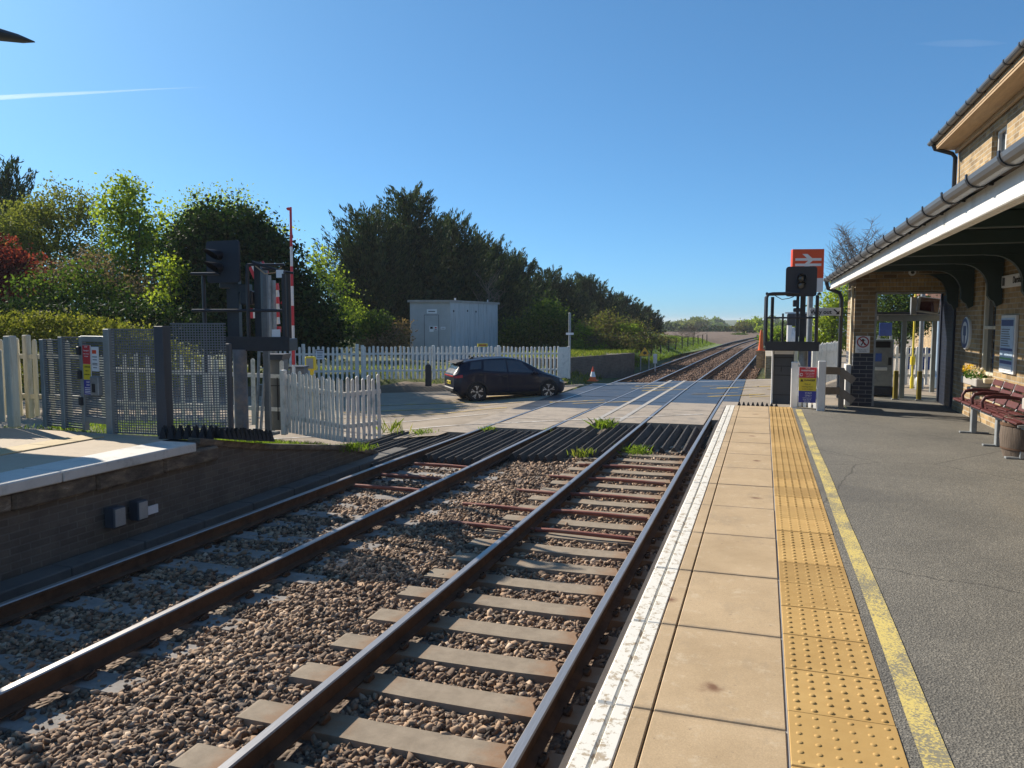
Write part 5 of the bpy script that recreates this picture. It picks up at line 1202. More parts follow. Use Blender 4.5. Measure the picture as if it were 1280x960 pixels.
o = thing('yellow_box', 'yellow framed box on a post behind the near picket fence', 'box', (-10.1, 16.6, -.8)); b = MB(); YB = Vector((*cam_pt0(388, 19.), .52)); b.box(YB, (.25, .16, .34), CRt, bev=.02); b.build('frame', M['yellow'], o); b = MB(); b.box(YB - cv * .083, (.17, .01, .25), CRt); b.build('door', M['mesh_pale'], o); b = MB(); b.box(YB + Vector((0, .05, -.75)), (.07, .07, 1.2)); b.build('post', M['yellow'], o)
# barrier arm raised
bp = thing('level_crossing_barrier', 'raised red and white striped barrier arm standing upright beside the road', 'barrier', (-9.62, 14.3, -.8)); LP, HP = Vector((-9.60, 14.25, .2)), Vector((-9.72, 14.45, 4.0)); d = HP - LP; mk = [M['red'], M['white_paint']]
for i in range(9):
    p, q = LP + d * (i / 9), LP + d * ((i + 1) / 9); b = MB(); b.beam(p, q, .066 - .003 * i, .04, up=(0, 1, 0), bev=.006); b.build('stripe', mk[(i + 1) % 2] if i < 8 else M['red'], bp)
b = MB(); b.lathe([(.03, 0), (.035, .05), (.02, .09)], HP + Vector((.0, -.04, -.05)), (0, -1, 0), 10); b.build('tip_lamp', M['red'], bp); b = MB(); b.box(LP + Vector((0, 0, -.35)), (.30, .35, .75), CRt, bev=.03); b.build('pivot_box', M['galv'], bp)
# road traffic signal seen edge-on: red and white bordered boards
rw = thing('road_signal', 'road crossing signal with red and white striped board edges seen through the left signal cage', 'road signal', (-10.05, 13.7, -.8))
b = MB(); b.lathe([(.06, 0), (.06, 3.3)], (-9.72, 13.6, -.8), seg=12); b.build('post', M['galv'], rw)
def striped(c, w, h, n, R_):
    for i in range(n): b = MB(); b.box(Vector(c) + R_ @ Vector(((i + .5) / n * w - w / 2, 0, 0)), (w / n, .035, h), R_); b.build('stripe', mk[i % 2], rw)
striped((-10.02, 13.7, 2.62), .34, .26, 5, Matrix.Rotation(R(17), 3, 'Z') @ Matrix.Rotation(R(-24), 3, 'Y')); striped((-10.14, 13.7, 1.72), .20, .20, 3, Matrix.Rotation(R(17), 3, 'Z'))
SB = Vector((-9.62, 13.75, 1.85))
for i in range(6): b = MB(); b.box(SB + Vector((0, 0, .42 - i * .14)), (.07, .05, .14), Matrix.Rotation(R(-6), 3, 'Y')); b.build('stripe', mk[i % 2], rw)
b = MB(); b.box(SB + Vector((-.45, 0, .22)), (.09, .08, .17)); b.box(SB + Vector((.18, 0, .08)), (.14, .06, .10), Matrix.Rotation(R(35), 3, 'Y')); b.box(SB + Vector((-.02, 0, -.46)), (.14, .08, .12)); b.split('red_lamp_hood', M['red'], rw)
b = MB(); b.box((-9.66, 13.66, 1.6), (.10, .08, 1.6)); b.build('backing_post', M['galv'], rw)
# pole, bollard, cone
b = MB(); b.lathe([(.05, 0), (.05, 2.7), (.03, 2.72)], (-7.62, 31.0, -.8), seg=10); o = tag(b.build('post', M['galv']), 'thin grey post with a small white plate beside the white gate end', 'post'); b = MB(); b.box((-7.60, 30.94, 1.05), (.32, .02, .09)); b.build('plate', M['white_sign'], o)
b = MB(); pr = [(-.11, 0), (.11, 0), (.11, .70)] + [(.11 * math.cos(a), .70 + .11 * math.sin(a)) for a in np.linspace(0, PI, 9)][1:-1] + [(-.11, .70)]
b.prism(pr, (-11.55, 25.55, -.80), cu, (0, 0, 1), cv * .12); tag(b.build('bollard', M['black']), 'dark round-topped bollard on the verge behind the car', 'bollard')
cn = thing('traffic_cone', 'red and white traffic cone in front of the old platform wall', 'cone', (-6.75, 32.6, -.95)); cc0 = (-6.95, 32.5, -1.0)
def cone_seg(n_, h0, h1, m): b = MB(); r = lambda h: .17 - .155 * h / .62; b.lathe([(r(h0), h0), (r(h1), h1)], cc0, seg=16); b.build(n_, m, cn, smooth='auto')
b = MB(); b.box(Vector(cc0) + Vector((0, 0, .02)), (.42, .42, .05), bev=.01); b.build('base', M['orange'], cn); cone_seg('body', .04, .18, M['orange']); cone_seg('white_band', .18, .40, M['white_sign']); cone_seg('body', .40, .62, M['rail_red'])
# old platform stub, grassy on top
b = MB(); P0, P1, P2, P3 = (-8.5, 31.6), (-6.35, 40.0), (-9.5, 41.5), (-13, 33); zt = [-.03, -.08, -.08, 0.0]
for (xa, ya, za), (xb, yb, zb) in zip([(*p, z) for p, z in zip((P0, P1, P2, P3), zt)], [(*p, z) for p, z in zip((P1, P2, P3, P0), zt[1:] + zt[:1])]):
    b.quad((xa, ya, -1.3), (xb, yb, -1.3), (xb, yb, zb), (xa, ya, za))
b.poly([(*p, z) for p, z in zip((P0, P1, P2, P3), zt)]); o = b.build('old_platform', M['lwall']); tag(o, 'disused stub of brick platform with grass on top beyond the road', 'platform', kind='thing')
# warning sign on two posts beside the track
ws = thing('warning_sign', 'yellow triangular warning sign with black symbol beside the track beyond the crossing', 'sign', (-6.6, 45, -.9)); wc = Vector((*cam_pt0(806, 40.5), .0)); wR = Matrix.Rotation(R(10), 3, 'Z')
b = MB(); s_ = .36; tri = [(-s_, -s_ * .75), (s_, -s_ * .75), (0, s_ * .75)]
b.prism(tri, wc, wR @ Vector((1, 0, 0)), (0, 0, 1), wR @ Vector((0, .03, 0))); b.build('panel', M['ink'], ws); b = MB(); b.prism([(x * .89, (z - .0) * .86 - .02) for x, z in tri], wc + wR @ Vector((0, -.004, 0)), wR @ Vector((1, 0, 0)), (0, 0, 1), wR @ Vector((0, .003, 0))); b.build('yellow_face', mat('warm_yellow', (.86, .45, .02), .45, .05), ws)
b = MB(); o_ = wc + wR @ Vector((0, -.012, -.10))
for a in (25, 90, 155): dd = wR @ Vector((math.cos(R(a)), 0, math.sin(R(a)))) * .10; b.beam(o_ - dd, o_ + dd, .05, .006, up=(0, 1, 0))
b.box(o_, (.08, .006, .08), wR); b.build('symbol', M['ink'], ws)
b = MB(); b.box(wc + Vector((-.22, .05, -.6)), (.05, .05, .9)); b.box(wc + Vector((.22, .05, -.6)), (.05, .05, .9)); b.split('post', M['galv'], ws)
b = MB(); MX, MY = cam_pt0(819, 41); b.box((MX, MY, -.42), (.20, .04, .5)); b.box((MX, MY + .04, -.8), (.05, .04, .6)); tag(b.build('marker_board', M['white_paint']), 'small plain white marker board just right of the yellow triangle', 'marker')

# ------------------------------------------------------------------ equipment cabin
M['cabin'] = mat('cabin_paint', (.43, .44, .44), .6, .10, 2, .1, 8, .01)
t = NT('stained_cabin_wall'); P = t.pos(); n = t.noise(t.scalevec(P, (4.5, 4.5, .35)), 1.6, 6, .75); n2 = t.noise(t.scalevec(P, (14, 14, .5)), 1.5, 5, .7)
c = t.mix(t.ramp(n, [(.53, (0, 0, 0)), (.72, (1, 1, 1))]), (.50, .51, .51), (.17, .17, .17)); c = t.mix(t.ramp(n2, [(.58, (0, 0, 0)), (.72, (.6, .6, .6))]), c, (.20, .20, .20)); t.link(c, t.p.inputs['Base Color']); t.p.inputs['Roughness'].default_value = .6; M['cabin_side'] = t.m
cbn = thing('equipment_cabin', 'pale grey flat-roofed equipment cabin behind the long picket fence', 'cabin', (-16, 38, -.5))
A = Vector((-17.55, 36.6, -.45)); B = Vector((-15.55, 37.25, -.45)); C = Vector((-14.9, 42.9, -.45)); Dd = A + (C - B); H_ = 3.02
b = MB(); up = Vector((0, 0, H_)); b.quad(A, B, B + up, A + up); b.build('front_wall', M['cabin'], cbn, flipfix=False); b = MB(); b.quad(B, C, C + up, B + up); b.quad(C, Dd, Dd + up, C + up); b.quad(Dd, A, A + up, Dd + up); b.build('side_wall', M['cabin_side'], cbn, flipfix=False)
ctr = (A + B + C + Dd) / 4; b = MB(); k = 1.05; pts = [ctr + (p - ctr) * k for p in (A, B, C, Dd)]; n0 = len(b.v)
for z in (H_ - .02, H_ + .10): b.v += [tuple(p + Vector((0, 0, z))) for p in pts]
for j in range(4): b.face((j, (j + 1) % 4, 4 + (j + 1) % 4, 4 + j))
b.face((0, 1, 2, 3)); b.face((4, 5, 6, 7)); b.build('roof', M['concrete'], cbn)
u = (B - A).normalized(); nrm = Vector((u.y, -u.x, 0)); CB = Matrix((u, -nrm, Vector((0, 0, 1)))).transposed()
def oncab(name, a, z, w, h, m, off=.01, par=None, d=.02): b = MB(); b.box(A + u * a + nrm * off + Vector((0, 0, z)), (w, d, h), CB); return b.build(name, m, par or cbn)
dr = oncab('door', 1.12, 1.28, .74, 2.1, M['cabin'], .015); b = MB()
for a, z, w, h in ((.745, 1.28, .022, 2.12), (1.495, 1.28, .022, 2.12), (1.12, 2.345, .77, .022)): b.box(A + u * a + nrm * .018 + Vector((0, 0, z)), (w, .02, h), CB)
b.build('door_frame', M['slate'], dr)
oncab('handle', 1.10, .35 + .2, .05, .05, M['ink'], .04, dr)
oncab('name_plate', 1.14, 2.53, .52, .22, M['white_sign'], .014); oncab('printed_line', 1.14, 2.53, .36, .05, M['slate'], .026, None, .004)
oncab('notice', 1.12, 1.62, .22, .3, M['white_sign'], .03, dr); oncab('notice', 1.34, 1.66, .17, .22, M['white_sign'], .03, dr); oncab('printed_symbol', 1.12, 1.68, .14, .12, M['ink'], .042, dr, .004); oncab('printed_symbol', 1.34, 1.68, .10, .08, M['red'], .042, dr, .004); oncab('printed_symbol', 1.34, 1.585, .12, .035, M['ink'], .042, dr, .004)
oncab('small_plate', 1.72, 1.66, .24, .13, M['white_sign'], .014); oncab('printed_line', 1.72, 1.66, .18, .03, M['slate'], .026, None, .004)
e = (C - B).normalized(); en = Vector((e.y, -e.x, 0)); b = MB()
for a, z in ((.35, 2.55), (1.9, 2.58), (2.9, 2.55)): b.lathe([(.06, 0), (.05, .02)], B + e * a + en * .005 + Vector((0, 0, z)), en, 10)
b.split('vent', M['ink'], cbn); b = MB()
for a in np.arange(.5, 5.6, .55): b.box(B + e * a + en * .008 + Vector((0, 0, H_ / 2)), (.03, .016, H_ - .1), Matrix((e, -en, Vector((0, 0, 1)))).transposed())
b.build('panel_joints', M['cabin_side'], cbn); b = MB(); b.box(B + e * .9 + Vector((-.2, 0, H_ + .16)), (.08, .08, .14)); b.box(C + Vector((-.3, -.9, H_ + .16)), (.06, .06, .16)); b.split('roof_fitting', M['white_paint'], cbn)

# ------------------------------------------------------------------ car
def car():
    o = thing('hatchback_car', 'dark navy hatchback car driving over the level crossing', 'car', (-8.30, 24.75, -1.055), math.atan2(1.5, 2.0)); o.scale = (.92, .92, .92)
    K = lambda *p: (np.array([q[0] for q in p]), np.array([q[1] for q in p]))
    def cr(tab, x):
        xs, ys = tab; x = np.clip(x, xs[0], xs[-1]); i = np.clip(np.searchsorted(xs, x) - 1, 0, len(xs) - 2); h = xs[i + 1] - xs[i]; t = (x - xs[i]) / h
        d = np.gradient(ys, xs); h00 = 2 * t**3 - 3 * t**2 + 1; h10 = t**3 - 2 * t**2 + t; h01 = -2 * t**3 + 3 * t**2; h11 = t**3 - t**2
        return h00 * ys[i] + h10 * h * d[i] + h01 * ys[i + 1] + h11 * h * d[i + 1]
    zlow = K((-2.16, .42), (-2.0, .30), (-1.7, .24), (-.6, .20), (.8, .20), (1.7, .21), (2.0, .24), (2.16, .34))
    wb = K((-2.16, .70), (-2.05, .79), (-1.8, .86), (-1.2, .90), (0, .89), (1.2, .89), (1.6, .86), (1.9, .76), (2.08, .60), (2.16, .46))
    zb = K((-2.16, .93), (-2.0, .97), (-1.4, 1.06), (-.6, 1.005), (.4, .95), (1.0, .93), (1.4, .87), (1.75, .77), (2.0, .66), (2.16, .54))
    zr = K((-2.16, .96), (-2.06, 1.10), (-1.92, 1.31), (-1.75, 1.41), (-1.3, 1.495), (-.6, 1.545), (-.1, 1.545), (.3, 1.48), (.7, 1.30), (1.08, 1.08), (1.3, .985), (1.6, .90), (1.9, .78), (2.08, .66), (2.16, .56))
    wr = K((-2.16, .60), (-1.9, .55), (-1.2, .60), (0, .60), (.5, .58), (1.1, .66), (1.5, .64), (1.9, .50), (2.16, .34))
    NU = 26
    def S(x, t):
        """t 0 sill .. 1 roof centre on the +y side"""
        zl, w, zbb, zt, wt = cr(zlow, x), cr(wb, x), cr(zb, x), cr(zr, x), cr(wr, x)
        zt = max(zt, zbb + .012); wt = min(wt, w * .92)
        P = np.array([(w * .90, zl), (w * .985, zl + .10), (w, zl + .42 * (zbb - zl)), (w * .985, zl + .72 * (zbb - zl)), (w * .955, zbb), (w * .955 * .62 + wt * .38, zbb + .42 * (zt - zbb)), (wt * 1.03, zbb + .86 * (zt - zbb)), (wt * .84, zbb + .965 * (zt - zbb)), (wt * .45, zt - .004), (0, zt)])
        s = t * (len(P) - 1); i = min(int(s), len(P) - 2); f = s - i
        p0, p1, p2, p3 = P[max(i - 1, 0)], P[i], P[i + 1], P[min(i + 2, len(P) - 1)]
        return .5 * (2 * p1 + (p2 - p0) * f + (2 * p0 - 5 * p1 + 4 * p2 - p3) * f * f + (3 * p1 - p0 - 3 * p2 + p3) * f**3)
    xs = np.concatenate([np.linspace(-2.16, -1.7, 16), np.linspace(-1.66, 1.66, 84), np.linspace(1.7, 2.16, 18)])
    ts = np.linspace(0, 1, 37); WH = [(-1.36, .335), (1.36, .335)]; AR = .385
    b = MB(); nt_ = len(ts)
    full = list(ts) + list(ts[::-1][1:])
    for x in xs:
        row = [S(x, t) for t in ts]
        for y, z in row: b.v.append((x, y, z))
        for y, z in row[::-1][1:]: b.v.append((x, -y, z))
    m_ = 2 * nt_ - 1
    for i in range(len(xs) - 1):
        for j in range(m_ - 1):
            q = (i * m_ + j, i * m_ + j + 1, (i + 1) * m_ + j + 1, (i + 1) * m_ + j); cx = sum(b.v[k][0] for k in q) / 4; cz = sum(b.v[k][2] for k in q) / 4; cy = abs(sum(b.v[k][1] for k in q) / 4)
            if cy > .5 and any(math.hypot(cx - wx, cz - wz) < AR for wx, wz in WH): continue
            b.face(q)
    b.face(list(range(m_))); b.face([(len(xs) - 1) * m_ + j for j in reversed(range(m_))])
    paint = NT('car_paint'); paint.p.inputs['Base Color'].default_value = (.003, .006, .022, 1); paint.p.inputs['Roughness'].default_value = .35; paint.p.inputs['Specular IOR Level'].default_value = .3; paint.p.inputs['Coat Weight'].default_value = .25; paint.p.inputs['Coat Roughness'].default_value = .015; paint.p.inputs['Metallic'].default_value = .1
    L = lambda mb, n_, mm, par=o, **k: mb.build(n_, mm, par, world=False, **k)
    L(b, 'body', paint.m, smooth='auto')
    trim = mat('car_trim', (.012, .012, .014), .6, .1); gl = glass_mat('car_glass', (.04, .05, .065), .01)
    # dark floor and arch liners
    b = MB(); b.box((0, 0, .30), (3.9, 1.3, .18))
    for wx, wz in WH:
        for s in (-1, 1): b.lathe([(AR, .0), (AR, .26)], (wx, s * .58, wz), (0, s, 0), 28, close=False); b.lathe([(.0, 0), (AR, 0)], (wx, s * .56, wz), (0, s, 0), 28, close=False)
    L(b, 'underbody', trim, flipfix=False)
    for wx, wz in WH:
        for s in (-1, 1):
            b = MB(); n = 26; a0, a1 = R(-18), R(198)
            for k in range(n):
                a, e_ = a0 + (a1 - a0) * k / n, a0 + (a1 - a0) * (k + 1) / n
                def ap(r, q):
                    x, z = wx + r * math.cos(q), wz + r * math.sin(q); tt = min(ts, key=lambda t: abs(S(x, t)[1] - z) if t < .45 else 9); return (x, s * (S(x, tt)[0] + .012), z)
                b.quad(ap(AR - .03, a), ap(AR + .025, a), ap(AR + .025, e_), ap(AR - .03, e_))
            L(b, 'arch_trim', trim, flipfix=False)
    def patch(name, x0, x1, t0, t1, m, side, off=.008, nx=14, nt=8, skew0=0, skew1=0, par=o):
        b = MB()
        for i in range(nx + 1):
            for j in range(nt + 1):
                t = t0 + (t1 - t0) * j / nt; x = x0 + skew0 * j / nt + (x1 + skew1 * j / nt - x0 - skew0 * j / nt) * i / nx
                y, z = S(x, t); y2, z2 = S(x, min(1, t + .01)); ty, tz = y2 - y, z2 - z; l = math.hypot(ty, tz) + 1e-9; ny, nz = tz / l, -ty / l
                b.v.append((x, side * (y + ny * off), z + nz * off))
        for i in range(nx):
            for j in range(nt): q = i * (nt + 1) + j; b.face((q, q + 1, q + nt + 2, q + nt + 1))
        return L(b, name, m, par, smooth=True, flipfix=False)
    for s in (-1, 1):
        patch('side_window', -.18, .86, .47, .655, gl, s, skew0=-.02, skew1=-.48); patch('side_window', -1.12, -.24, .47, .655, gl, s, skew0=.06, skew1=0); patch('quarter_window', -1.62, -1.20, .50, .645, gl, s, skew0=.10, skew1=.06, nx=8)
        patch('windscreen', .34, 1.10, .685, 1., gl, s, nt=8); patch('rear_window', -2.03, -1.86, .70, 1., gl, s, nt=8)
        patch('sill_trim', -.95, .95, .0, .12, trim, s, .006)
        for x in (-.21, -1.16, .98): patch('door_gap', x, x + .014, .14, .45, M['ink'], s, .003, nx=1, nt=8, skew0=-.04 if x < 0 else -.05, skew1=-.04 if x < 0 else -.05)
        patch('door_handle', -.42, -.24, .375, .395, trim, s, .02, nx=3, nt=2); patch('door_handle', -1.30, -1.14, .385, .405, trim, s, .02, nx=3, nt=2)
        patch('tail_light', -2.155, -1.88, .37, .425, mat('tail_red', (.42, .008, .01), .25, .05) if s < 0 else bpy.data.materials['tail_red'], s, .012, nx=8, nt=3)
        patch('headlight', 1.82, 2.10, .36, .42, glass_mat('headlamp', (.35, .36, .38), .1) if s < 0 else bpy.data.materials['headlamp'], s, .010, nx=6, nt=3)
        b = MB(); b.box((.80, s * .98, .99), (.20, .16, .13), Matrix.Rotation(R(-10), 3, 'Z'), bev=.04); b.box((.78, s * .90, .95), (.08, .12, .03)); L(b, 'mirror', paint.m, smooth='auto')
    # rear: light bar, bumper, plate, spoiler, wiper
    b = MB(); b.box((-2.168, 0, .90), (.02, 1.24, .05), bev=.006); L(b, 'light_bar', bpy.data.materials['tail_red']); b = MB(); b.box((-2.13, 0, .42), (.12, 1.30, .14), bev=.03); L(b, 'bumper', trim)
    b = MB(); b.box((-2.175, 0, .66), (.016, .52, .12), bev=.003); pl = L(b, 'number_plate', M['yellow']); b = MB()
    for k, yy in enumerate((-.18, -.12, -.06, .0, .08, .14, .20)): b.box((-2.186, yy, .66), (.004, .03, .07)) if k not in (3,) else None
    L(b, 'plate_characters', M['ink'], pl); b = MB(); b.prism([(-1.76, 1.425), (-1.78, 1.45), (-2.04, 1.385), (-2.05, 1.35), (-1.96, 1.35)], (0, -.58, 0), (1, 0, 0), (0, 0, 1), (0, 1.16, 0)); L(b, 'spoiler', trim)
    b = MB(); b.box((-2.10, 0, .78), (.11, 1.1, .14), bev=.03); L(b, 'tailgate_panel', mat('car_silver', (.42, .44, .46), .3, .05, metal=.5)); b = MB(); b.prism([(-1.45, 1.47), (-1.33, 1.56), (-1.28, 1.56), (-1.25, 1.50)], (0, -.02, 0), (1, 0, 0), (0, 0, 1), (0, .04, 0)); L(b, 'aerial', trim)
    rimd, rims = mat('rim_black', (.02, .02, .022), .4, .1), mat('rim_silver', (.62, .62, .63), .28, .05, metal=.85); ty_ = mat('tyre', (.018, .018, .019), .8, .15)
    for wx, wz in WH:
        for s in (-1, 1):
            w = bpy.data.objects.new('wheel', None); COL.objects.link(w); w.parent = o; w.location = (wx, s * .78, wz)
            b = MB(); b.lathe([(.24, -.10), (.315, -.105), (.335, -.08), (.335, .08), (.315, .105), (.245, .10), (.235, .06)], (0, 0, 0), (0, s, 0), 36, close=False); L(b, 'tyre', ty_, w, smooth='auto')
            b = MB(); b.lathe([(.0, .02), (.24, .03), (.245, .085), (.225, .085), (.215, .05)], (0, 0, 0), (0, s, 0), 36, close=False); L(b, 'rim', rimd, w, smooth='auto')
            b = MB()
            for k in range(5):
                a = 2 * PI * k / 5 + .3
                for da, r0, r1, ww in ((.16, .07, .225, .034), (-.20, .12, .225, .026)):
                    p = Vector((math.cos(a + da * .3) * r0, s * .075, math.sin(a + da * .3) * r0)); q = Vector((math.cos(a + da) * r1, s * .088, math.sin(a + da) * r1)); b.beam(p, q, ww, .016, up=(0, 1, 0))
                p = Vector((math.cos(a + .05) * .21, s * .09, math.sin(a + .05) * .21)); q = Vector((math.cos(a + .42) * .225, s * .09, math.sin(a + .42) * .225)); b.beam(p, q, .03, .014, up=(0, 1, 0))
            b.lathe([(.045, .07), (.04, .09), (0, .092)], (0, 0, 0), (0, s, 0), 14, close=False); L(b, 'spokes', rims, w)
    return o
car()
# parked vehicles in the distance ------------------------------------------------
def small_car(name, label, loc, rz, col, van=False):
    o = thing(name, label, 'van' if van else 'car', loc, rz); mt = mat(name + '_paint', col, .35, .05); k = 1.35 if van else 1.; gl = bpy.data.materials['car_glass']
    pr = [(-2.1, .35), (2.1, .35), (2.15, .7), (1.5, .92 * k), (.9, 1.42 * k), (-1.6, 1.48 * k), (-2.1, 1.0 * k)]
    b = MB(); b.prism(pr, (0, -.85, 0), (1, 0, 0), (0, 0, 1), (0, 1.7, 0)); b.build('body', mt, o, world=False)
    for s in (-1, 1):
        b = MB(); b.prism([(-1.5, .95 * k), (1.15, .95 * k), (.8, 1.36 * k), (-1.4, 1.38 * k)], (0, s * .86, 0), (1, 0, 0), (0, 0, 1), (0, s * .004, 0)); b.build('window', gl, o, world=False)
        for x in (-1.3, 1.3): b = MB(); b.lathe([(.2, -.1), (.32, -.1), (.32, .1), (.2, .1), (0, .11)], (x, s * .78, .32), (0, s, 0), 18); b.build('wheel', bpy.data.materials['tyre'], o, world=False)
    b = MB(); b.prism([(1.52, .96 * k), (.98, 1.38 * k)], (0, 0, 0), (1, 0, 0), (0, 0, 1), (0, .01, 0)) if False else b.quad((1.53, -.7, .95 * k), (1.53, .7, .95 * k), (.98, .62, 1.38 * k), (.98, -.62, 1.38 * k)); b.build('windscreen', gl, o, world=False, flipfix=False)
    return o
small_car('parked_van', 'white parked van behind the car park fence beyond the way out sign', (*cam_pt0(1034, 60), .0), R(100), (.62, .64, .66), True)
for px, lb in ((1141, 'blue plastic bin behind the doorway fence, left of the grey lamp column'), (1157, 'blue plastic bin behind the doorway fence, right of the grey lamp column')):
    x, y = cam_pt0(px, 25.5); b = MB(); b.prism([(-.20, 0), (.20, 0), (.24, .62), (-.24, .62)], (x, y, -.02), (1, 0, 0), (0, 0, 1), (0, .4, 0)); o = b.build('bin', mat('bin_blue', (.015, .05, .2), .5, .1)); b = MB(); b.box((x, y + .2, .64), (.52, .46, .07), bev=.02); b.build('lid', M['navy'], o); tag(o, lb, 'bin')
small_car('parked_van', 'distant white van behind the bushes left of the ploughed field', (-18.5, 128, float(terr(np.array([-18.5]), np.array([128.]))[0]) + .1), R(15), (.70, .72, .75), True)
# ------------------------------------------------------------------ vegetation
M['lf_dark'] = leaf_mat('dark_ivy_leaf', [(.006, .016, .008), (.014, .034, .012), (.03, .06, .018), (.055, .085, .025)], .18)
M['lf_conifer'] = leaf_mat('conifer_spray', [(.011, .024, .015), (.023, .045, .024), (.046, .075, .034), (.085, .112, .048)], .18)
M['lf_spring'] = leaf_mat('spring_leaf', [(.06, .10, .015), (.15, .21, .03), (.25, .32, .045), (.36, .42, .075)], .45)
M['lf_olive'] = leaf_mat('olive_leaf', [(.045, .06, .014), (.09, .11, .026), (.16, .18, .045), (.23, .24, .065)], .38)
M['lf_green'] = leaf_mat('mid_green_leaf', [(.02, .045, .01), (.045, .085, .017), (.08, .13, .026), (.13, .18, .04)], .35)
M['lf_red'] = leaf_mat('red_leaf', [(.05, .010, .014), (.11, .018, .022), (.19, .035, .036), (.24, .07, .055)], .4)
M['lf_purple'] = leaf_mat('purple_brown_leaf', [(.06, .045, .05), (.12, .085, .08), (.17, .13, .11), (.13, .14, .06)], .35)
M['lf_hedge'] = leaf_mat('hedge_leaf', [(.04, .06, .012), (.10, .12, .022), (.19, .20, .04), (.28, .27, .07)], .35)
M['lf_grass'] = leaf_mat('grass_blade', [(.06, .09, .015), (.11, .16, .025), (.17, .21, .04), (.26, .23, .09)], .4)
M['lf_lush'] = leaf_mat('lush_weed', [(.05, .09, .015), (.09, .15, .022), (.14, .21, .035), (.22, .27, .06)], .45)
M['lf_bramble'] = leaf_mat('bramble', [(.06, .05, .035), (.12, .10, .065), (.10, .13, .035), (.16, .17, .06)], .3)
M['lf_brown'] = leaf_mat('dead_stalk', [(.12, .08, .05), (.20, .14, .09), (.27, .20, .13)], .3)
def limb(b, p, q, r0, r1, n=4, wob=.06):
    p, q = Vector(p), Vector(q); L = (q - p).length; pts = []; rs = []
    for i in range(n + 1):
        f = i / n; pts.append(p.lerp(q, f) + Vector((random.uniform(-1, 1), random.uniform(-1, 1), random.uniform(-.5, .5))) * (wob * L * (0 < f < 1))); rs.append(r0 + (r1 - r0) * f)
    b.tube(pts, rs, 6)
def clumps(lobes, n_cl, per, cl_r, shell=.55):
    """leaf centres: clumps spread through the volume of the lobes, denser near the outside"""
    vol = np.array([l[1][0] * l[1][1] * l[1][2] for l in lobes]) ** .75; k = RNG.choice(len(lobes), n_cl, p=vol / vol.sum())
    d = RNG.normal(size=(n_cl, 3)); d /= np.linalg.norm(d, axis=1)[:, None]; d *= (shell + (1 - shell) * RNG.random((n_cl, 1))) * RNG.uniform(.85, 1.1, (n_cl, 1))
    c = np.array([lobes[i][0] for i in k]) + d * np.array([lobes[i][1] for i in k])
    p = np.repeat(c, per, 0) + RNG.normal(size=(n_cl * per, 3)) * cl_r * np.array([1, 1, .65]) * np.repeat(RNG.uniform(.6, 1.4, (n_cl, 1)), per, 0)
    return c, p
def tree(name, label, cat, base, lobes, key, n_cl, per, leaf, cl_r=.35, trunk_r=.16, trunk_h=None, group=None, n_limb=14, aspect=.62, shell=.5, bark='bark', extra=None):
    o = thing(name, label, cat, base, 0, group); base = Vector(base)
    c, p = clumps(lobes, n_cl, per, cl_r, shell); p = p[p[:, 2] > base.z + .05]
    leaf_quads('crown', p, leaf, M[key], o, aspect)
    b = MB(); top = max(l[0][2] for l in lobes); th = trunk_h or (top - base.z) * .75; mx = np.mean([l[0] for l in lobes], 0)
    tp = Vector((mx[0] * .5 + base.x * .5, mx[1] * .5 + base.y * .5, base.z + th)); limb(b, base - Vector((0, 0, .2)), tp, trunk_r, trunk_r * .35, 6, .02)
    for i in RNG.choice(len(c), min(n_limb, len(c)), replace=False):
        f = random.uniform(.25, .95); s = base.lerp(tp, f); e = Vector(c[i])
        if e.z < s.z - .4: s = base.lerp(tp, max(.1, (e.z - base.z) / th * .6))
        limb(b, s, e, trunk_r * .32, .012, 4, .05)
    b.build('trunk', M[bark], o, smooth=True)
    return o
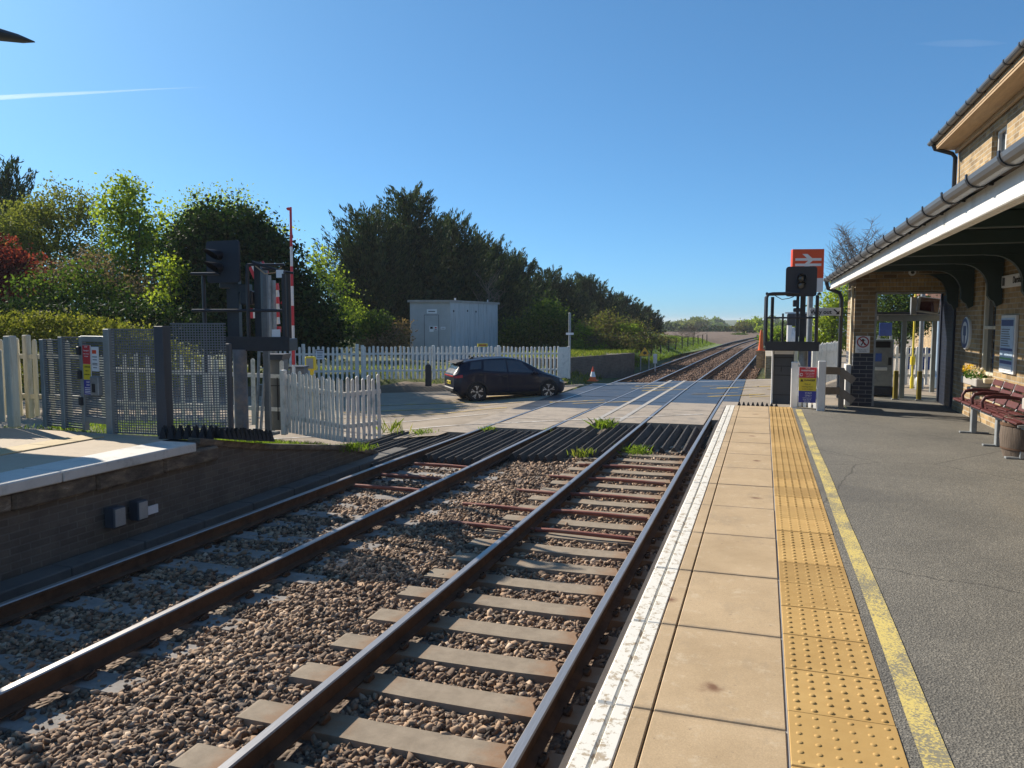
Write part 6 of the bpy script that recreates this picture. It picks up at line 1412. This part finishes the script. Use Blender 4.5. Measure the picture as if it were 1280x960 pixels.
def conifer(label, base, h, r, n, group, seed=0, leaf=.34):
    """dense conifer: sweeping sprays pointing up and outward, ragged feathery outline"""
    o = thing('conifer_tree', label, 'tree', base, 0, group); base = np.array(base)
    rg = np.random.default_rng(seed); nb = n // 42
    zf = rg.random(nb) ** .85; az = rg.uniform(0, 2 * PI, nb); lobe = 1 + .16 * np.sin(az * 3 + seed) + .10 * np.sin(az * 7 + zf * 9)
    prof = np.interp(zf, [0, .15, .45, .75, .92, 1], [.90, 1, .92, .66, .36, .05]); rad = r * prof * lobe * (.62 + .42 * rg.random(nb))
    ctr = base + np.stack([np.cos(az) * rad, np.sin(az) * rad, zf * h], -1)
    out = np.stack([np.cos(az), np.sin(az), rg.uniform(.45, 1.6, nb) + .8 * zf], -1); out /= np.linalg.norm(out, axis=1)[:, None]
    per = 42; t = rg.uniform(-.6, 1.0, (nb, per)); L = rg.uniform(.5, 1.5, (nb, 1)) * (.55 + .07 * h)
    p = ctr[:, None] + out[:, None] * (t * L)[..., None] + rg.normal(size=(nb, per, 3)) * (.17 * (1.15 - .95 * np.clip(t, 0, 1)))[..., None]
    p[:, :, 2] -= .10 * (t * L) ** 2
    leaf_quads('crown', p.reshape(-1, 3), leaf, M['lf_conifer'], o, .24, np.repeat(out, per, 0) * 2.6, .8)
    # inner mass keeps the sky from showing through the middle
    q = rg.normal(size=(n // 4, 3)); q /= np.linalg.norm(q, axis=1)[:, None]; q *= rg.random((n // 4, 1)) ** .5; q = q * np.array([r * .62, r * .62, h * .42]) + base + np.array([0, 0, h * .46])
    leaf_quads('inner_foliage', q, leaf * 1.8, M['lf_conifer'], o, .6)
    b = MB(); limb(b, tuple(base - np.array([0, 0, .2])), tuple(base + np.array([0, 0, h * .93])), .17, .03, 6, .01)
    for k in range(12): i = rg.integers(nb); limb(b, (base[0], base[1], float(ctr[i][2]) - .5), tuple(ctr[i]), .04, .012, 3, .04)
    b.build('trunk', M['bark'], o, smooth=True); return o
def cam_pt(px, D, z):
    """point D metres ahead of the camera at picture column px (1280 wide) and height z"""
    a = (px - 640) / 961.; f = R(18.09); return (D * (a * math.cos(f) - math.sin(f)), D * (a * math.sin(f) + math.cos(f)), z)
def zpx(py, D): return 1.55 - D * (py - 402) / 961.
# the row of tall dark conifers receding behind the cabin
row = [(462, 50, 276, 3.0), (512, 53, 252, 3.3), (566, 57, 283, 3.2), (606, 62, 306, 3.1), (642, 68, 326, 3.2), (688, 75, 345, 3.5), (730, 83, 352, 3.6), (768, 92, 374, 3.6), (795, 100, 386, 3.4)]
cl = ['tall ragged dark conifer, leftmost of the row behind the cabin', 'tallest dark conifer of the row, rising above the grey cabin', 'dark conifer right behind the right end of the cabin', 'dark conifer just right of the cabin with a bare sapling in front', 'dark conifer of the receding row, above the green bushes', 'broad dark conifer halfway along the receding row', 'dark conifer near the far end of the row above the bramble bank', 'short dark conifer, second from the far end of the row', 'lowest rounded dark conifer at the far right end of the row']
for i, ((px, D, py, r), lb) in enumerate(zip(row, cl)):
    x, y, _ = cam_pt(px, D, 0); zb = -.4; conifer(lb, (x, y, zb), zpx(py, D) - zb, r * 1.14, int(18500 * (50 / D) ** .6), 'row of dark conifers', i + 3, .30 + .002 * (D - 50))
for px, D, py, r, lb in ((20, 47, 222, 2.6, 'dark blue-green conifer at the top left behind the olive tree'), (-40, 46, 258, 2.6, 'dark conifer cut by the left picture edge')):
    x, y, _ = cam_pt(px, D, 0); conifer(lb, (x, y, -.3), zpx(py, D) + .3, r, 9000, None, px % 7 + 20)
def lobe(px, py, D, rx, rz, ry=None): x, y, z = cam_pt(px, D, zpx(py, D)); return ((x, y, z), (rx, ry or rx, rz))
def bush(label, name, cat, key, D, spec, n_cl, per, leaf, zb=-.3, **kw):
    ls = [lobe(px, py, D + dD, rx, rz) for px, py, dD, rx, rz in spec]; bx, by, _ = cam_pt(float(np.mean([s[0] for s in spec])), D, 0)
    return tree(name, label, cat, (bx, by, zb), ls, key, n_cl, per, leaf, **kw)
# the big ivy-dark dome behind the left signal
bush('huge dark green dome-shaped tree behind the left-hand signal', 'dense_tree', 'tree', 'lf_dark', 30,
     [(285, 300, 0, 2.0, 1.5), (255, 330, .5, 1.6, 1.6), (325, 330, 0, 1.7, 1.6), (300, 375, -.3, 2.4, 1.7), (360, 385, 0, 1.7, 1.6), (395, 415, 0, 1.4, 1.1), (345, 420, -.3, 2., 1.2), (270, 400, -.5, 1.6, 1.3)], 2900, 24, .17, cl_r=.24, trunk_r=.22, shell=.5)
bush('pale feathery tree top rising behind the big dark dome', 'spring_tree', 'tree', 'lf_spring', 46, [(270, 262, 0, 1.6, 1.2), (310, 270, 0, 1.2, 1.3), (235, 285, 0, 1.3, 1.4), (280, 310, 0, 2., 2.), (345, 300, 0, 1.1, 1.4)], 420, 16, .16, cl_r=.38)
bush('tall airy yellow-green tree standing clear against the sky', 'spring_tree', 'tree', 'lf_spring', 34, [(165, 245, 0, .95, 1.0), (150, 270, 0, .95, 1.2), (182, 280, 0, 1.0, 1.3), (165, 320, 0, 1.45, 1.6), (200, 300, .5, .8, 1.1), (160, 365, 0, 1.5, 1.4), (205, 350, 0, .9, 1.4)], 620, 15, .17, cl_r=.24, trunk_r=.12, shell=.25)
bush('wide olive-green tree at the left behind the red-leaved one', 'olive_tree', 'tree', 'lf_olive', 37, [(85, 265, 0, 1.7, 1.2), (50, 285, 0, 1.6, 1.3), (110, 295, 0, 1.3, 1.6), (30, 310, .5, 1.6, 1.4), (75, 330, 0, 2.2, 1.6), (115, 345, 0, 1.4, 1.4), (10, 290, 1, 1.4, 1.4)], 1050, 18, .14, cl_r=.32)
bush('red-leaved small tree at the left picture edge', 'red_tree', 'tree', 'lf_red', 31, [(8, 325, 0, .9, .9), (30, 340, 0, .75, .8), (-15, 350, 0, 1.2, 1.2), (15, 360, 0, 1.0, .7)], 360, 18, .15, cl_r=.24, trunk_r=.08)
bush('green shrub below the airy yellow-green tree', 'shrub', 'shrub', 'lf_green', 29, [(60, 370, 0, 1.1, .9), (105, 365, 0, 1.1, 1.1), (140, 385, 0, 1.3, .9), (90, 395, 0, 1.6, .8)], 420, 16, .14, cl_r=.28, trunk_r=.07)
bush('purple-brown budding shrub between the red tree and the dome', 'shrub', 'shrub', 'lf_purple', 30.5, [(85, 345, 0, .9, .8), (120, 335, 0, .7, .8), (195, 375, 0, 1.1, 1.1), (225, 360, 0, .9, 1.0), (150, 350, 0, .8, .6)], 300, 14, .12, cl_r=.28, trunk_r=.06)
bush('yellow-green shrub at the left foot of the big dark dome', 'shrub', 'shrub', 'lf_spring', 28.5, [(222, 340, 0, .7, .7), (212, 385, 0, .9, .8), (235, 395, 0, .8, .7)], 200, 15, .14, cl_r=.25, trunk_r=.06)
bush('dense dark undergrowth shrub behind the trimmed hedge', 'shrub', 'shrub', 'lf_dark', 26.5, [(15, 395, 0, 1.5, .8), (75, 405, 0, 1.5, .8), (130, 408, 0, 1.5, .8), (190, 405, 0, 1.4, .8), (240, 415, 0, 1.3, .8)], 700, 18, .14, cl_r=.26, trunk_r=.06, shell=.3)
bush('long hedge with sunlit yellow-green top behind the mesh screens', 'hedge', 'hedge', 'lf_hedge', 21.5, [(-30, 420, 0, .9, .55), (20, 415, 0, .85, .55), (55, 414, 0, .8, .5), (95, 418, 0, .85, .5), (135, 420, 0, .85, .45), (175, 425, 0, .8, .45), (10, 455, .2, .8, .7), (60, 458, .2, 1.0, .7), (110, 458, .2, 1.0, .7), (165, 460, .2, 1.0, .7), (215, 452, .2, .8, .6), (52, 404, 0, .3, .35), (100, 408, 0, .35, .3), (28, 402, .2, .3, .3), (140, 411, 0, .3, .3), (78, 405, .1, .28, .25), (0, 404, 0, .4, .3)], 1400, 20, .085, zb=-.4, cl_r=.15, trunk_r=.05, shell=.6)
bush('thin pale spring bush between the dark dome and the conifers', 'shrub', 'shrub', 'lf_spring', 42, [(408, 345, 0, .9, 1.1), (425, 375, 0, 1.0, 1.1), (440, 400, 0, 1.1, .9), (400, 330, 0, .7, 1.0)], 190, 13, .16, cl_r=.33, trunk_r=.06, bark='twig')
bush('bright green low shrub left of the cabin', 'shrub', 'shrub', 'lf_green', 39, [(472, 405, 0, .8, .6), (455, 415, 0, .8, .6), (487, 418, 0, .6, .5)], 190, 16, .14, cl_r=.22, trunk_r=.05)
bush('brown leafless shrub beside the left wall of the cabin', 'shrub', 'shrub', 'lf_brown', 38.5, [(500, 420, 0, .45, .9), (485, 428, 0, .6, .5), (465, 432, 0, .7, .4)], 210, 14, .12, cl_r=.2, trunk_r=.04, bark='twig')
bush('dark green bushes right of the cabin under the conifers', 'shrub', 'shrub', 'lf_green', 47, [(655, 415, 0, 1.5, 1.1), (690, 408, 0, 1.4, 1.4), (680, 388, .5, .9, .8), (640, 432, 0, 1.2, .8), (715, 425, 0, 1.3, .9)], 560, 17, .17, cl_r=.3, trunk_r=.07)
bush('sunlit bramble thicket on the bank behind the old platform', 'bramble_thicket', 'bramble', 'lf_bramble', 46, [(735, 420, 0, 1.3, .9), (760, 415, 1, 1.5, 1.2), (786, 416, 2, 1.4, .9), (808, 428, 2, 1.1, .6), (745, 432, -1, 1.3, .7), (780, 430, -1, 1.6, .7), (755, 400, 1, .5, .6)], 800, 17, .13, cl_r=.26, trunk_r=.05, bark='twig')
bush('bright green low plants at the foot of the bramble thicket', 'shrub', 'shrub', 'lf_lush', 43, [(722, 432, 0, .5, .3), (746, 437, 0, .45, .25), (728, 415, 1, .5, .5), (784, 412, 3, .7, .4)], 150, 14, .12, zb=-.1, cl_r=.18, trunk_r=.03)
bush('brown scrub along the track beyond the yellow triangle sign', 'scrub', 'shrub', 'lf_bramble', 62, [(822, 430, 0, 1.2, .7), (836, 433, 4, 1.1, .5), (848, 436, 8, 1.0, .4), (812, 438, -4, 1.0, .5)], 330, 15, .17, cl_r=.28, trunk_r=.04, bark='twig')
# bare saplings
def bare(label, name, px, D, py, w, zb=-.3, n=26, r=.05, levels=2, group=None):
    x, y, _ = cam_pt(px, D, 0); o = thing(name, label, 'tree', (x, y, zb), 0, group); h = zpx(py, D) - zb; b = MB(); c = MB()
    limb(b, (x, y, zb - .1), (x, y, zb + h * .8), r, r * .3, 5, .03)
    for k in range(n):
        f = random.uniform(.2, .8); s = Vector((x, y, zb + h * f)); a = random.uniform(0, 2 * PI); L = w * (1.15 - f * .7); e = s + Vector((math.cos(a) * L, math.sin(a) * L, h * random.uniform(.15, .35))); limb(c, s, e, r * .4, r * .10, 4, .06)
        for j in range(5 * (levels - 1) + 2):
            q = s.lerp(e, random.uniform(.3, 1.)); limb(c, q, q + Vector((random.uniform(-1, 1) * L * .45, random.uniform(-1, 1) * L * .45, random.uniform(.1, .9) * L * .5)), r * .16, r * .06, 3, .08)
    b.build('trunk', M['twig'], o, smooth=True); c.build('crown', M['twig'], o); return o
bare('thin leafless sapling in front of the conifers right of the cabin roof', 'bare_sapling', 610, 48, 340, 1.4, n=20)
bare('leafless winter tree behind the station roof gutter', 'bare_tree', 1070, 40, 291, 1.7, zb=-.1, n=60, r=.06, levels=6)
bare('thin bare sapling with pale stems beside the far meadow fence', 'bare_sapling', 868, 75, 405, 1.6, n=26, r=.05)
bare('slender bare sapling at the left end of the ploughed field', 'bare_sapling', 852, 72, 412, 1.3, n=20, r=.04)
# trees on the right, behind the station
bush('yellow-green leafy tree behind the way out sign', 'spring_tree', 'tree', 'lf_spring', 36, [(1040, 385, 0, .8, .9), (1050, 400, 0, .9, .8), (1030, 400, 0, .6, .8), (1055, 370, 0, .6, .6), (1020, 420, 0, .8, .5), (1045, 425, 0, .9, .5)], 330, 17, .14, zb=-.1, cl_r=.24, trunk_r=.09)
bush('dark leafy tree seen through the top of the station doorway', 'dense_tree', 'tree', 'lf_green', 38, [(1110, 380, 0, 1.1, 1.0), (1130, 385, 0, 1.0, 1.0), (1115, 405, 0, 1.3, 1.0), (1145, 400, 0, .9, .8)], 480, 17, .14, zb=-.1, cl_r=.26, trunk_r=.11)
bush('green shrub past the right side of the road crossing', 'shrub', 'shrub', 'lf_lush', 48, [(975, 420, 0, .7, .5), (993, 418, 0, .6, .6), (960, 425, 0, .5, .35)], 150, 15, .15, cl_r=.2, trunk_r=.04)
# far trees round the fields, each its own
far = [(870, 330, 399, 6.0, 'lf_olive', 'round olive tree, biggest on the far edge of the ploughed field'), (838, 380, 403, 5.5, 'lf_green', 'mid green tree on the skyline left of the ploughed field'), (912, 360, 410, 4, 'lf_green', 'small round green tree at the far right of the ploughed field'), (853, 350, 400, 4.2, 'lf_olive', 'pale olive tree just left of the biggest round tree'),
       (945, 190, 397, 3.8, 'lf_spring', 'tall yellow-green tree where the tracks disappear'), (930, 175, 402, 2.6, 'lf_bramble', 'brownish budding tree left of where the tracks disappear'), (957, 170, 408, 2.6, 'lf_spring', 'low bright green tree right above the vanishing tracks'), (924, 150, 418, 1.6, 'lf_green', 'dark green rounded bush at the end of the meadow'), (975, 210, 404, 4, 'lf_green', 'green tree seen through the left part of the signal cage'), (892, 420, 404, 5.5, 'lf_green', 'distant green tree behind the middle of the ploughed field'), (990, 200, 409, 3.2, 'lf_green', 'low green tree seen through the right part of the signal cage'), (822, 300, 412, 3.2, 'lf_spring', 'bright green bush beside the distant white van')]
for px, D, py, r, key, lb in far:
    x, y, _ = cam_pt(px, D, 0); zg = float(terr(np.array([x]), np.array([y]))[0]); zt = zpx(py, D); h = zt - zg
    ls = [((x + random.uniform(-.4, .4) * r, y + random.uniform(-.4, .4) * r, zg + h * f), (r * q, r * q, h * .26)) for f, q in ((.75, .6), (.55, .9), (.38, .85), (.6, .7))]
    tree('distant_tree', lb, 'tree', (x, y, zg), ls, key, 150, 12, r * .16, cl_r=r * .16, trunk_r=r * .05, group='trees round the distant fields', n_limb=5)
# far hedgerows and woods: one mass
def belt(name, label, key, pts, h, n, leaf):
    P = np.array(pts, float); k = RNG.integers(0, len(P) - 1, n); f = RNG.random(n); q = P[k] + (P[k + 1] - P[k]) * f[:, None]; q = q + RNG.normal(size=(n, 2)) * h * .5
    zz = terr(q[:, 0], q[:, 1]); hh = h * (.7 + .35 * np.sin(q[:, 0] * .13 + q[:, 1] * .05) + .2 * np.sin(q[:, 0] * .41)); p = np.stack([q[:, 0], q[:, 1], zz + RNG.random(n) * hh], -1)
    o = leaf_quads(name, p, leaf, M[key], None, .8); return tag(o, label, 'wood' if h > 3 else 'hedge', kind='stuff')
belt('far_woods', 'distant belt of green woods along the skyline beyond the fields', 'lf_green', [(-220, 480), (-120, 520), (-40, 500), (40, 520), (140, 470), (260, 380)], 8, 9000, 2.6)
belt('far_hedge', 'dark hedge line along the far side of the ploughed field', 'lf_dark', [(-70, 222), (-40, 224), (-10, 221), (4, 218)], 2.2, 4500, .6)
belt('far_woods', 'green trees and scrub to the right of the distant tracks', 'lf_green', [(9, 95), (14, 130), (24, 170), (45, 230), (90, 300)], 3.4, 7000, .6)
belt('far_scrub', 'low scrub along the right side of the tracks beyond the crossing', 'lf_lush', [(2.4, 46), (3.2, 60), (4.4, 80), (6, 95)], .7, 2200, .22)
# grass -------------------------------------------------------------
def blades(name, x, y, z, h, w, key, label, lean=.35, parent=None):
    n = len(x); a = RNG.uniform(0, 2 * PI, n); h = h * RNG.uniform(.5, 1.3, n); dx, dy = np.cos(a) * w / 2, np.sin(a) * w / 2; lx, ly = RNG.normal(size=n) * lean * h, RNG.normal(size=n) * lean * h
    v = np.stack([np.stack([x - dx, y - dy, z], -1), np.stack([x + dx, y + dy, z], -1), np.stack([x + lx * .4 + dx * .7, y + ly * .4 + dy * .7, z + h * .6], -1), np.stack([x + lx, y + ly, z + h], -1)], 1)
    o = npmesh(name, v.reshape(-1, 3), np.arange(n * 4).reshape(n, 4), M[key], parent)
    if label: tag(o, label, 'grass', kind='stuff')
    return o
def area(n, x0, x1, y0, y1, f=None):
    x, y = RNG.uniform(x0, x1, n), RNG.uniform(y0, y1, n)
    keep = RNG.random(n) < np.clip(.55 + .6 * np.sin(x * 2.1 + 1) * np.sin(y * 1.7) + .3 * np.sin(x * 6 + y * 5), 0.08, 1)
    if f is not None: keep &= f(x, y)
    return x[keep], y[keep]
x, y = area(16000, -12, -7.15, 9.2, 13.6, lambda x, y: (nn(x, y) < 15.6)); zz = np.interp(y, [8.2, 8.66, 9.54, 11.97, 13.0], [0, -.10, -.28, -.68, -.93]) * (x > -9) + terr(x, y) * (x <= -9); 
blades('grass', x, y, zz, .075, .010, 'lf_lush', 'tufted green grass round the foot of the near picket fence')
x, y = area(30000, -24, -7.2, 22, 36, lambda x, y: (nn(x, y) > 28.2) & (nn(x, y) < 33)); blades('grass', x, y, terr(x, y), .22, .02, 'lf_grass', 'rough grass on the verge under the long far picket fence')
x, y = area(16000, -12.8, -6.4, 31.8, 41, lambda x, y: (x > -13 + (y - 33) * .41) & (x < -8.5 + (y - 31.6) * .256 - .03) & (y > 31.6 + (-8.5 - x) * .31)); blades('grass', x, y, np.full_like(x, -.06), .16, .02, 'lf_grass', 'yellow-green grass on top of the old platform stub')
x, y = area(36000, -9.5, -5.2, 40, 92, lambda x, y: x < xl(y) - 1.9); blades('grass', x, y, terr(x, y) + .28, .15, .03, 'lf_lush', 'bright green meadow grass beside the tracks beyond the crossing')
x, y = area(9000, -.2, 2.2, 34.5, 50, lambda x, y: x > xr(y) + 1.8); blades('grass', x, y, terr(x, y) + .05, .2, .02, 'lf_grass', 'dry yellow grass on the right of the tracks beyond the crossing')
def tuft(label, cx, cy, z, r, h, n, key='lf_lush', leafy=True, name='weed_tuft'):
    o = thing(name, label, 'weed', (cx, cy, z)); n = int(n * .55) if leafy else n; blades('blades', cx + RNG.normal(size=n) * r, cy + RNG.normal(size=n) * r * 1.3, np.full(n, z), h, .016, key, None, .45, o)
    if leafy: leaf_quads('foliage', np.stack([cx + RNG.normal(size=n) * r, cy + RNG.normal(size=n) * r, z + RNG.random(n) ** 1.5 * h * .9], -1), .04, M[key], o)
tuft('bright green weed clump at the edge of the middle strip by the footway', -3.55, 18.0, RT - .06, .12, .20, 260)
tuft('bright green weeds sprouting in front of the guard between the near rails', -2.35, 15.35, RT - .17, .14, .13, 240)
tuft('small green weeds growing along the left rail at the footway edge', -6.0, 16.6, RT - .05, .10, .11, 90)
tuft('green weeds between the ramp guard and the outer panel', -7.2, 15.6, RT - .05, .14, .12, 140)
tuft('spindly weed stalks by the near picket fence end', -7.8, 15.3, -.93, .16, .28, 40, 'lf_grass', False)
tuft('bushy weeds at the tip of the far platform ramp', -6.85, 11.9, -.70, .13, .11, 160)
tuft('pale dry tuft among the timbers of the middle strip guard', -3.3, 14.5, RT - .12, .12, .14, 80, 'lf_grass', False)
tuft('green shoots beside the right rail of the far track', -4.75, 17.0, RT - .08, .07, .10, 60)
# wire fence posts along the meadow
for i, y in enumerate(np.arange(48, 92, 4.)):
    b = MB(); x = float(xl(y)) - 2.6; z = float(terr(np.array([x]), np.array([y]))[0]) + .2; b.box((x, y, z + .5), (.09, .09, 1.15), Matrix.Rotation(random.uniform(-.06, .06), 3, 'Y')); tag(b.build('fence_post', M['bark']), f'thin dark timber fence post along the meadow, {ORD[i]} from the yellow triangle sign', 'fence post', 'posts of the meadow fence')
# scruffy earth bank by the road's far side
M['earth'] = mat('verge_earth', (.15, .115, .08), .95, .3, 3, .6, 30, .03)
b = MB(); 
for i in range(26):
    x0 = -22 + i * .55; x1 = x0 + .55
    prof = [(28.02, -.0), (28.4, .18), (29.0, .26), (29.8, .24)]
    for (n0, h0), (n1, h1) in zip(prof[:-1], prof[1:]):
        f = lambda n, x, h: (x, Yat(n, x), road_z(x) - .02 + h * (1 + .3 * math.sin(x * 3.1 + n)) * min(1, max(0, (-7.4 - x) / 2.)))
        b.quad(f(n0, x0, h0), f(n0, x1, h0), f(n1, x1, h1), f(n1, x0, h1))
o = b.build('verge', M['earth'], flipfix=False, smooth=True); o['kind'] = 'structure'
# platform lamp head reaching in at the top left
lp = thing('lamp_post', 'platform street lamp with flat curved head reaching in at the top left corner', 'lamp post', (-10.9, 6.4, 0)); b = MB(); b.lathe([(.06, 0), (.045, 4.6)], (-10.9, 6.35, 0), seg=12); b.tube([(-10.9, 6.35, 4.55), (-10.7, 6.45, 4.78), (-9.3, 7.0, 4.92)], .03, 8); b.build('column', M['galv'], lp, smooth='auto')
b = MB(); hp = [(-9.35, 6.6, 4.93, .10), (-9.0, 6.75, 4.95, .16), (-8.6, 6.94, 4.90, .15), (-8.35, 7.05, 4.85, .09), (-8.2, 7.10, 4.815, .015)]; seg = 12; n0 = 0
for x, y, z, r in hp:
    for k in range(seg): a = 2 * PI * k / seg; b.v.append((x - .4 * r * math.cos(a), y + r * math.cos(a), z + r * .45 * math.sin(a)))
for i in range(len(hp) - 1):
    for k in range(seg): b.face((i * seg + k, i * seg + (k + 1) % seg, (i + 1) * seg + (k + 1) % seg, (i + 1) * seg + k))
b.face(range(seg)); b.build('lamp_head', M['slate'], lp, smooth='auto')
# waiting shelter just out of frame whose shadow lies on the far platform
SHX = 1
sh = thing('waiting_shelter', 'brick waiting shelter on the far platform just outside the left picture edge', 'shelter', (-13, 5, 0)); b = MB(); b.box((-13.2, 4.6, 1.42), (2.6, 7.4, 2.84)); b.build('wall', M['brick'], sh); b = MB(); b.box((-13.1, 4.7, 2.98), (3.3, 7.9, .24), bev=.03); b.build('roof', M['roof_tile'], sh)
# pantiled house beyond the car park
hs = thing('brick_house', 'brick house with orange-brown tiled roof beyond the car park', 'house', (12, 46, 0)); b = MB(); b.box((13, 48, 1.1), (9, 6, 2.2)); b.build('wall', M['brick'], hs); b = MB(); b.prism([(-3.5, 2.15), (3.5, 2.15), (0, 4.4)], (8.2, 48, 0), (0, 1, 0), (0, 0, 1), (9.6, 0, 0)); b.build('roof', mat('pantile', (.30, .15, .09), .8, .25, 3, .5, 8, .05), hs)
b = MB(); b.box((10.5, 44.97, 1.2), (1.1, .06, 1.0)); wf = b.build('window', M['white_paint'], hs); b = MB(); b.box((10.5, 44.93, 1.2), (.95, .03, .86)); b.build('pane', M['glass'], wf)
# vapour trail and wisp of cloud, far up and lit by the sun
def vol_mat(name, dens):
    m = bpy.data.materials.new(name); m.use_nodes = True; n = m.node_tree.nodes; n.remove(n['Principled BSDF']); v = n.new('ShaderNodeVolumeScatter'); v.inputs['Color'].default_value = (1, 1, 1, 1); v.inputs['Density'].default_value = dens; v.inputs['Anisotropy'].default_value = .3
    m.node_tree.links.new(v.outputs[0], n['Material Output'].inputs['Volume']); return m
def ray_pt(px, py, D):
    p = R(4.64); x = (px - 640) / 961.; v = -(py - 480) / 961.; fw = math.cos(p) + v * math.sin(p); u = v * math.cos(p) - math.sin(p); f = R(18.09)
    return Vector(((x * math.cos(f) - fw * math.sin(f)) * D, (x * math.sin(f) + fw * math.cos(f)) * D, 1.55 + u * D))
b = MB(); pts = [(-140, 132, 26), (0, 122, 21), (40, 119.6, 18), (90, 117, 15), (135, 114.8, 10), (180, 112, 8), (262, 108.5, 2)]; b.tube([ray_pt(x, y, 6000 + (i * 200)) for i, (x, y, r) in enumerate(pts)], [r for _, _, r in pts], 12)
tag(b.build('vapour_trail', vol_mat('trail_vapour', .0085), smooth=True), 'thin white vapour trail slanting across the sky at the upper left', 'vapour trail')
b = MB(); pts = [(1140, 55, 3), (1175, 54.5, 26), (1210, 54, 34), (1240, 54, 22), (1262, 54, 3)]; b.tube([ray_pt(x, y, 6500) for x, y, r in pts], [r for _, _, r in pts], 12)
tag(b.build('cloud_wisp', vol_mat('wisp_vapour', .0008), smooth=True), 'faint white wisp of cloud at the upper right of the sky', 'cloud')

# thin air haze: even, pale, over the whole plain
hz = MB(); hz.box((0, 900, -1.), (7600, 7600, 32)); m = bpy.data.materials.new('air_haze'); m.use_nodes = True; nt = m.node_tree; nt.nodes.remove(nt.nodes['Principled BSDF'])
pv = nt.nodes.new('ShaderNodeVolumePrincipled'); pv.inputs['Color'].default_value = (.86, .90, .95, 1); pv.inputs['Density'].default_value = .00034; pv.inputs['Anisotropy'].default_value = 0
nt.links.new(pv.outputs[0], nt.nodes['Material Output'].inputs['Volume']); tag(hz.build('haze', m), 'thin pale air haze over the fields and the station', 'haze', kind='stuff')
